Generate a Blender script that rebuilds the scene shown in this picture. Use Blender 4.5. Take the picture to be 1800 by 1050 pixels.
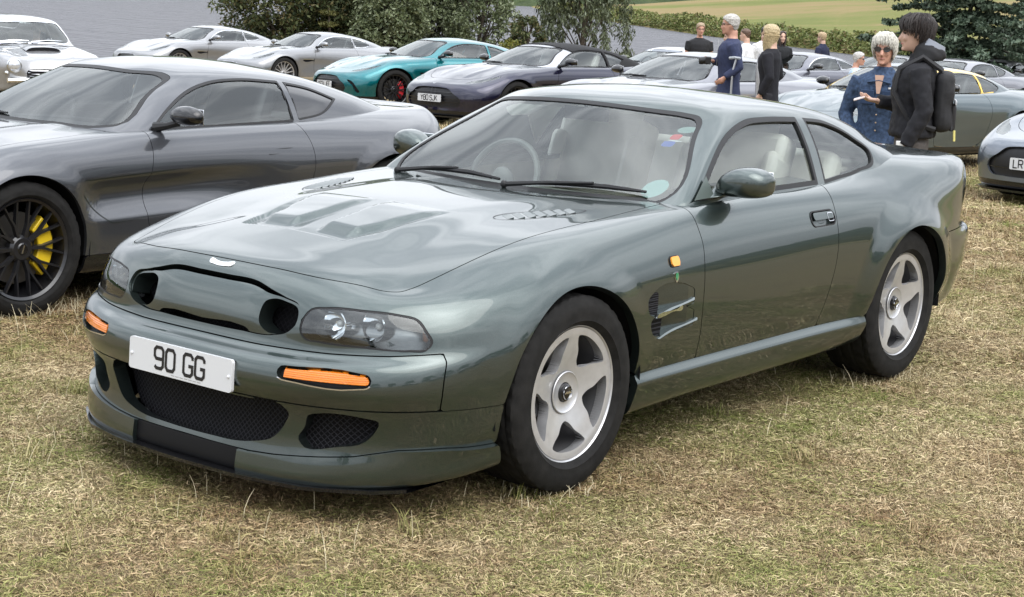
import bpy, math, random
import numpy as np
from mathutils import Vector, Matrix

for o in list(bpy.data.objects): bpy.data.objects.remove(o)
scene = bpy.context.scene
COL = scene.collection
rng = np.random.default_rng(7)
random.seed(7)

# ------------------------------------------------------------------ camera
CAM_POS = (4.66112, 4.29589, 1.74897)
yaw, pitch, roll, FPX = math.radians(218.0304), math.radians(10.5174), math.radians(2.4367), 2966.16/1800
fw = Vector((math.cos(yaw)*math.cos(pitch), math.sin(yaw)*math.cos(pitch), -math.sin(pitch)))
rt = fw.cross(Vector((0, 0, 1))).normalized(); up = rt.cross(fw)
r2 = math.cos(roll)*rt+math.sin(roll)*up; u2 = -math.sin(roll)*rt+math.cos(roll)*up
cam_data = bpy.data.cameras.new('camera'); cam = bpy.data.objects.new('camera', cam_data); COL.objects.link(cam)
cam_data.sensor_width = 36; cam_data.lens = FPX*36; cam_data.clip_start = .1; cam_data.clip_end = 3000
cam.matrix_world = Matrix(((r2.x, u2.x, -fw.x, CAM_POS[0]), (r2.y, u2.y, -fw.y, CAM_POS[1]), (r2.z, u2.z, -fw.z, CAM_POS[2]), (0, 0, 0, 1)))
scene.camera = cam
VIEW = Vector((math.cos(yaw), math.sin(yaw), 0)); SIDE = Vector((rt.x, rt.y, 0)).normalized()

# ------------------------------------------------------------------ sky, sun, exposure
SUN_EL, SUN_AZ = math.radians(52), math.radians(75)      # azimuth measured from +X towards +Y
world = bpy.data.worlds.new('World'); scene.world = world; world.use_nodes = True
wn = world.node_tree.nodes; wl = world.node_tree.links; wn.clear()
wo = wn.new('ShaderNodeOutputWorld'); bg = wn.new('ShaderNodeBackground'); bg.inputs['Strength'].default_value = .14
sky = wn.new('ShaderNodeTexSky'); sky.sky_type = 'NISHITA'; sky.sun_disc = False
sky.sun_elevation = SUN_EL; sky.sun_rotation = math.radians(90)-SUN_AZ
sky.air_density = 1.0; sky.dust_density = 4.0; sky.ozone_density = 1.0
hsv = wn.new('ShaderNodeHueSaturation'); hsv.inputs['Saturation'].default_value = .12
wl.new(sky.outputs[0], hsv.inputs['Color'])
tc = wn.new('ShaderNodeTexCoord'); mp = wn.new('ShaderNodeMapping'); mp.inputs['Scale'].default_value = (1, 1, 2.6)
wl.new(tc.outputs['Generated'], mp.inputs[0])
nz = wn.new('ShaderNodeTexNoise'); nz.inputs['Scale'].default_value = 2.3; nz.inputs['Detail'].default_value = 7; nz.inputs['Roughness'].default_value = .55; nz.inputs['Distortion'].default_value = .6
wl.new(mp.outputs[0], nz.inputs['Vector'])
cr = wn.new('ShaderNodeValToRGB'); cr.color_ramp.elements[0].position = .38; cr.color_ramp.elements[1].position = .62
cr.color_ramp.elements[0].color = (5.4, 5.8, 6.5, 1); cr.color_ramp.elements[1].color = (11.2, 11.6, 12.3, 1)
wl.new(nz.outputs['Fac'], cr.inputs[0])
mx = wn.new('ShaderNodeMixRGB'); mx.inputs[0].default_value = .8
wl.new(hsv.outputs[0], mx.inputs[1]); wl.new(cr.outputs[0], mx.inputs[2])
# overcast: the cloud deck is brightest overhead and about half as bright low down
sx = wn.new('ShaderNodeSeparateXYZ'); wl.new(tc.outputs['Generated'], sx.inputs[0])
gr = wn.new('ShaderNodeMapRange'); gr.inputs[1].default_value = 0; gr.inputs[2].default_value = 1; gr.inputs[3].default_value = .52; gr.inputs[4].default_value = 1.5; wl.new(sx.outputs['Z'], gr.inputs[0])
mg = wn.new('ShaderNodeMixRGB'); mg.blend_type = 'MULTIPLY'; mg.inputs[0].default_value = 1; wl.new(mx.outputs[0], mg.inputs[1]); wl.new(gr.outputs[0], mg.inputs[2])
wl.new(mg.outputs[0], bg.inputs['Color']); wl.new(bg.outputs[0], wo.inputs[0])
sun_d = bpy.data.lights.new('sun', 'SUN'); sun_d.energy = .8; sun_d.angle = math.radians(60); sun_d.color = (1, .96, .9)
sun = bpy.data.objects.new('sun', sun_d); COL.objects.link(sun)
sd = Vector((math.cos(SUN_EL)*math.cos(SUN_AZ), math.cos(SUN_EL)*math.sin(SUN_AZ), math.sin(SUN_EL)))
sun.rotation_euler = sd.to_track_quat('Z', 'Y').to_euler(); sun.location = (0, 0, 30)
vs = scene.view_settings; vs.view_transform = 'Standard'; vs.look = 'None'; vs.exposure = .78; vs.gamma = 1; vs.use_curve_mapping = False
scene.cycles.max_bounces = 10; scene.cycles.transparent_max_bounces = 16; scene.cycles.glossy_bounces = 5; scene.cycles.transmission_bounces = 8
scene.cycles.use_denoising = True; scene.cycles.caustics_reflective = False; scene.cycles.caustics_refractive = False; scene.cycles.sample_clamp_indirect = 6
# ------------------------------------------------------------------ surface helpers
def smoothstep(a, b, x):
    t = np.clip((x-a)/(b-a), 0, 1)
    return t*t*(3-2*t)

def hermite(P, T, n_per):
    """Catmull-Rom through rows P[m,k,3] at knots T[m,k]; n_per[i] samples in interval i."""
    m = len(P)
    D = np.empty_like(P)
    for i in range(m):
        if i == 0: D[0] = (P[1]-P[0])/(T[1]-T[0])[:, None]
        elif i == m-1: D[i] = (P[i]-P[i-1])/(T[i]-T[i-1])[:, None]
        else:
            h0 = (T[i]-T[i-1])[:, None]; h1 = (T[i+1]-T[i])[:, None]
            a = (P[i]-P[i-1])/h0; b = (P[i+1]-P[i])/h1
            D[i] = (a*h1+b*h0)/(h0+h1)
    out = []
    for i in range(m-1):
        h = (T[i+1]-T[i])[:, None]
        for k in range(n_per[i] + (1 if i == m-2 else 0)):
            t = k/n_per[i]
            out.append((2*t**3-3*t*t+1)*P[i]+(t**3-2*t*t+t)*h*D[i]+(-2*t**3+3*t*t)*P[i+1]+(t**3-t*t)*h*D[i+1])
    return np.array(out)

MIR = np.array([1., -1., 1.])

def loft(rows, res, smooth_u=6, smooth_v=2):
    """rows: [v][u] control points of one half (first and last station on y=0).
    Returns grid G[u,v,3], normals."""
    P = np.array(rows, float)                      # V,U,3
    Q = P.transpose(1, 0, 2)                       # U,V,3
    Q = np.concatenate([(Q[2:0:-1])*MIR, Q, (Q[-2:-4:-1])*MIR], 0)
    seg = np.linalg.norm(np.diff(Q, axis=0), axis=2)
    seg = np.sqrt(np.maximum(seg, 1e-4)).mean(1)
    T = np.concatenate([[0], np.cumsum(seg)])[:, None].repeat(Q.shape[1], 1)
    ln = np.linalg.norm(np.diff(Q, axis=0), axis=2).max(1)
    npr = [max(3, int(round(l/res))) for l in ln]
    A = hermite(Q, T, npr)
    s = sum(npr[:2]); e = len(A)-sum(npr[-2:])
    for _ in range(smooth_u):
        A[1:-1] = .25*A[:-2]+.5*A[1:-1]+.25*A[2:]
    A = A[s:e]
    A[0, :, 1] = 0; A[-1, :, 1] = 0
    B = A.transpose(1, 0, 2)                       # V,Ud,3
    B = np.concatenate([B, B[-2:-3:-1]*MIR], 0)
    sg = np.sqrt(np.maximum(np.linalg.norm(np.diff(B, axis=0), axis=2), 1e-3))
    T = np.concatenate([np.zeros((1, B.shape[1])), np.cumsum(sg, 0)], 0)
    nv = [max(3, int(round(l/res))) for l in np.linalg.norm(np.diff(B, axis=0), axis=2).max(1)]
    G = hermite(B, T, nv)
    for _ in range(smooth_v):
        G[1:-1] = .25*G[:-2]+.5*G[1:-1]+.25*G[2:]
    G = G[:len(G)-nv[-1]]
    G = G.transpose(1, 0, 2).copy()
    G[0, :, 1] = 0; G[-1, :, 1] = 0; G[:, -1, 1] = 0
    return G

def grid_normals(G):
    E = np.concatenate([G[1:2]*MIR, G, G[-2:-1]*MIR], 0)
    du = E[2:]-E[:-2]
    F = np.concatenate([G[:, :1]*2-G[:, 1:2], G, G[:, -2:-1]*MIR], 1)
    dv = F[:, 2:]-F[:, :-2]
    n = np.cross(du, dv)
    n[0, :, 1] = 0; n[-1, :, 1] = 0; n[:, -1, 1] = 0
    n /= np.maximum(np.linalg.norm(n, axis=2, keepdims=True), 1e-9)
    return n

class Surf:
    """dense quad surface: V, N, F (quads)"""
    def __init__(s, G, N=None):
        s.N = (grid_normals(G) if N is None else N).reshape(-1, 3)
        s.V = G.reshape(-1, 3)
        a, b = G.shape[:2]
        idx = np.arange(a*b).reshape(a, b)
        s.F = np.stack([idx[:-1, :-1], idx[1:, :-1], idx[1:, 1:], idx[:-1, 1:]], -1).reshape(-1, 4)

def clip(surf, d):
    """part of surf where d<0 -> V,N,faces(list),cut segments"""
    F = surf.F; neg = d < 0
    c = neg[F].sum(1)
    full = F[c == 4]; part = F[(c > 0) & (c < 4)]
    V = surf.V; N = surf.N
    faces = []; newv = []; newn = []; cache = {}; cuts = []
    base = len(V)
    dl = d
    for q in part.tolist():
        out = []; cr = []
        for i in range(4):
            a = q[i]; b = q[(i+1) % 4]
            if dl[a] < 0: out.append(a)
            if (dl[a] < 0) != (dl[b] < 0):
                k = (a, b) if a < b else (b, a)
                j = cache.get(k)
                if j is None:
                    t = dl[a]/(dl[a]-dl[b])
                    j = base+len(newv)
                    newv.append(V[a]+t*(V[b]-V[a]))
                    n = N[a]+t*(N[b]-N[a]); newn.append(n/np.linalg.norm(n))
                    cache[k] = j
                out.append(j); cr.append((j, dl[a] < 0))
        if len(out) >= 3: faces.append(out)
        if len(cr) == 2:
            # orient: exit (inside->outside) then enter
            a, b = (cr[0][0], cr[1][0]) if cr[0][1] else (cr[1][0], cr[0][0])
            cuts.append((a, b))
    if newv:
        V = np.concatenate([V, np.array(newv)]); N = np.concatenate([N, np.array(newn)])
    faces = full.tolist()+faces
    if not faces: return None
    used = np.zeros(len(V), bool)
    for f in faces: used[f] = True
    mp = np.cumsum(used)-1
    return V[used], N[used], [[int(mp[i]) for i in f] for f in faces], [(int(mp[a]), int(mp[b])) for a, b in cuts]

def merge(*ms):
    V = []; N = []; F = []; C = []; o = 0
    for m in ms:
        if m is None: continue
        V.append(m[0]); N.append(m[1]); F += [[i+o for i in f] for f in m[2]]
        C += [(a+o, b+o) for a, b in m[3]]; o += len(m[0])
    return np.concatenate(V), np.concatenate(N), F, C

def mirror(m):
    return m[0]*MIR, m[1]*MIR, [f[::-1] for f in m[2]], [(b, a) for a, b in m[3]]

def flange(m, depth=.012, direction=None, flare=0.):
    """turn the cut edges inwards so that a panel has thickness"""
    V, N, F, C = m
    if not C: return m
    nv = []; nn = []; nf = []; o = len(V)
    for a, b in C:
        pa, pb = V[a], V[b]
        na, nb = N[a], N[b]
        ia = -na*depth if direction is None else np.array(direction)*depth
        ib = -nb*depth if direction is None else np.array(direction)*depth
        e = pb-pa
        s = np.cross(e, na); l = np.linalg.norm(s); s = s/l if l > 1e-9 else na
        if flare: ia = ia+s*flare; ib = ib+s*flare
        k = o+len(nv)
        nv += [pa, pb, pb+ib, pa+ia]; nn += [s]*4
        nf.append([k+1, k, k+3, k+2])
    return np.concatenate([V, nv]), np.concatenate([N, nn]), F+nf, []

def offset(m, d):
    return m[0]+m[1]*d, m[1], m[2], m[3]

def spline2(pts, n=8, closed=True):
    """smooth closed 2D outline; a point given as (x,y,1) stays a sharp corner"""
    P = [np.array(p[:2], float) for p in pts]; sh = [len(p) > 2 for p in pts]
    m = len(P); out = []
    for i in range(m if closed else m-1):
        p0, p1, p2, p3 = P[(i-1) % m], P[i], P[(i+1) % m], P[(i+2) % m]
        d = np.linalg.norm(p2-p1)
        def tan(a, b, c):
            l0 = np.linalg.norm(b-a); l1 = np.linalg.norm(c-b)
            if l0 < 1e-9 or l1 < 1e-9: return np.zeros(2)
            u = ((b-a)/l0*l1+(c-b)/l1*l0)/(l0+l1)
            return u*d
        t1 = (p2-p1) if sh[i] or (not closed and i == 0) else tan(p0, p1, p2)
        t2 = (p2-p1) if sh[(i+1) % m] or (not closed and i == m-2) else tan(p1, p2, p3)
        for k in range(n):
            t = k/n
            out.append((2*t**3-3*t*t+1)*p1+(t**3-2*t*t+t)*t1+(-2*t**3+3*t*t)*p2+(t**3-t*t)*t2)
    if not closed: out.append(P[-1])
    return np.array(out)

def rrect(x0, x1, y0, y1, r, n=6):
    o = []
    for cx, cy, a in ((x1-r, y1-r, 0), (x0+r, y1-r, 90), (x0+r, y0+r, 180), (x1-r, y0+r, 270)):
        for k in range(n+1):
            t = math.radians(a+90*k/n); o.append((cx+r*math.cos(t), cy+r*math.sin(t)))
    return np.array(o)

def sd_poly(Q, poly, pad=.12):
    """signed distance of points Q[n,2] to polygon (negative inside)"""
    poly = np.asarray(poly, float)[:, :2]
    lo = poly.min(0)-pad; hi = poly.max(0)+pad
    near = ((Q > lo) & (Q < hi)).all(1)
    d = np.full(len(Q), pad)
    q = Q[near]
    if len(q) == 0: return d
    best = np.full(len(q), 1e9); ins = np.zeros(len(q), bool)
    a = poly; b = np.roll(poly, -1, 0)
    for i in range(len(a)):
        e = b[i]-a[i]; w = q-a[i]
        l2 = e@e
        if l2 < 1e-14: continue
        t = np.clip((w@e)/l2, 0, 1)
        r = w-t[:, None]*e
        best = np.minimum(best, (r*r).sum(1))
        c = ((a[i, 1] <= q[:, 1]) != (b[i, 1] <= q[:, 1]))
        with np.errstate(divide='ignore', invalid='ignore'):
            xi = a[i, 0]+(q[:, 1]-a[i, 1])/(b[i, 1]-a[i, 1])*e[0]
        ins ^= c & (q[:, 0] < xi)
    s = np.sqrt(best); s[ins] *= -1
    d[near] = s
    return d

def region(surf, poly, axes, cond=None):
    d = sd_poly(surf.V[:, axes], poly)
    if cond is not None: d = np.where(cond(surf.V), d, .12)
    return d

class Bare: pass
def refine(surf, mask, k=4):
    """sub-surface of the faces touching mask, each split k x k, for fine trim work"""
    F = surf.F[mask[surf.F].any(1)]
    t = np.linspace(0, 1, k+1); A, B = np.meshgrid(t, t, indexing='ij'); w = np.stack([(1-A)*(1-B), A*(1-B), A*B, (1-A)*B], -1).reshape(-1, 4)
    o = Bare(); o.V = np.einsum('pc,fcd->fpd', w, surf.V[F]).reshape(-1, 3)
    n = np.einsum('pc,fcd->fpd', w, surf.N[F]).reshape(-1, 3); o.N = n/np.linalg.norm(n, axis=1)[:, None]
    idx = np.arange((k+1)**2).reshape(k+1, k+1); q = np.stack([idx[:-1, :-1], idx[1:, :-1], idx[1:, 1:], idx[:-1, 1:]], -1).reshape(-1, 4)
    o.F = (q[None]+np.arange(len(F))[:, None, None]*(k+1)**2).reshape(-1, 4)
    # weld
    key = np.round(o.V/2e-5).astype(np.int64); _, first, inv = np.unique(key, axis=0, return_index=True, return_inverse=True)
    o.V = o.V[first]; o.N = o.N[first]; o.F = inv.reshape(-1)[o.F]
    return o

def renorm(m, s=1.):
    """vertex normals recomputed from the moved surface"""
    V, N, F, C = m; n = np.zeros_like(V)
    for f in F:
        a, b, c = V[f[0]], V[f[1]], V[f[2]]; q = np.cross(b-a, c-a)
        for i in f: n[i] += q
    l = np.linalg.norm(n, axis=1); ok = l > 1e-12; n[ok] /= l[ok][:, None]; n[~ok] = N[~ok]
    return V, n, F, C
# ------------------------------------------------------------------ lie of the land: the field falls gently towards the lake
def field_z(x, y):
    s = (np.asarray(x)-CAM_POS[0])*VIEW[0]+(np.asarray(y)-CAM_POS[1])*VIEW[1]
    t = (s-12.)/3.
    return -.027*3.*np.log1p(np.exp(np.clip(t, -40, 40)))
# ------------------------------------------------------------------ materials
MATS = {}
def mat(name, color=(.5, .5, .5), rough=.5, metal=0., coat=0., spec=.5, coat_rough=.02, emit=None, noise=None, bump=None, alpha=None, trans=0., ior=1.45, sheen=0.):
    """noise=(scale, amount): value mottling; bump=(scale, strength, distance)"""
    if name in MATS: return MATS[name]
    m = bpy.data.materials.new(name); m.use_nodes = True
    n = m.node_tree.nodes; l = m.node_tree.links
    b = n['Principled BSDF']
    b.inputs['Base Color'].default_value = (*color, 1)
    b.inputs['Roughness'].default_value = rough; b.inputs['Metallic'].default_value = metal
    b.inputs['Coat Weight'].default_value = coat; b.inputs['Coat Roughness'].default_value = coat_rough
    b.inputs['Specular IOR Level'].default_value = spec; b.inputs['IOR'].default_value = ior
    b.inputs['Transmission Weight'].default_value = trans
    if sheen: b.inputs['Sheen Weight'].default_value = sheen
    if alpha is not None: b.inputs['Alpha'].default_value = alpha
    t = n.new('ShaderNodeTexCoord')
    if noise:
        z = n.new('ShaderNodeTexNoise'); z.inputs['Scale'].default_value = noise[0]; z.inputs['Detail'].default_value = 4
        l.new(t.outputs['Object'], z.inputs['Vector'])
        r = n.new('ShaderNodeMapRange'); r.inputs[1].default_value = .3; r.inputs[2].default_value = .7
        r.inputs[3].default_value = 1-noise[1]; r.inputs[4].default_value = 1+noise[1]
        l.new(z.outputs['Fac'], r.inputs[0])
        h = n.new('ShaderNodeHueSaturation'); h.inputs['Color'].default_value = (*color, 1)
        l.new(r.outputs[0], h.inputs['Value']); l.new(h.outputs[0], b.inputs['Base Color'])
    if bump:
        z = n.new('ShaderNodeTexNoise'); z.inputs['Scale'].default_value = bump[0]; z.inputs['Detail'].default_value = 3
        l.new(t.outputs['Object'], z.inputs['Vector'])
        u = n.new('ShaderNodeBump'); u.inputs['Strength'].default_value = bump[1]; u.inputs['Distance'].default_value = bump[2]
        l.new(z.outputs['Fac'], u.inputs['Height']); l.new(u.outputs[0], b.inputs['Normal'])
    MATS[name] = m
    return m

def paint(name, color, metal=.75, rough=.32, dirt=.05):
    """car paint: metallic flake under clear coat with a film of dust"""
    if name in MATS: return MATS[name]
    m = mat(name, color, rough, metal, coat=1., coat_rough=.02)
    m.node_tree.nodes['Principled BSDF'].inputs['Coat IOR'].default_value = 1.64
    m.node_tree.nodes['Principled BSDF'].inputs['Specular Tint'].default_value = (.70, .72, .72, 1)
    n = m.node_tree.nodes; l = m.node_tree.links; b = n['Principled BSDF']
    t = n.new('ShaderNodeTexCoord')
    z = n.new('ShaderNodeTexNoise'); z.inputs['Scale'].default_value = 900; z.inputs['Detail'].default_value = 1
    l.new(t.outputs['Object'], z.inputs['Vector'])
    h = n.new('ShaderNodeHueSaturation'); h.inputs['Color'].default_value = (*color, 1)
    r = n.new('ShaderNodeMapRange'); r.inputs[1].default_value = .3; r.inputs[2].default_value = .7; r.inputs[3].default_value = .75; r.inputs[4].default_value = 1.25
    l.new(z.outputs['Fac'], r.inputs[0]); l.new(r.outputs[0], h.inputs['Value']); l.new(h.outputs[0], b.inputs['Base Color'])
    d = n.new('ShaderNodeTexNoise'); d.inputs['Scale'].default_value = 7; d.inputs['Detail'].default_value = 8
    l.new(t.outputs['Object'], d.inputs['Vector'])
    r2_ = n.new('ShaderNodeMapRange'); r2_.inputs[1].default_value = .35; r2_.inputs[2].default_value = .75; r2_.inputs[3].default_value = .004; r2_.inputs[4].default_value = .006+dirt*.4
    l.new(d.outputs['Fac'], r2_.inputs[0]); l.new(r2_.outputs[0], b.inputs['Coat Roughness'])
    return m

def glass(name, tint=(.75, .83, .8), ior=1.75, rough=0.):
    """thin car glass: tinted see-through with a fresnel mirror"""
    if name in MATS: return MATS[name]
    m = bpy.data.materials.new(name); m.use_nodes = True
    n = m.node_tree.nodes; l = m.node_tree.links; n.clear()
    o = n.new('ShaderNodeOutputMaterial'); mixs = n.new('ShaderNodeMixShader')
    tr = n.new('ShaderNodeBsdfTransparent'); tr.inputs[0].default_value = (*tint, 1)
    g = n.new('ShaderNodeBsdfGlossy'); g.inputs['Roughness'].default_value = rough; g.inputs['Color'].default_value = (.95, .98, .97, 1)
    f = n.new('ShaderNodeFresnel'); f.inputs['IOR'].default_value = ior
    ma = n.new('ShaderNodeMapRange'); ma.inputs[3].default_value = 0.0; ma.inputs[4].default_value = 1.0
    l.new(f.outputs[0], ma.inputs[0])
    l.new(ma.outputs[0], mixs.inputs[0]); l.new(tr.outputs[0], mixs.inputs[1]); l.new(g.outputs[0], mixs.inputs[2]); l.new(mixs.outputs[0], o.inputs[0])
    MATS[name] = m
    return m

def mesh_grille(name, scale=260., base=(.003, .003, .004), wire=(.03, .03, .035)):
    """fine woven black wire screen too small to build"""
    if name in MATS: return MATS[name]
    m = mat(name, base, .6, spec=.15)
    n = m.node_tree.nodes; l = m.node_tree.links; b = n['Principled BSDF']
    t = n.new('ShaderNodeTexCoord'); mp_ = n.new('ShaderNodeMapping'); mp_.inputs['Rotation'].default_value = (math.radians(45), 0, 0)
    l.new(t.outputs['Object'], mp_.inputs[0])
    sp = n.new('ShaderNodeSeparateXYZ'); l.new(mp_.outputs[0], sp.inputs[0])
    outs = []
    for ax in ('Y', 'Z'):
        a = n.new('ShaderNodeMath'); a.operation = 'MULTIPLY'; a.inputs[1].default_value = scale; l.new(sp.outputs[ax], a.inputs[0])
        c = n.new('ShaderNodeMath'); c.operation = 'SINE'; l.new(a.outputs[0], c.inputs[0]); outs.append(c)
    mxn = n.new('ShaderNodeMath'); mxn.operation = 'MAXIMUM'; l.new(outs[0].outputs[0], mxn.inputs[0]); l.new(outs[1].outputs[0], mxn.inputs[1])
    r = n.new('ShaderNodeMapRange'); r.inputs[1].default_value = .55; r.inputs[2].default_value = .9; l.new(mxn.outputs[0], r.inputs[0])
    mc = n.new('ShaderNodeMixRGB'); mc.inputs[1].default_value = (*base, 1); mc.inputs[2].default_value = (*wire, 1)
    l.new(r.outputs[0], mc.inputs[0]); l.new(mc.outputs[0], b.inputs['Base Color'])
    u = n.new('ShaderNodeBump'); u.inputs['Strength'].default_value = .8; u.inputs['Distance'].default_value = .003
    l.new(r.outputs[0], u.inputs['Height']); l.new(u.outputs[0], b.inputs['Normal'])
    return m

BLACK = mat('black_rubber', (.012, .012, .013), .55)
GLOSSBLACK = mat('gloss_black', (.006, .006, .007), .12, coat=.6)
DARK = mat('dark_cavity', (.004, .004, .005), .9)
CHROME = mat('chrome', (.75, .76, .78), .08, 1.)
ALLOY = mat('silver_alloy', (.56, .56, .57), .34, .55, coat=.3, noise=(30, .06))
TYRE = mat('tyre_rubber', (.011, .0105, .010), .8, spec=.3, noise=(25, .4), bump=(160, .25, .002))
STEEL = mat('brake_steel', (.10, .095, .09), .45, .8)
BARREL = mat('barrel_dark', (.13, .13, .135), .5, .6)
AMBER = mat('amber_lens', (.78, .21, .008), .15, coat=1.)
PLATE = mat('plate_white', (.62, .63, .645), .35, coat=.4)
INK = mat('plate_black', (.01, .01, .012), .4)
CREAM = mat('cream_leather', (.66, .63, .55), .45, noise=(8, .08), bump=(300, .1, .001))
DASH = mat('dash_green_grey', (.12, .14, .13), .6)
CARPET = mat('grey_carpet', (.10, .10, .095), .95)
DARKLEATHER = mat('dark_leather', (.025, .024, .026), .5)
CLEAR = glass('windscreen_glass', (.91, .97, .955), 1.85)
LENS = glass('headlamp_lens', (.86, .9, .9), 1.9)

# ------------------------------------------------------------------ object helpers
def link(o, parent=None):
    COL.objects.link(o)
    if parent is not None: o.parent = parent
    return o
def empty(name, loc=(0, 0, 0), rz=0., parent=None):
    o = bpy.data.objects.new(name, None); o.empty_display_size = .2
    o.location = loc; o.rotation_euler = (0, 0, rz)
    return link(o, parent)
def tag(o, label=None, cat=None, group=None, kind=None):
    if label: o['label'] = label
    if cat: o['category'] = cat
    if group: o['group'] = group
    if kind: o['kind'] = kind
    return o
def mesh_obj(name, V, F, material, parent=None, N=None, smooth=True):
    me = bpy.data.meshes.new(name)
    me.from_pydata([tuple(v) for v in np.asarray(V).tolist()], [], F)
    if material is not None: me.materials.append(material)
    if smooth or N is not None:
        me.polygons.foreach_set('use_smooth', [True]*len(me.polygons))
    if N is not None:
        me.normals_split_custom_set_from_vertices([tuple(n) for n in np.asarray(N).tolist()])
    me.update()
    return link(bpy.data.objects.new(name, me), parent)
def panel(name, m, material, parent):
    return mesh_obj(name, m[0], m[2], material, parent, N=m[1])
def copy_tree(o, parent=None):
    c = o.copy(); COL.objects.link(c); c.parent = parent
    for ch in list(o.children): copy_tree(ch, c)
    return c

class MB:
    """collects simple solids into one mesh"""
    def __init__(s): s.v = []; s.f = []
    def add(s, V, F):
        o = len(s.v); s.v += [tuple(map(float, p)) for p in V]; s.f += [[i+o for i in f] for f in F]; return s
    def box(s, c, d, rot=None, taper=1.):
        x, y, z = d[0]/2, d[1]/2, d[2]/2
        P = np.array([(-x, -y, -z), (x, -y, -z), (x, y, -z), (-x, y, -z), (-x*taper, -y*taper, z), (x*taper, -y*taper, z), (x*taper, y*taper, z), (-x*taper, y*taper, z)])
        if rot is not None: P = P@np.array(rot.to_3x3() if hasattr(rot, 'to_3x3') else rot).T
        return s.add(P+np.array(c), [[0, 3, 2, 1], [4, 5, 6, 7], [0, 1, 5, 4], [1, 2, 6, 5], [2, 3, 7, 6], [3, 0, 4, 7]])
    def tube(s, pts, r, n=8, cap=True):
        pts = [np.array(q, float) for q in pts]; m = len(pts)
        rs = r if hasattr(r, '__len__') else [r]*m
        V = []; ref = None
        for i in range(m):
            t = pts[min(i+1, m-1)]-pts[max(i-1, 0)]; t /= max(np.linalg.norm(t), 1e-9)
            a = np.array([0, 0, 1.]) if ref is None else ref
            if ref is None and abs(t[2]) > .9: a = np.array([1., 0, 0])
            b = np.cross(t, a); b /= max(np.linalg.norm(b), 1e-9); c = np.cross(b, t); ref = c
            for k in range(n):
                w = 2*math.pi*k/n
                V.append(pts[i]+rs[i]*(math.cos(w)*b+math.sin(w)*c))
        F = [[i*n+k, i*n+(k+1) % n, (i+1)*n+(k+1) % n, (i+1)*n+k] for i in range(m-1) for k in range(n)]
        if cap: F += [list(range(n))[::-1], [(m-1)*n+k for k in range(n)]]
        return s.add(V, F)
    def lathe(s, prof, n=48, axis='y', c=(0, 0, 0), closed=False):
        """prof: (radius, along-axis)"""
        V = []; m = len(prof)
        for k in range(n):
            w = 2*math.pi*k/n
            for r, a in prof:
                V.append((r*math.cos(w), a, r*math.sin(w)) if axis == 'y' else ((r*math.cos(w), r*math.sin(w), a) if axis == 'z' else (a, r*math.cos(w), r*math.sin(w))))
        F = []
        for k in range(n):
            k2 = (k+1) % n
            for i in range(m-1 if not closed else m):
                j = (i+1) % m
                F.append([k*m+i, k*m+j, k2*m+j, k2*m+i])
        return s.add(np.array(V)+np.array(c), F)
    def ball(s, c, r, n=12, m=8):
        V = []; F = []
        r = np.array(r if hasattr(r, '__len__') else (r, r, r))
        for i in range(m+1):
            t = math.pi*i/m
            for k in range(n):
                w = 2*math.pi*k/n; V.append(np.array(c)+r*np.array((math.sin(t)*math.cos(w), math.sin(t)*math.sin(w), math.cos(t))))
        for i in range(m):
            for k in range(n): F.append([i*n+k, (i+1)*n+k, (i+1)*n+(k+1) % n, i*n+(k+1) % n])
        return s.add(V, F)
    def build(s, name, material, parent=None, smooth=True, bevel=0., sub=0, angle=40):
        o = mesh_obj(name, s.v, s.f, material, parent, smooth=smooth)
        if bevel:
            b = o.modifiers.new('bevel', 'BEVEL'); b.width = bevel; b.segments = 2; b.limit_method = 'ANGLE'; b.angle_limit = math.radians(35)
        if sub:
            b = o.modifiers.new('sub', 'SUBSURF'); b.levels = sub; b.render_levels = sub
        if smooth and angle:
            try: o.data.set_sharp_from_angle(angle=math.radians(angle))
            except Exception: pass
        return o

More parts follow.
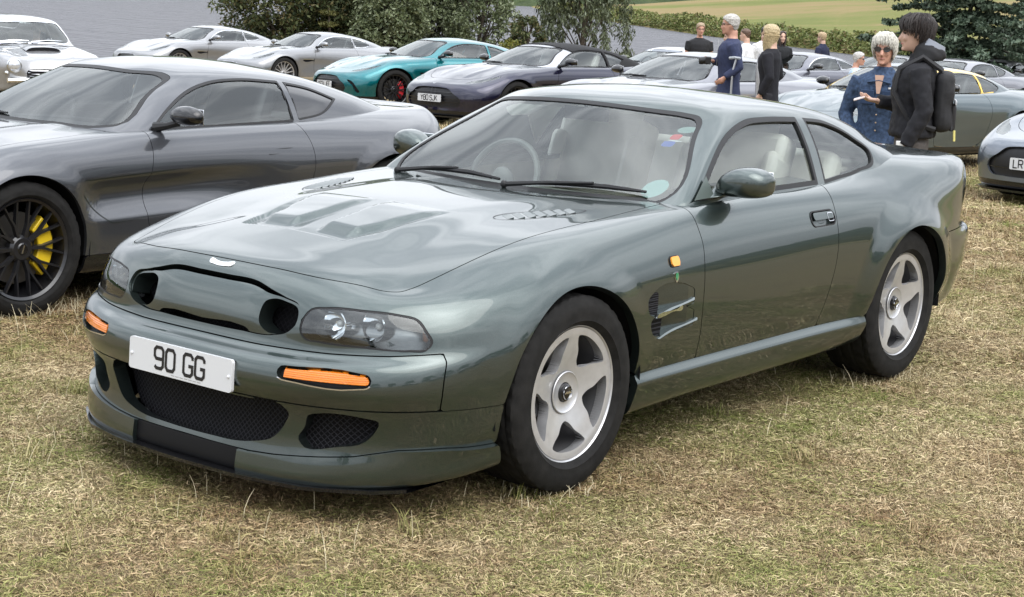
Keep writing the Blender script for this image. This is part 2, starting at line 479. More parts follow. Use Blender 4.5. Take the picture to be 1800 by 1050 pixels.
# plate lettering as flat strokes (unit cell .5 wide, .79 high -> scaled)
GL = {
 '0': [[(.0, .12), (.0, .67), (.1, .79), (.4, .79), (.5, .67), (.5, .12), (.4, 0), (.1, 0), (.0, .12)]],
 '8': [[(.05, .43), (.0, .52), (.0, .69), (.1, .79), (.4, .79), (.5, .69), (.5, .52), (.45, .43), (.05, .43)], [(.05, .40), (.0, .3), (.0, .1), (.1, 0), (.4, 0), (.5, .1), (.5, .3), (.45, .40)]],
 '9': [[(.02, .08), (.12, 0), (.4, 0), (.5, .1), (.5, .69), (.4, .79), (.1, .79), (.0, .69), (.0, .46), (.1, .36), (.44, .36)]],
 '2': [[(.0, .6), (.0, .69), (.1, .79), (.4, .79), (.5, .69), (.5, .5), (.0, .05), (.0, 0), (.5, 0)]],
 '4': [[(.38, 0), (.38, .79), (.0, .25), (.0, .18), (.5, .18)]],
 'G': [[(.5, .6), (.5, .69), (.4, .79), (.1, .79), (.0, .69), (.0, .1), (.1, 0), (.4, 0), (.5, .1), (.5, .36), (.28, .36)]],
 'Y': [[(.0, .79), (.25, .4), (.25, 0)], [(.5, .79), (.27, .43)]],
 'S': [[(.5, .62), (.5, .69), (.4, .79), (.1, .79), (.0, .69), (.0, .5), (.1, .42), (.4, .38), (.5, .3), (.5, .1), (.4, 0), (.1, 0), (.0, .1), (.0, .18)]],
 'J': [[(.0, .2), (.0, .1), (.1, 0), (.35, 0), (.45, .1), (.45, .79)]],
 'K': [[(.0, 0), (.0, .79)], [(.46, .79), (.04, .36)], [(.15, .44), (.5, 0)]],
 'E': [[(.46, 0), (.0, 0), (.0, .79), (.46, .79)], [(.05, .40), (.4, .40)]],
 'F': [[(.0, 0), (.0, .79), (.46, .79)], [(.05, .40), (.4, .40)]],
 'L': [[(.0, .79), (.0, 0), (.46, 0)]],
 'R': [[(.0, 0), (.0, .79), (.4, .79), (.5, .69), (.5, .47), (.4, .38), (.05, .38)], [(.28, .36), (.5, 0)]],
 'A': [[(.0, 0), (.22, .79), (.28, .79), (.5, 0)], [(.1, .22), (.4, .22)]],
 'C': [[(.5, .6), (.5, .69), (.4, .79), (.1, .79), (.0, .69), (.0, .1), (.1, 0), (.4, 0), (.5, .1), (.5, .19)]],
 '1': [[(.12, .66), (.27, .79), (.27, 0)]],
 'I': [[(.2, 0), (.2, .79)]],
 'N': [[(.0, 0), (.0, .79), (.5, 0), (.5, .79)]],
 'M': [[(.0, 0), (.0, .79), (.25, .35), (.5, .79), (.5, 0)]],
 'H': [[(.0, 0), (.0, .79)], [(.5, 0), (.5, .79)], [(.05, .4), (.45, .4)]],
 '6': [[(.48, .71), (.38, .79), (.1, .79), (.0, .69), (.0, .1), (.1, 0), (.4, 0), (.5, .1), (.5, .33), (.4, .43), (.06, .43)]],
}
def strokes(text, h, w=.09, gap=.14, space=.3):
    """flat letter ribbons; returns V (2D), F, total width; h = letter height"""
    k = h/.79; V = []; F = []; x = 0
    for ch in text:
        if ch == ' ': x += space; continue
        for pl in GL[ch]:
            P = [np.array(q)+np.array((x, 0)) for q in pl]
            closed = np.allclose(P[0], P[-1])
            if closed: P = P[:-1]
            m = len(P); o = len(V)
            for i in range(m):
                a = P[i-1] if (i > 0 or closed) else None; b = P[(i+1) % m] if (i < m-1 or closed) else None
                d0 = (P[i]-a)/np.linalg.norm(P[i]-a) if a is not None else None
                d1 = (b-P[i])/np.linalg.norm(b-P[i]) if b is not None else None
                if d0 is None: d0 = d1
                if d1 is None: d1 = d0
                n0 = np.array((-d0[1], d0[0])); n1 = np.array((-d1[1], d1[0]))
                mt = n0+n1; mt /= np.linalg.norm(mt); mt /= max(.5, mt@n1)
                V += [P[i]+mt*w/2, P[i]-mt*w/2]
            for i in range(m if closed else m-1):
                j = (i+1) % m; F.append([o+2*i, o+2*i+1, o+2*j+1, o+2*j])
        x += .5+gap
    tot = x-gap
    return [((v[0]-tot/2)*k, (v[1]-.395)*k) for v in V], F, tot*k
# ------------------------------------------------------------------ ground, lake, far bank
def noise_mat(name, stops, scales, rough=.9, bump=None, coord='Object', detail=6):
    """blend of earthy colours by two noises (large patches, fine speckle)"""
    m = bpy.data.materials.new(name); m.use_nodes = True; n = m.node_tree.nodes; l = m.node_tree.links; b = n['Principled BSDF']
    b.inputs['Roughness'].default_value = rough; b.inputs['Specular IOR Level'].default_value = .2
    t = n.new('ShaderNodeTexCoord'); fac = None
    for s, w in scales:
        z = n.new('ShaderNodeTexNoise'); z.inputs['Scale'].default_value = s; z.inputs['Detail'].default_value = detail; z.inputs['Roughness'].default_value = .6
        l.new(t.outputs[coord], z.inputs['Vector'])
        mu = n.new('ShaderNodeMath'); mu.operation = 'MULTIPLY'; mu.inputs[1].default_value = w; l.new(z.outputs['Fac'], mu.inputs[0])
        if fac is None: fac = mu
        else:
            a = n.new('ShaderNodeMath'); a.operation = 'ADD'; l.new(fac.outputs[0], a.inputs[0]); l.new(mu.outputs[0], a.inputs[1]); fac = a
    r = n.new('ShaderNodeValToRGB'); e = r.color_ramp.elements
    while len(e) < len(stops): e.new(.5)
    for k, (p_, c) in enumerate(stops): e[k].position = p_; e[k].color = (*c, 1)
    l.new(fac.outputs[0], r.inputs[0]); l.new(r.outputs[0], b.inputs['Base Color'])
    if bump:
        z = n.new('ShaderNodeTexNoise'); z.inputs['Scale'].default_value = bump[0]; z.inputs['Detail'].default_value = 5; l.new(t.outputs[coord], z.inputs['Vector'])
        u = n.new('ShaderNodeBump'); u.inputs['Strength'].default_value = bump[1]; u.inputs['Distance'].default_value = bump[2]
        l.new(z.outputs['Fac'], u.inputs['Height']); l.new(u.outputs[0], b.inputs['Normal'])
    return m

def cam_xy(s, t):
    """ground point s metres ahead of the viewpoint along the view, t metres to the right"""
    return CAM_POS[0]+VIEW[0]*s+SIDE[0]*t, CAM_POS[1]+VIEW[1]*s+SIDE[1]*t

def bank_z(s, t):
    x, y = cam_xy(s, t); z = field_z(x, y)
    edge = 50+3*np.sin(t*.09)+2*np.sin(t*.23+1)
    return z-np.clip(s-edge, 0, 40)*.16-.05*np.sin(t*.5)*smoothstep(30, 60, s)

def build_ground():
    ss = np.concatenate([np.linspace(-60, 0, 13)[:-1], np.linspace(0, 40, 41)[:-1], np.linspace(40, 80, 41)])
    tt = np.concatenate([np.linspace(-130, -30, 21)[:-1], np.linspace(-30, 30, 41)[:-1], np.linspace(30, 130, 21)])
    Sg, Tg = np.meshgrid(ss, tt, indexing='ij'); x, y = cam_xy(Sg, Tg); z = bank_z(Sg, Tg)
    V = np.stack([x, y, z], -1).reshape(-1, 3); a, b = Sg.shape; idx = np.arange(a*b).reshape(a, b)
    F = np.stack([idx[:-1, :-1], idx[:-1, 1:], idx[1:, 1:], idx[1:, :-1]], -1).reshape(-1, 4)[:, ::-1].tolist()
    m = noise_mat('dry_turf', [(.30, (.05, .038, .022)), (.42, (.14, .105, .06)), (.50, (.25, .19, .11)), (.58, (.21, .175, .09)), (.70, (.10, .115, .038))], [(.55, .38), (5, .27), (60, .35)], .95, bump=(120, .8, .02))
    o = mesh_obj('field', V, F, m); tag(o, 'dry straw coloured grass field sloping to the lake', kind='structure')
    # water
    V = []; 
    for s, t in ((46, -600), (46, 600), (900, 900), (900, -900)): V.append((*cam_xy(s, t), -3.0))
    w = mat('lake_water', (.12, .12, .13), .42, spec=.16, ior=1.33)
    n = w.node_tree.nodes; l = w.node_tree.links; b = n['Principled BSDF']
    tcn = n.new('ShaderNodeTexCoord'); mpn = n.new('ShaderNodeMapping'); mpn.inputs['Rotation'].default_value = (0, 0, -yaw); mpn.inputs['Scale'].default_value = (.8, .18, 1)
    l.new(tcn.outputs['Object'], mpn.inputs[0]); hs = None
    for sc_, wt in ((1.3, 1.), (.35, 1.2), (4., .35)):
        z = n.new('ShaderNodeTexNoise'); z.inputs['Scale'].default_value = sc_; z.inputs['Detail'].default_value = 4; l.new(mpn.outputs[0], z.inputs['Vector'])
        mu = n.new('ShaderNodeMath'); mu.operation = 'MULTIPLY'; mu.inputs[1].default_value = wt; l.new(z.outputs['Fac'], mu.inputs[0])
        if hs is None: hs = mu
        else:
            ad = n.new('ShaderNodeMath'); ad.operation = 'ADD'; l.new(hs.outputs[0], ad.inputs[0]); l.new(mu.outputs[0], ad.inputs[1]); hs = ad
    u = n.new('ShaderNodeBump'); u.inputs['Strength'].default_value = 1.; u.inputs['Distance'].default_value = 1.4; l.new(hs.outputs[0], u.inputs['Height']); l.new(u.outputs[0], b.inputs['Normal'])
    o = mesh_obj('lake', V, [[0, 1, 2, 3]], w, smooth=False); tag(o, 'grey rippled lake behind the cars', kind='structure')
    # far bank and hill
    shore = np.array([(-20., 60.), (-62, 5), (-85, -20), (-125, -59), (-160, -98), (-199, -138), (-287, -221), (-420, -330), (-560, -560)])
    nrm = np.array([-.62, .78]); nrm = np.array([-.75, .66])
    nn = 60; sp_ = spline2([tuple(q) for q in shore], 8, closed=False)
    ds = np.concatenate([[0, 1.5, 4, 8, 14], np.linspace(25, 420, 22)])
    V = []
    for i, q in enumerate(sp_):
        t_ = sp_[min(i+1, len(sp_)-1)]-sp_[max(i-1, 0)]; nv = np.array((t_[1], -t_[0])); nv /= np.linalg.norm(nv)
        if nv@np.array((-.8, .6)) < 0: nv = -nv
        nv = nv*.5+np.array((-.8, .6))*.5; nv /= np.linalg.norm(nv)
        for d in ds:
            z = -3.05+.9*smoothstep(0, 4, d)+.085*d*smoothstep(0, 60, d)+1.2*math.sin(i*.21+d*.02)*smoothstep(10, 80, d)
            V.append((*(q+nv*d), z))
    k = len(ds); F = [[i*k+j, i*k+j+1, (i+1)*k+j+1, (i+1)*k+j] for i in range(len(sp_)-1) for j in range(k-1)]
    hm = noise_mat('hill_pasture', [(.36, (.085, .105, .022)), (.46, (.13, .14, .035)), (.54, (.20, .155, .065)), (.66, (.23, .165, .08))], [(.016, .62), (.12, .22), (1.5, .16)], .95)
    # greener near the water: height drives the blend a little
    o = mesh_obj('hill', V, F, hm); tag(o, 'green and straw coloured hillside across the lake', kind='structure')
    # unseen ridge added above the frame to darken what roofs and bonnets mirror
    V = []; az = np.linspace(math.degrees(yaw)-20, math.degrees(yaw)+75, 60); prof = [(0, 0), (25, 9), (60, 20), (110, 32), (180, 42), (300, 46)]
    for a in az:
        d0 = 430+25*math.sin(a*.11)+12*math.sin(a*.37)
        for dd, hh in prof: V.append((CAM_POS[0]+(d0+dd)*math.cos(math.radians(a)), CAM_POS[1]+(d0+dd)*math.sin(math.radians(a)), -3.2+hh*(1+.22*math.sin(a*.23)+.12*math.sin(a*.71+dd*.05))))
    k = len(prof); F = [[i*k+j, i*k+j+1, (i+1)*k+j+1, (i+1)*k+j] for i in range(len(az)-1) for j in range(k-1)]
    wm_ = noise_mat('added_ridge', [(.35, (.018, .030, .012)), (.5, (.04, .058, .022)), (.65, (.075, .09, .035))], [(.02, .4), (.11, .35), (.6, .25)], .95, bump=(.15, 1., 3.))
    tag(mesh_obj('hill', V, F, wm_), 'unseen wooded ridge added beyond the lake to darken reflections', kind='structure')
    return sp_
SHORE = build_ground()

# ------------------------------------------------------------------ leaves
def leaf_mat(name, cols, rough=.55, trans=.15):
    m = bpy.data.materials.new(name); m.use_nodes = True; n = m.node_tree.nodes; l = m.node_tree.links; b = n['Principled BSDF']
    g = n.new('ShaderNodeNewGeometry'); r = n.new('ShaderNodeValToRGB'); e = r.color_ramp.elements
    while len(e) < len(cols): e.new(.5)
    for k, c in enumerate(cols): e[k].position = k/(len(cols)-1); e[k].color = (*c, 1)
    l.new(g.outputs['Random Per Island'], r.inputs[0]); l.new(r.outputs[0], b.inputs['Base Color'])
    b.inputs['Roughness'].default_value = rough; b.inputs['Specular IOR Level'].default_value = .25
    tr = n.new('ShaderNodeBsdfTranslucent'); l.new(r.outputs[0], tr.inputs[0]); mx_ = n.new('ShaderNodeMixShader'); mx_.inputs[0].default_value = trans
    o = n['Material Output']; l.new(b.outputs[0], mx_.inputs[1]); l.new(tr.outputs[0], mx_.inputs[2]); l.new(mx_.outputs[0], o.inputs[0])
    return m
BARK = mat('bark', (.08, .065, .05), .95, noise=(9, .4), bump=(14, .8, .03))

def leaf_cloud(centres, radii, n_each, size, aspect=2., flat=1., droop=0., r_=None):
    """many small leaf blades gathered in clumps; returns V,F"""
    r_ = r_ or rng
    cs = np.repeat(np.array(centres), n_each, 0); rs = np.repeat(np.array(radii), n_each, 0)
    k = len(cs); d = r_.normal(size=(k, 3)); d /= np.linalg.norm(d, axis=1)[:, None]
    rad = r_.random(k)**.5; p_ = cs+d*(rad*rs)[:, None]*np.array([1, 1, flat])
    a = r_.normal(size=(k, 3))*.7+d*np.array([1, 1, .4]); a[:, 2] -= droop; a /= np.linalg.norm(a, axis=1)[:, None]
    b = np.cross(a, r_.normal(size=(k, 3))); b /= np.linalg.norm(b, axis=1)[:, None]
    s = size*(.6+.8*r_.random(k))[:, None]
    V = np.stack([p_-a*s*.5, p_+b*s*.5/aspect, p_+a*s*.5, p_-b*s*.5/aspect], 1).reshape(-1, 3)
    F = np.arange(4*k).reshape(-1, 4).tolist()
    return V, F

def make_tree(name, label, base, h, w, lm, style='broad', clumps=90, n_each=90, size=.09, seed=0, group=None, trunk_r=.12, low=.15):
    r_ = np.random.default_rng(seed); root = empty(name, base); tag(root, label, 'tree' if 'bush' not in name and 'shrub' not in name else 'bush', group)
    C = []; Rr = []
    tb = MB(); tb.tube([(0, 0, -.3), (.05*w, 0, h*.3), (-.02*w, .03*w, h*.65), (0, 0, h*.92)], [trunk_r*1.3, trunk_r, trunk_r*.6, trunk_r*.15], 8)
    if style == 'broad':
        lobes = [(r_.uniform(0, 6.28), r_.uniform(.7, 1.15), r_.uniform(low, 1)) for _ in range(9)]
        for i in range(clumps):
            t = r_.random()**.8; z = h*(low+(1-low)*t); prof = math.sin(math.pi*min(1, (.12+.88*(1-t))))**.6 if t > .5 else .75+.5*t
            a = r_.uniform(0, 6.28); bump = max([q*math.exp(-((math.remainder(a-la, 6.283))/.7)**2-((t-lz)/.3)**2) for la, q, lz in lobes]+[.25])
            rr = w/2*prof*(.45+.6*bump)*r_.uniform(.55, 1)
            C.append((rr*math.cos(a), rr*math.sin(a), z)); Rr.append(w*.075*r_.uniform(.7, 1.6))
        flat, droop = .8, .3
    elif style == 'willow':
        for i in range(clumps):
            a = r_.uniform(0, 6.28); rr = w/2*r_.uniform(.2, 1); top = h*(1-.45*(rr/(w/2))**2)*r_.uniform(.8, 1); ln = r_.uniform(.1, .6)*h
            for q in np.linspace(0, 1, 4): C.append((rr*math.cos(a)*(1+.1*q), rr*math.sin(a)*(1+.1*q), max(.2*h, top-ln*q))); Rr.append(w*.045*r_.uniform(.8, 1.5))
        flat, droop = 1.6, 1.6
    else:   # conifer: flat tiered sprays
        tiers = int(h/.36)
        for i in range(tiers):
            t = i/tiers; z = h*(low+(1-low)*t); R_ = w/2*(1-t)**.8*r_.uniform(.8, 1.1)+.1
            nb = max(4, int(11*(1-t)+3))
            for k in range(nb):
                a = 6.283*k/nb+r_.uniform(-.3, .3); L = R_*r_.uniform(.65, 1.1)
                for q in np.linspace(.2, 1, 5): C.append((L*q*math.cos(a), L*q*math.sin(a), z-.14*L*q+r_.normal()*.03)); Rr.append(.09+.10*L*(1.1-q*.6))
                tb.tube([(0, 0, z), (L*.9*math.cos(a), L*.9*math.sin(a), z-.12*L)], [.03*(1-t)+.01, .006], 4)
        flat, droop = .38, .15
    if style != 'conifer':
        for i in range(0, len(C), max(1, len(C)//26)):
            c = np.array(C[i]); s0 = np.array((0, 0, c[2]*r_.uniform(.35, .75)))
            tb.tube([s0, s0*.4+c*.6+np.array((0, 0, .05*h)), c], [trunk_r*.4, trunk_r*.22, .012], 5)
    tb.build('trunk', BARK, root)
    V, F = leaf_cloud(C, Rr, max(1, int(n_each*clumps/len(C))), size, 2.2 if style != 'willow' else 4., flat, droop, r_)
    o = mesh_obj('crown', V, F, lm, root, smooth=False)
    return root

LM_DARK = leaf_mat('leaf_dark', [(.03, .045, .02), (.065, .085, .035), (.11, .125, .05), (.14, .11, .05)])
LM_SALLOW = leaf_mat('leaf_sallow', [(.055, .075, .035), (.13, .16, .075), (.22, .255, .14), (.33, .37, .25)])
LM_OLIVE = leaf_mat('leaf_olive', [(.06, .065, .02), (.11, .11, .035), (.15, .14, .05)])
LM_WILLOW = leaf_mat('leaf_willow', [(.03, .042, .022), (.07, .085, .04), (.14, .165, .09), (.27, .30, .22)])
LM_SPRUCE = leaf_mat('leaf_spruce', [(.02, .035, .022), (.05, .078, .048), (.105, .145, .095), (.17, .215, .16)], trans=.05)
LM_YELLOW = leaf_mat('leaf_yellow', [(.07, .09, .02), (.15, .16, .03), (.22, .20, .04)])
LM_BROAD = leaf_mat('leaf_broad', [(.025, .04, .015), (.05, .07, .025), (.08, .10, .035)])
def px_tree(px_t, s, *a, **k): pass
def gpos(s, t): x, y = cam_xy(s, t); return (x, y, float(bank_z(s, t)))
TREES = [
 ('evergreen_tree', 'dense dark evergreen behind the two silver coupes', 54, -7.4, 5.6, 4.8, LM_DARK, 'broad', 460, 95, .14, 1),
 ('evergreen_tree', 'dark evergreen with olive tips behind the silver wheels coupe', 56, -5.3, 5.0, 4.0, LM_DARK, 'broad', 380, 95, .14, 2),
 ('young_conifer', 'small olive brown conifer between dark evergreen and grey sallow', 52.5, -6.0, 2.9, 1.5, LM_OLIVE, 'conifer', 160, 60, .09, 3),
 ('sallow_tree', 'grey green sallow above the teal coupe', 53, -4.1, 4.8, 3.4, LM_SALLOW, 'broad', 420, 90, .13, 4),
 ('sallow_tree', 'loose pale sallow with bare twigs above the purple soft top', 55, -1.35, 5.0, 3.2, LM_SALLOW, 'broad', 210, 70, .12, 5),
 ('sallow_tree', 'taller grey sallow behind the teal roof', 57, -2.8, 5.6, 3.4, LM_WILLOW, 'broad', 400, 90, .14, 15),
 ('willow_tree', 'big drooping willow at the water edge left of the hill', 55, 2.0, 6.2, 2.9, LM_WILLOW, 'willow', 230, 110, .15, 6),
 ('dark_shrub', 'small dark bush below the gap between sallow and willow', 52, .1, 1.9, 1.5, LM_DARK, 'broad', 120, 60, .10, 7),
 ('yellow_shrub', 'low yellow green bush above the purple windscreen', 50, -.35, 1.15, 1.3, LM_YELLOW, 'broad', 60, 50, .08, 8),
 ('small_shrub', 'tiny green bush by the pale silver coupe at the lake', 52, -10.7, 1.2, 1.1, LM_YELLOW, 'broad', 50, 40, .08, 9),
 ('spruce_tree', 'blue green spruce with tiered boughs at the frame corner', 46, 12.0, 6.6, 6.8, LM_SPRUCE, 'conifer', 1500, 50, .15, 10),
 ('spruce_tree', 'darker spruce at the edge beside the blue green one', 50, 16.2, 7.0, 6.2, LM_SPRUCE, 'conifer', 900, 50, .15, 11),
]
for (nm, lb, s, t, h, w, lm, st, cl, ne, sz, sd_) in TREES:
    make_tree(nm, lb, gpos(s, t), h, w, lm, st, cl, ne, sz, sd_, group='trees on the lake bank', low=.02 if st != 'conifer' else .05, trunk_r=.07)
# bare twigs in the loose sallow
# hedge along the far shore: a continuous mass
C = []; Rr = []; r_ = np.random.default_rng(21)
L = np.concatenate([[0], np.cumsum(np.linalg.norm(np.diff(SHORE, axis=0), axis=1))])
for q in np.arange(60, 420, .42):
    x = np.interp(q, L, SHORE[:, 0]); y = np.interp(q, L, SHORE[:, 1]); dd = np.hypot(x-CAM_POS[0], y-CAM_POS[1])
    if dd > 330: break
    hgt = .65+.6*max(0, math.sin(q*.13)*math.sin(q*.041+1))+.4*r_.random()
    for _ in range(5): u = r_.random(); off = r_.uniform(.3, 4.0); C.append((x-off*.75+r_.normal()*.4, y+off*.6+r_.normal()*.4, -2.9+.2*off+hgt*u)); Rr.append(.55*(1.1-u*.5))
V, F = leaf_cloud(C, Rr, 26, .34, 1.8, .9, 0, r_)
tag(mesh_obj('shoreline_bushes', V, F, leaf_mat('leaf_shore', [(.065, .085, .025), (.14, .17, .05), (.23, .25, .085), (.17, .12, .06)]), smooth=False), 'low green bushes along the far shore of the lake', 'bushes', kind='stuff')
# trees at the viewer's back, seen only as reflections in the paint
proto = make_tree('parkland_tree', 'tall broadleaf tree behind the viewer, mirrored in the car doors', (0, 0, 0), 9., 8., LM_BROAD, 'broad', 110, 45, .42, 33, group='trees mirrored in the paint', trunk_r=.3, low=.1)
k = 0
for az, dist, sc_ in ((18, 48, .8), (34, 62, 1.1), (47, 55, .9), (60, 46, .8), (72, 60, 1.15), (84, 52, .95), (95, 64, 1.2), (106, 55, .9), (117, 60, 1.05), (128, 66, 1.0), (139, 72, 1.1), (150, 80, 1.1)):
    o = proto if k == 0 else copy_tree(proto); k += 1
    o.location = (dist*math.cos(math.radians(az)), dist*math.sin(math.radians(az)), 0); o.scale = (sc_*1.25, sc_*1.25, sc_*.8); o.rotation_euler = (0, 0, az)
# ------------------------------------------------------------------ dry grass
def grass_material(name, stops, green):
    m = bpy.data.materials.new(name); m.use_nodes = True; n = m.node_tree.nodes; l = m.node_tree.links; b = n['Principled BSDF']
    b.inputs['Roughness'].default_value = .75; b.inputs['Specular IOR Level'].default_value = .2
    oi = n.new('ShaderNodeObjectInfo'); g = n.new('ShaderNodeNewGeometry')
    z = n.new('ShaderNodeTexNoise'); z.inputs['Scale'].default_value = .75; z.inputs['Detail'].default_value = 5; z.inputs['Roughness'].default_value = .65; l.new(g.outputs['Position'], z.inputs['Vector'])
    r = n.new('ShaderNodeValToRGB'); e = r.color_ramp.elements
    while len(e) < len(stops): e.new(.5)
    for k, (p_, c) in enumerate(stops): e[k].position = p_; e[k].color = (*c, 1)
    l.new(g.outputs['Random Per Island'], r.inputs[0])
    zw = n.new('ShaderNodeTexNoise'); zw.inputs['Scale'].default_value = .55; zw.inputs['Detail'].default_value = 6; zw.inputs['Roughness'].default_value = .7; l.new(g.outputs['Position'], zw.inputs['Vector'])
    rw_ = n.new('ShaderNodeValToRGB'); rw_.color_ramp.elements[0].position = .38; rw_.color_ramp.elements[1].position = .60; rw_.color_ramp.elements[0].color = (.55, .46, .40, 1); rw_.color_ramp.elements[1].color = (1, 1, 1, 1); l.new(zw.outputs['Fac'], rw_.inputs[0])
    wear = n.new('ShaderNodeMixRGB'); wear.blend_type = 'MULTIPLY'; wear.inputs[0].default_value = 1; l.new(r.outputs[0], wear.inputs[1]); l.new(rw_.outputs[0], wear.inputs[2])
    r2n = n.new('ShaderNodeValToRGB'); e = r2n.color_ramp.elements; e[0].color = (*green[0], 1); e[1].color = (*green[1], 1); l.new(g.outputs['Random Per Island'], r2n.inputs[0])
    a = n.new('ShaderNodeMath'); a.operation = 'MULTIPLY_ADD'; a.inputs[1].default_value = .30; l.new(oi.outputs['Random'], a.inputs[0]); l.new(z.outputs['Fac'], a.inputs[2])
    mr = n.new('ShaderNodeMapRange'); mr.inputs[1].default_value = .57; mr.inputs[2].default_value = .86; l.new(a.outputs[0], mr.inputs[0])
    mx_ = n.new('ShaderNodeMixRGB'); l.new(mr.outputs[0], mx_.inputs[0]); l.new(wear.outputs[0], mx_.inputs[1]); l.new(r2n.outputs[0], mx_.inputs[2])
    l.new(mx_.outputs[0], b.inputs['Base Color'])
    return m
GRASS = grass_material('grass_blades', [(0, (.12, .085, .046)), (.3, (.31, .23, .13)), (.65, (.50, .385, .225)), (1, (.74, .62, .40))], [(.09, .115, .025), (.27, .29, .085)])

def tuft(name, r_, n, h, spread, lean, width):
    V = []; F = []
    for _ in range(n):
        a = r_.uniform(0, 6.283); b = r_.uniform(0, 6.283); p_ = np.array((r_.normal()*spread, r_.normal()*spread, -.004)); hh = h*r_.uniform(.45, 1.25); ln = lean*r_.uniform(.3, 1.3)
        d = np.array((math.cos(a), math.sin(a), 0)); s = np.array((-math.sin(a), math.cos(a), 0))*width*r_.uniform(.6, 1.3)
        o = len(V); q1 = p_+d*hh*ln*.4+np.array((0, 0, hh*.6*max(.15, 1-.5*ln))); q2 = p_+d*hh*ln+np.array((0, 0, hh*max(.1, 1-.75*ln)))
        V += [p_-s, p_+s, q1-s*.8, q1+s*.8, q2]; F += [[o, o+1, o+3, o+2], [o+2, o+3, o+4]]
    me = bpy.data.meshes.new(name); me.from_pydata([tuple(v) for v in V], [], F); me.materials.append(GRASS); me.update()
    return bpy.data.objects.new(name, me)

def thatch(name, r_, n, spread):
    """matted dead straw lying on the soil"""
    V = []; F = []
    for _ in range(n):
        a = r_.normal()*.9+.6; L = r_.uniform(.012, .042); w = r_.uniform(.0006, .0014); p_ = np.array((r_.normal()*spread, r_.normal()*spread, r_.uniform(.001, .009)))
        d = np.array((math.cos(a), math.sin(a), r_.normal()*.16)); s = np.array((-math.sin(a), math.cos(a), r_.normal()*.5))*w; o = len(V); b_ = np.array((0, 0, r_.uniform(0, .006)))
        V += [p_-d*L/2-s, p_-d*L/2+s, p_+b_+s, p_+b_-s, p_+d*L/2]; F += [[o, o+1, o+2, o+3], [o+3, o+2, o+4]]
    me = bpy.data.meshes.new(name); me.from_pydata([tuple(v) for v in V], [], F); me.materials.append(GRASS); me.update()
    return bpy.data.objects.new(name, me)

def scatter(name, label, patches, coll, seed):
    """patches: list of (s0,s1,t-margin,density,scale)"""
    V = []; F = []; dens = []; scl = []
    for (s0, s1, dn, sc_) in patches:
        ns = max(1, int((s1-s0)/.7)); 
        for i in range(ns):
            a0 = s0+(s1-s0)*i/ns; a1 = s0+(s1-s0)*(i+1)/ns; w = a1*.34+.5; nt = max(2, int(2*w/.8))
            for j in range(nt):
                t0 = -w+2*w*j/nt; t1 = -w+2*w*(j+1)/nt; o = len(V)
                for s_, t_ in ((a0, t0), (a0, t1), (a1, t1), (a1, t0)):
                    x, y = cam_xy(s_, t_); V.append((x, y, float(bank_z(s_, t_)))); dens.append(dn); scl.append(sc_)
                F.append([o, o+3, o+2, o+1][::-1])
    o = mesh_obj(name, V, F, GRASS, smooth=False); tag(o, label, 'grass', kind='stuff')
    at_ = o.data.attributes.new('dens', 'FLOAT', 'POINT'); at_.data.foreach_set('value', dens)
    at_ = o.data.attributes.new('scl', 'FLOAT', 'POINT'); at_.data.foreach_set('value', scl)
    ng = bpy.data.node_groups.new(name+'_scatter', 'GeometryNodeTree')
    ng.interface.new_socket('Geometry', in_out='INPUT', socket_type='NodeSocketGeometry'); ng.interface.new_socket('Geometry', in_out='OUTPUT', socket_type='NodeSocketGeometry')
    N = ng.nodes; L = ng.links; gi = N.new('NodeGroupInput'); go = N.new('NodeGroupOutput')
    dp = N.new('GeometryNodeDistributePointsOnFaces'); dp.inputs['Seed'].default_value = seed
    na = N.new('GeometryNodeInputNamedAttribute'); na.data_type = 'FLOAT'; na.inputs['Name'].default_value = 'dens'; L.new(na.outputs['Attribute'], dp.inputs['Density'])
    ci = N.new('GeometryNodeCollectionInfo'); ci.inputs['Collection'].default_value = coll; ci.inputs['Separate Children'].default_value = True; ci.inputs['Reset Children'].default_value = True
    ip = N.new('GeometryNodeInstanceOnPoints'); ip.inputs['Pick Instance'].default_value = True
    rv = N.new('FunctionNodeRandomValue'); rv.data_type = 'FLOAT_VECTOR'; rv.inputs[0].default_value = (-.25, -.25, 0) if 'straw' not in name else (0, 0, 0); rv.inputs[1].default_value = (.25, .25, 6.283) if 'straw' not in name else (0, 0, 6.283)
    rs = N.new('FunctionNodeRandomValue'); rs.data_type = 'FLOAT'; rs.inputs[2].default_value = .6; rs.inputs[3].default_value = 1.35
    ns_ = N.new('GeometryNodeInputNamedAttribute'); ns_.data_type = 'FLOAT'; ns_.inputs['Name'].default_value = 'scl'
    mu = N.new('ShaderNodeMath'); mu.operation = 'MULTIPLY'; L.new(rs.outputs[1], mu.inputs[0]); L.new(ns_.outputs['Attribute'], mu.inputs[1])
    L.new(gi.outputs[0], dp.inputs['Mesh']); L.new(dp.outputs['Points'], ip.inputs['Points']); L.new(ci.outputs[0], ip.inputs['Instance'])
    L.new(rv.outputs[0], ip.inputs['Rotation']); L.new(mu.outputs[0], ip.inputs['Scale']); L.new(ip.outputs[0], go.inputs[0])
    md = o.modifiers.new('scatter', 'NODES'); md.node_group = ng
    return o
cshort = bpy.data.collections.new('grass_tufts'); r_ = np.random.default_rng(5)
for i in range(8): cshort.objects.link(tuft('tuft', r_, 38, .019, .040, 1.35, .0011))
for i in range(2): cshort.objects.link(tuft('tuft', r_, 20, .028, .02, .8, .0012))
scatter('grass', 'short dry grass covering the field', [(4.0, 8.0, 620, 1.), (8.0, 12.5, 420, 1.15), (12.5, 20, 130, 1.7), (20, 34, 40, 2.6)], cshort, 3)
ct = bpy.data.collections.new('straw_mats')
for i in range(6): ct.objects.link(thatch('straw', r_, 60, .045))
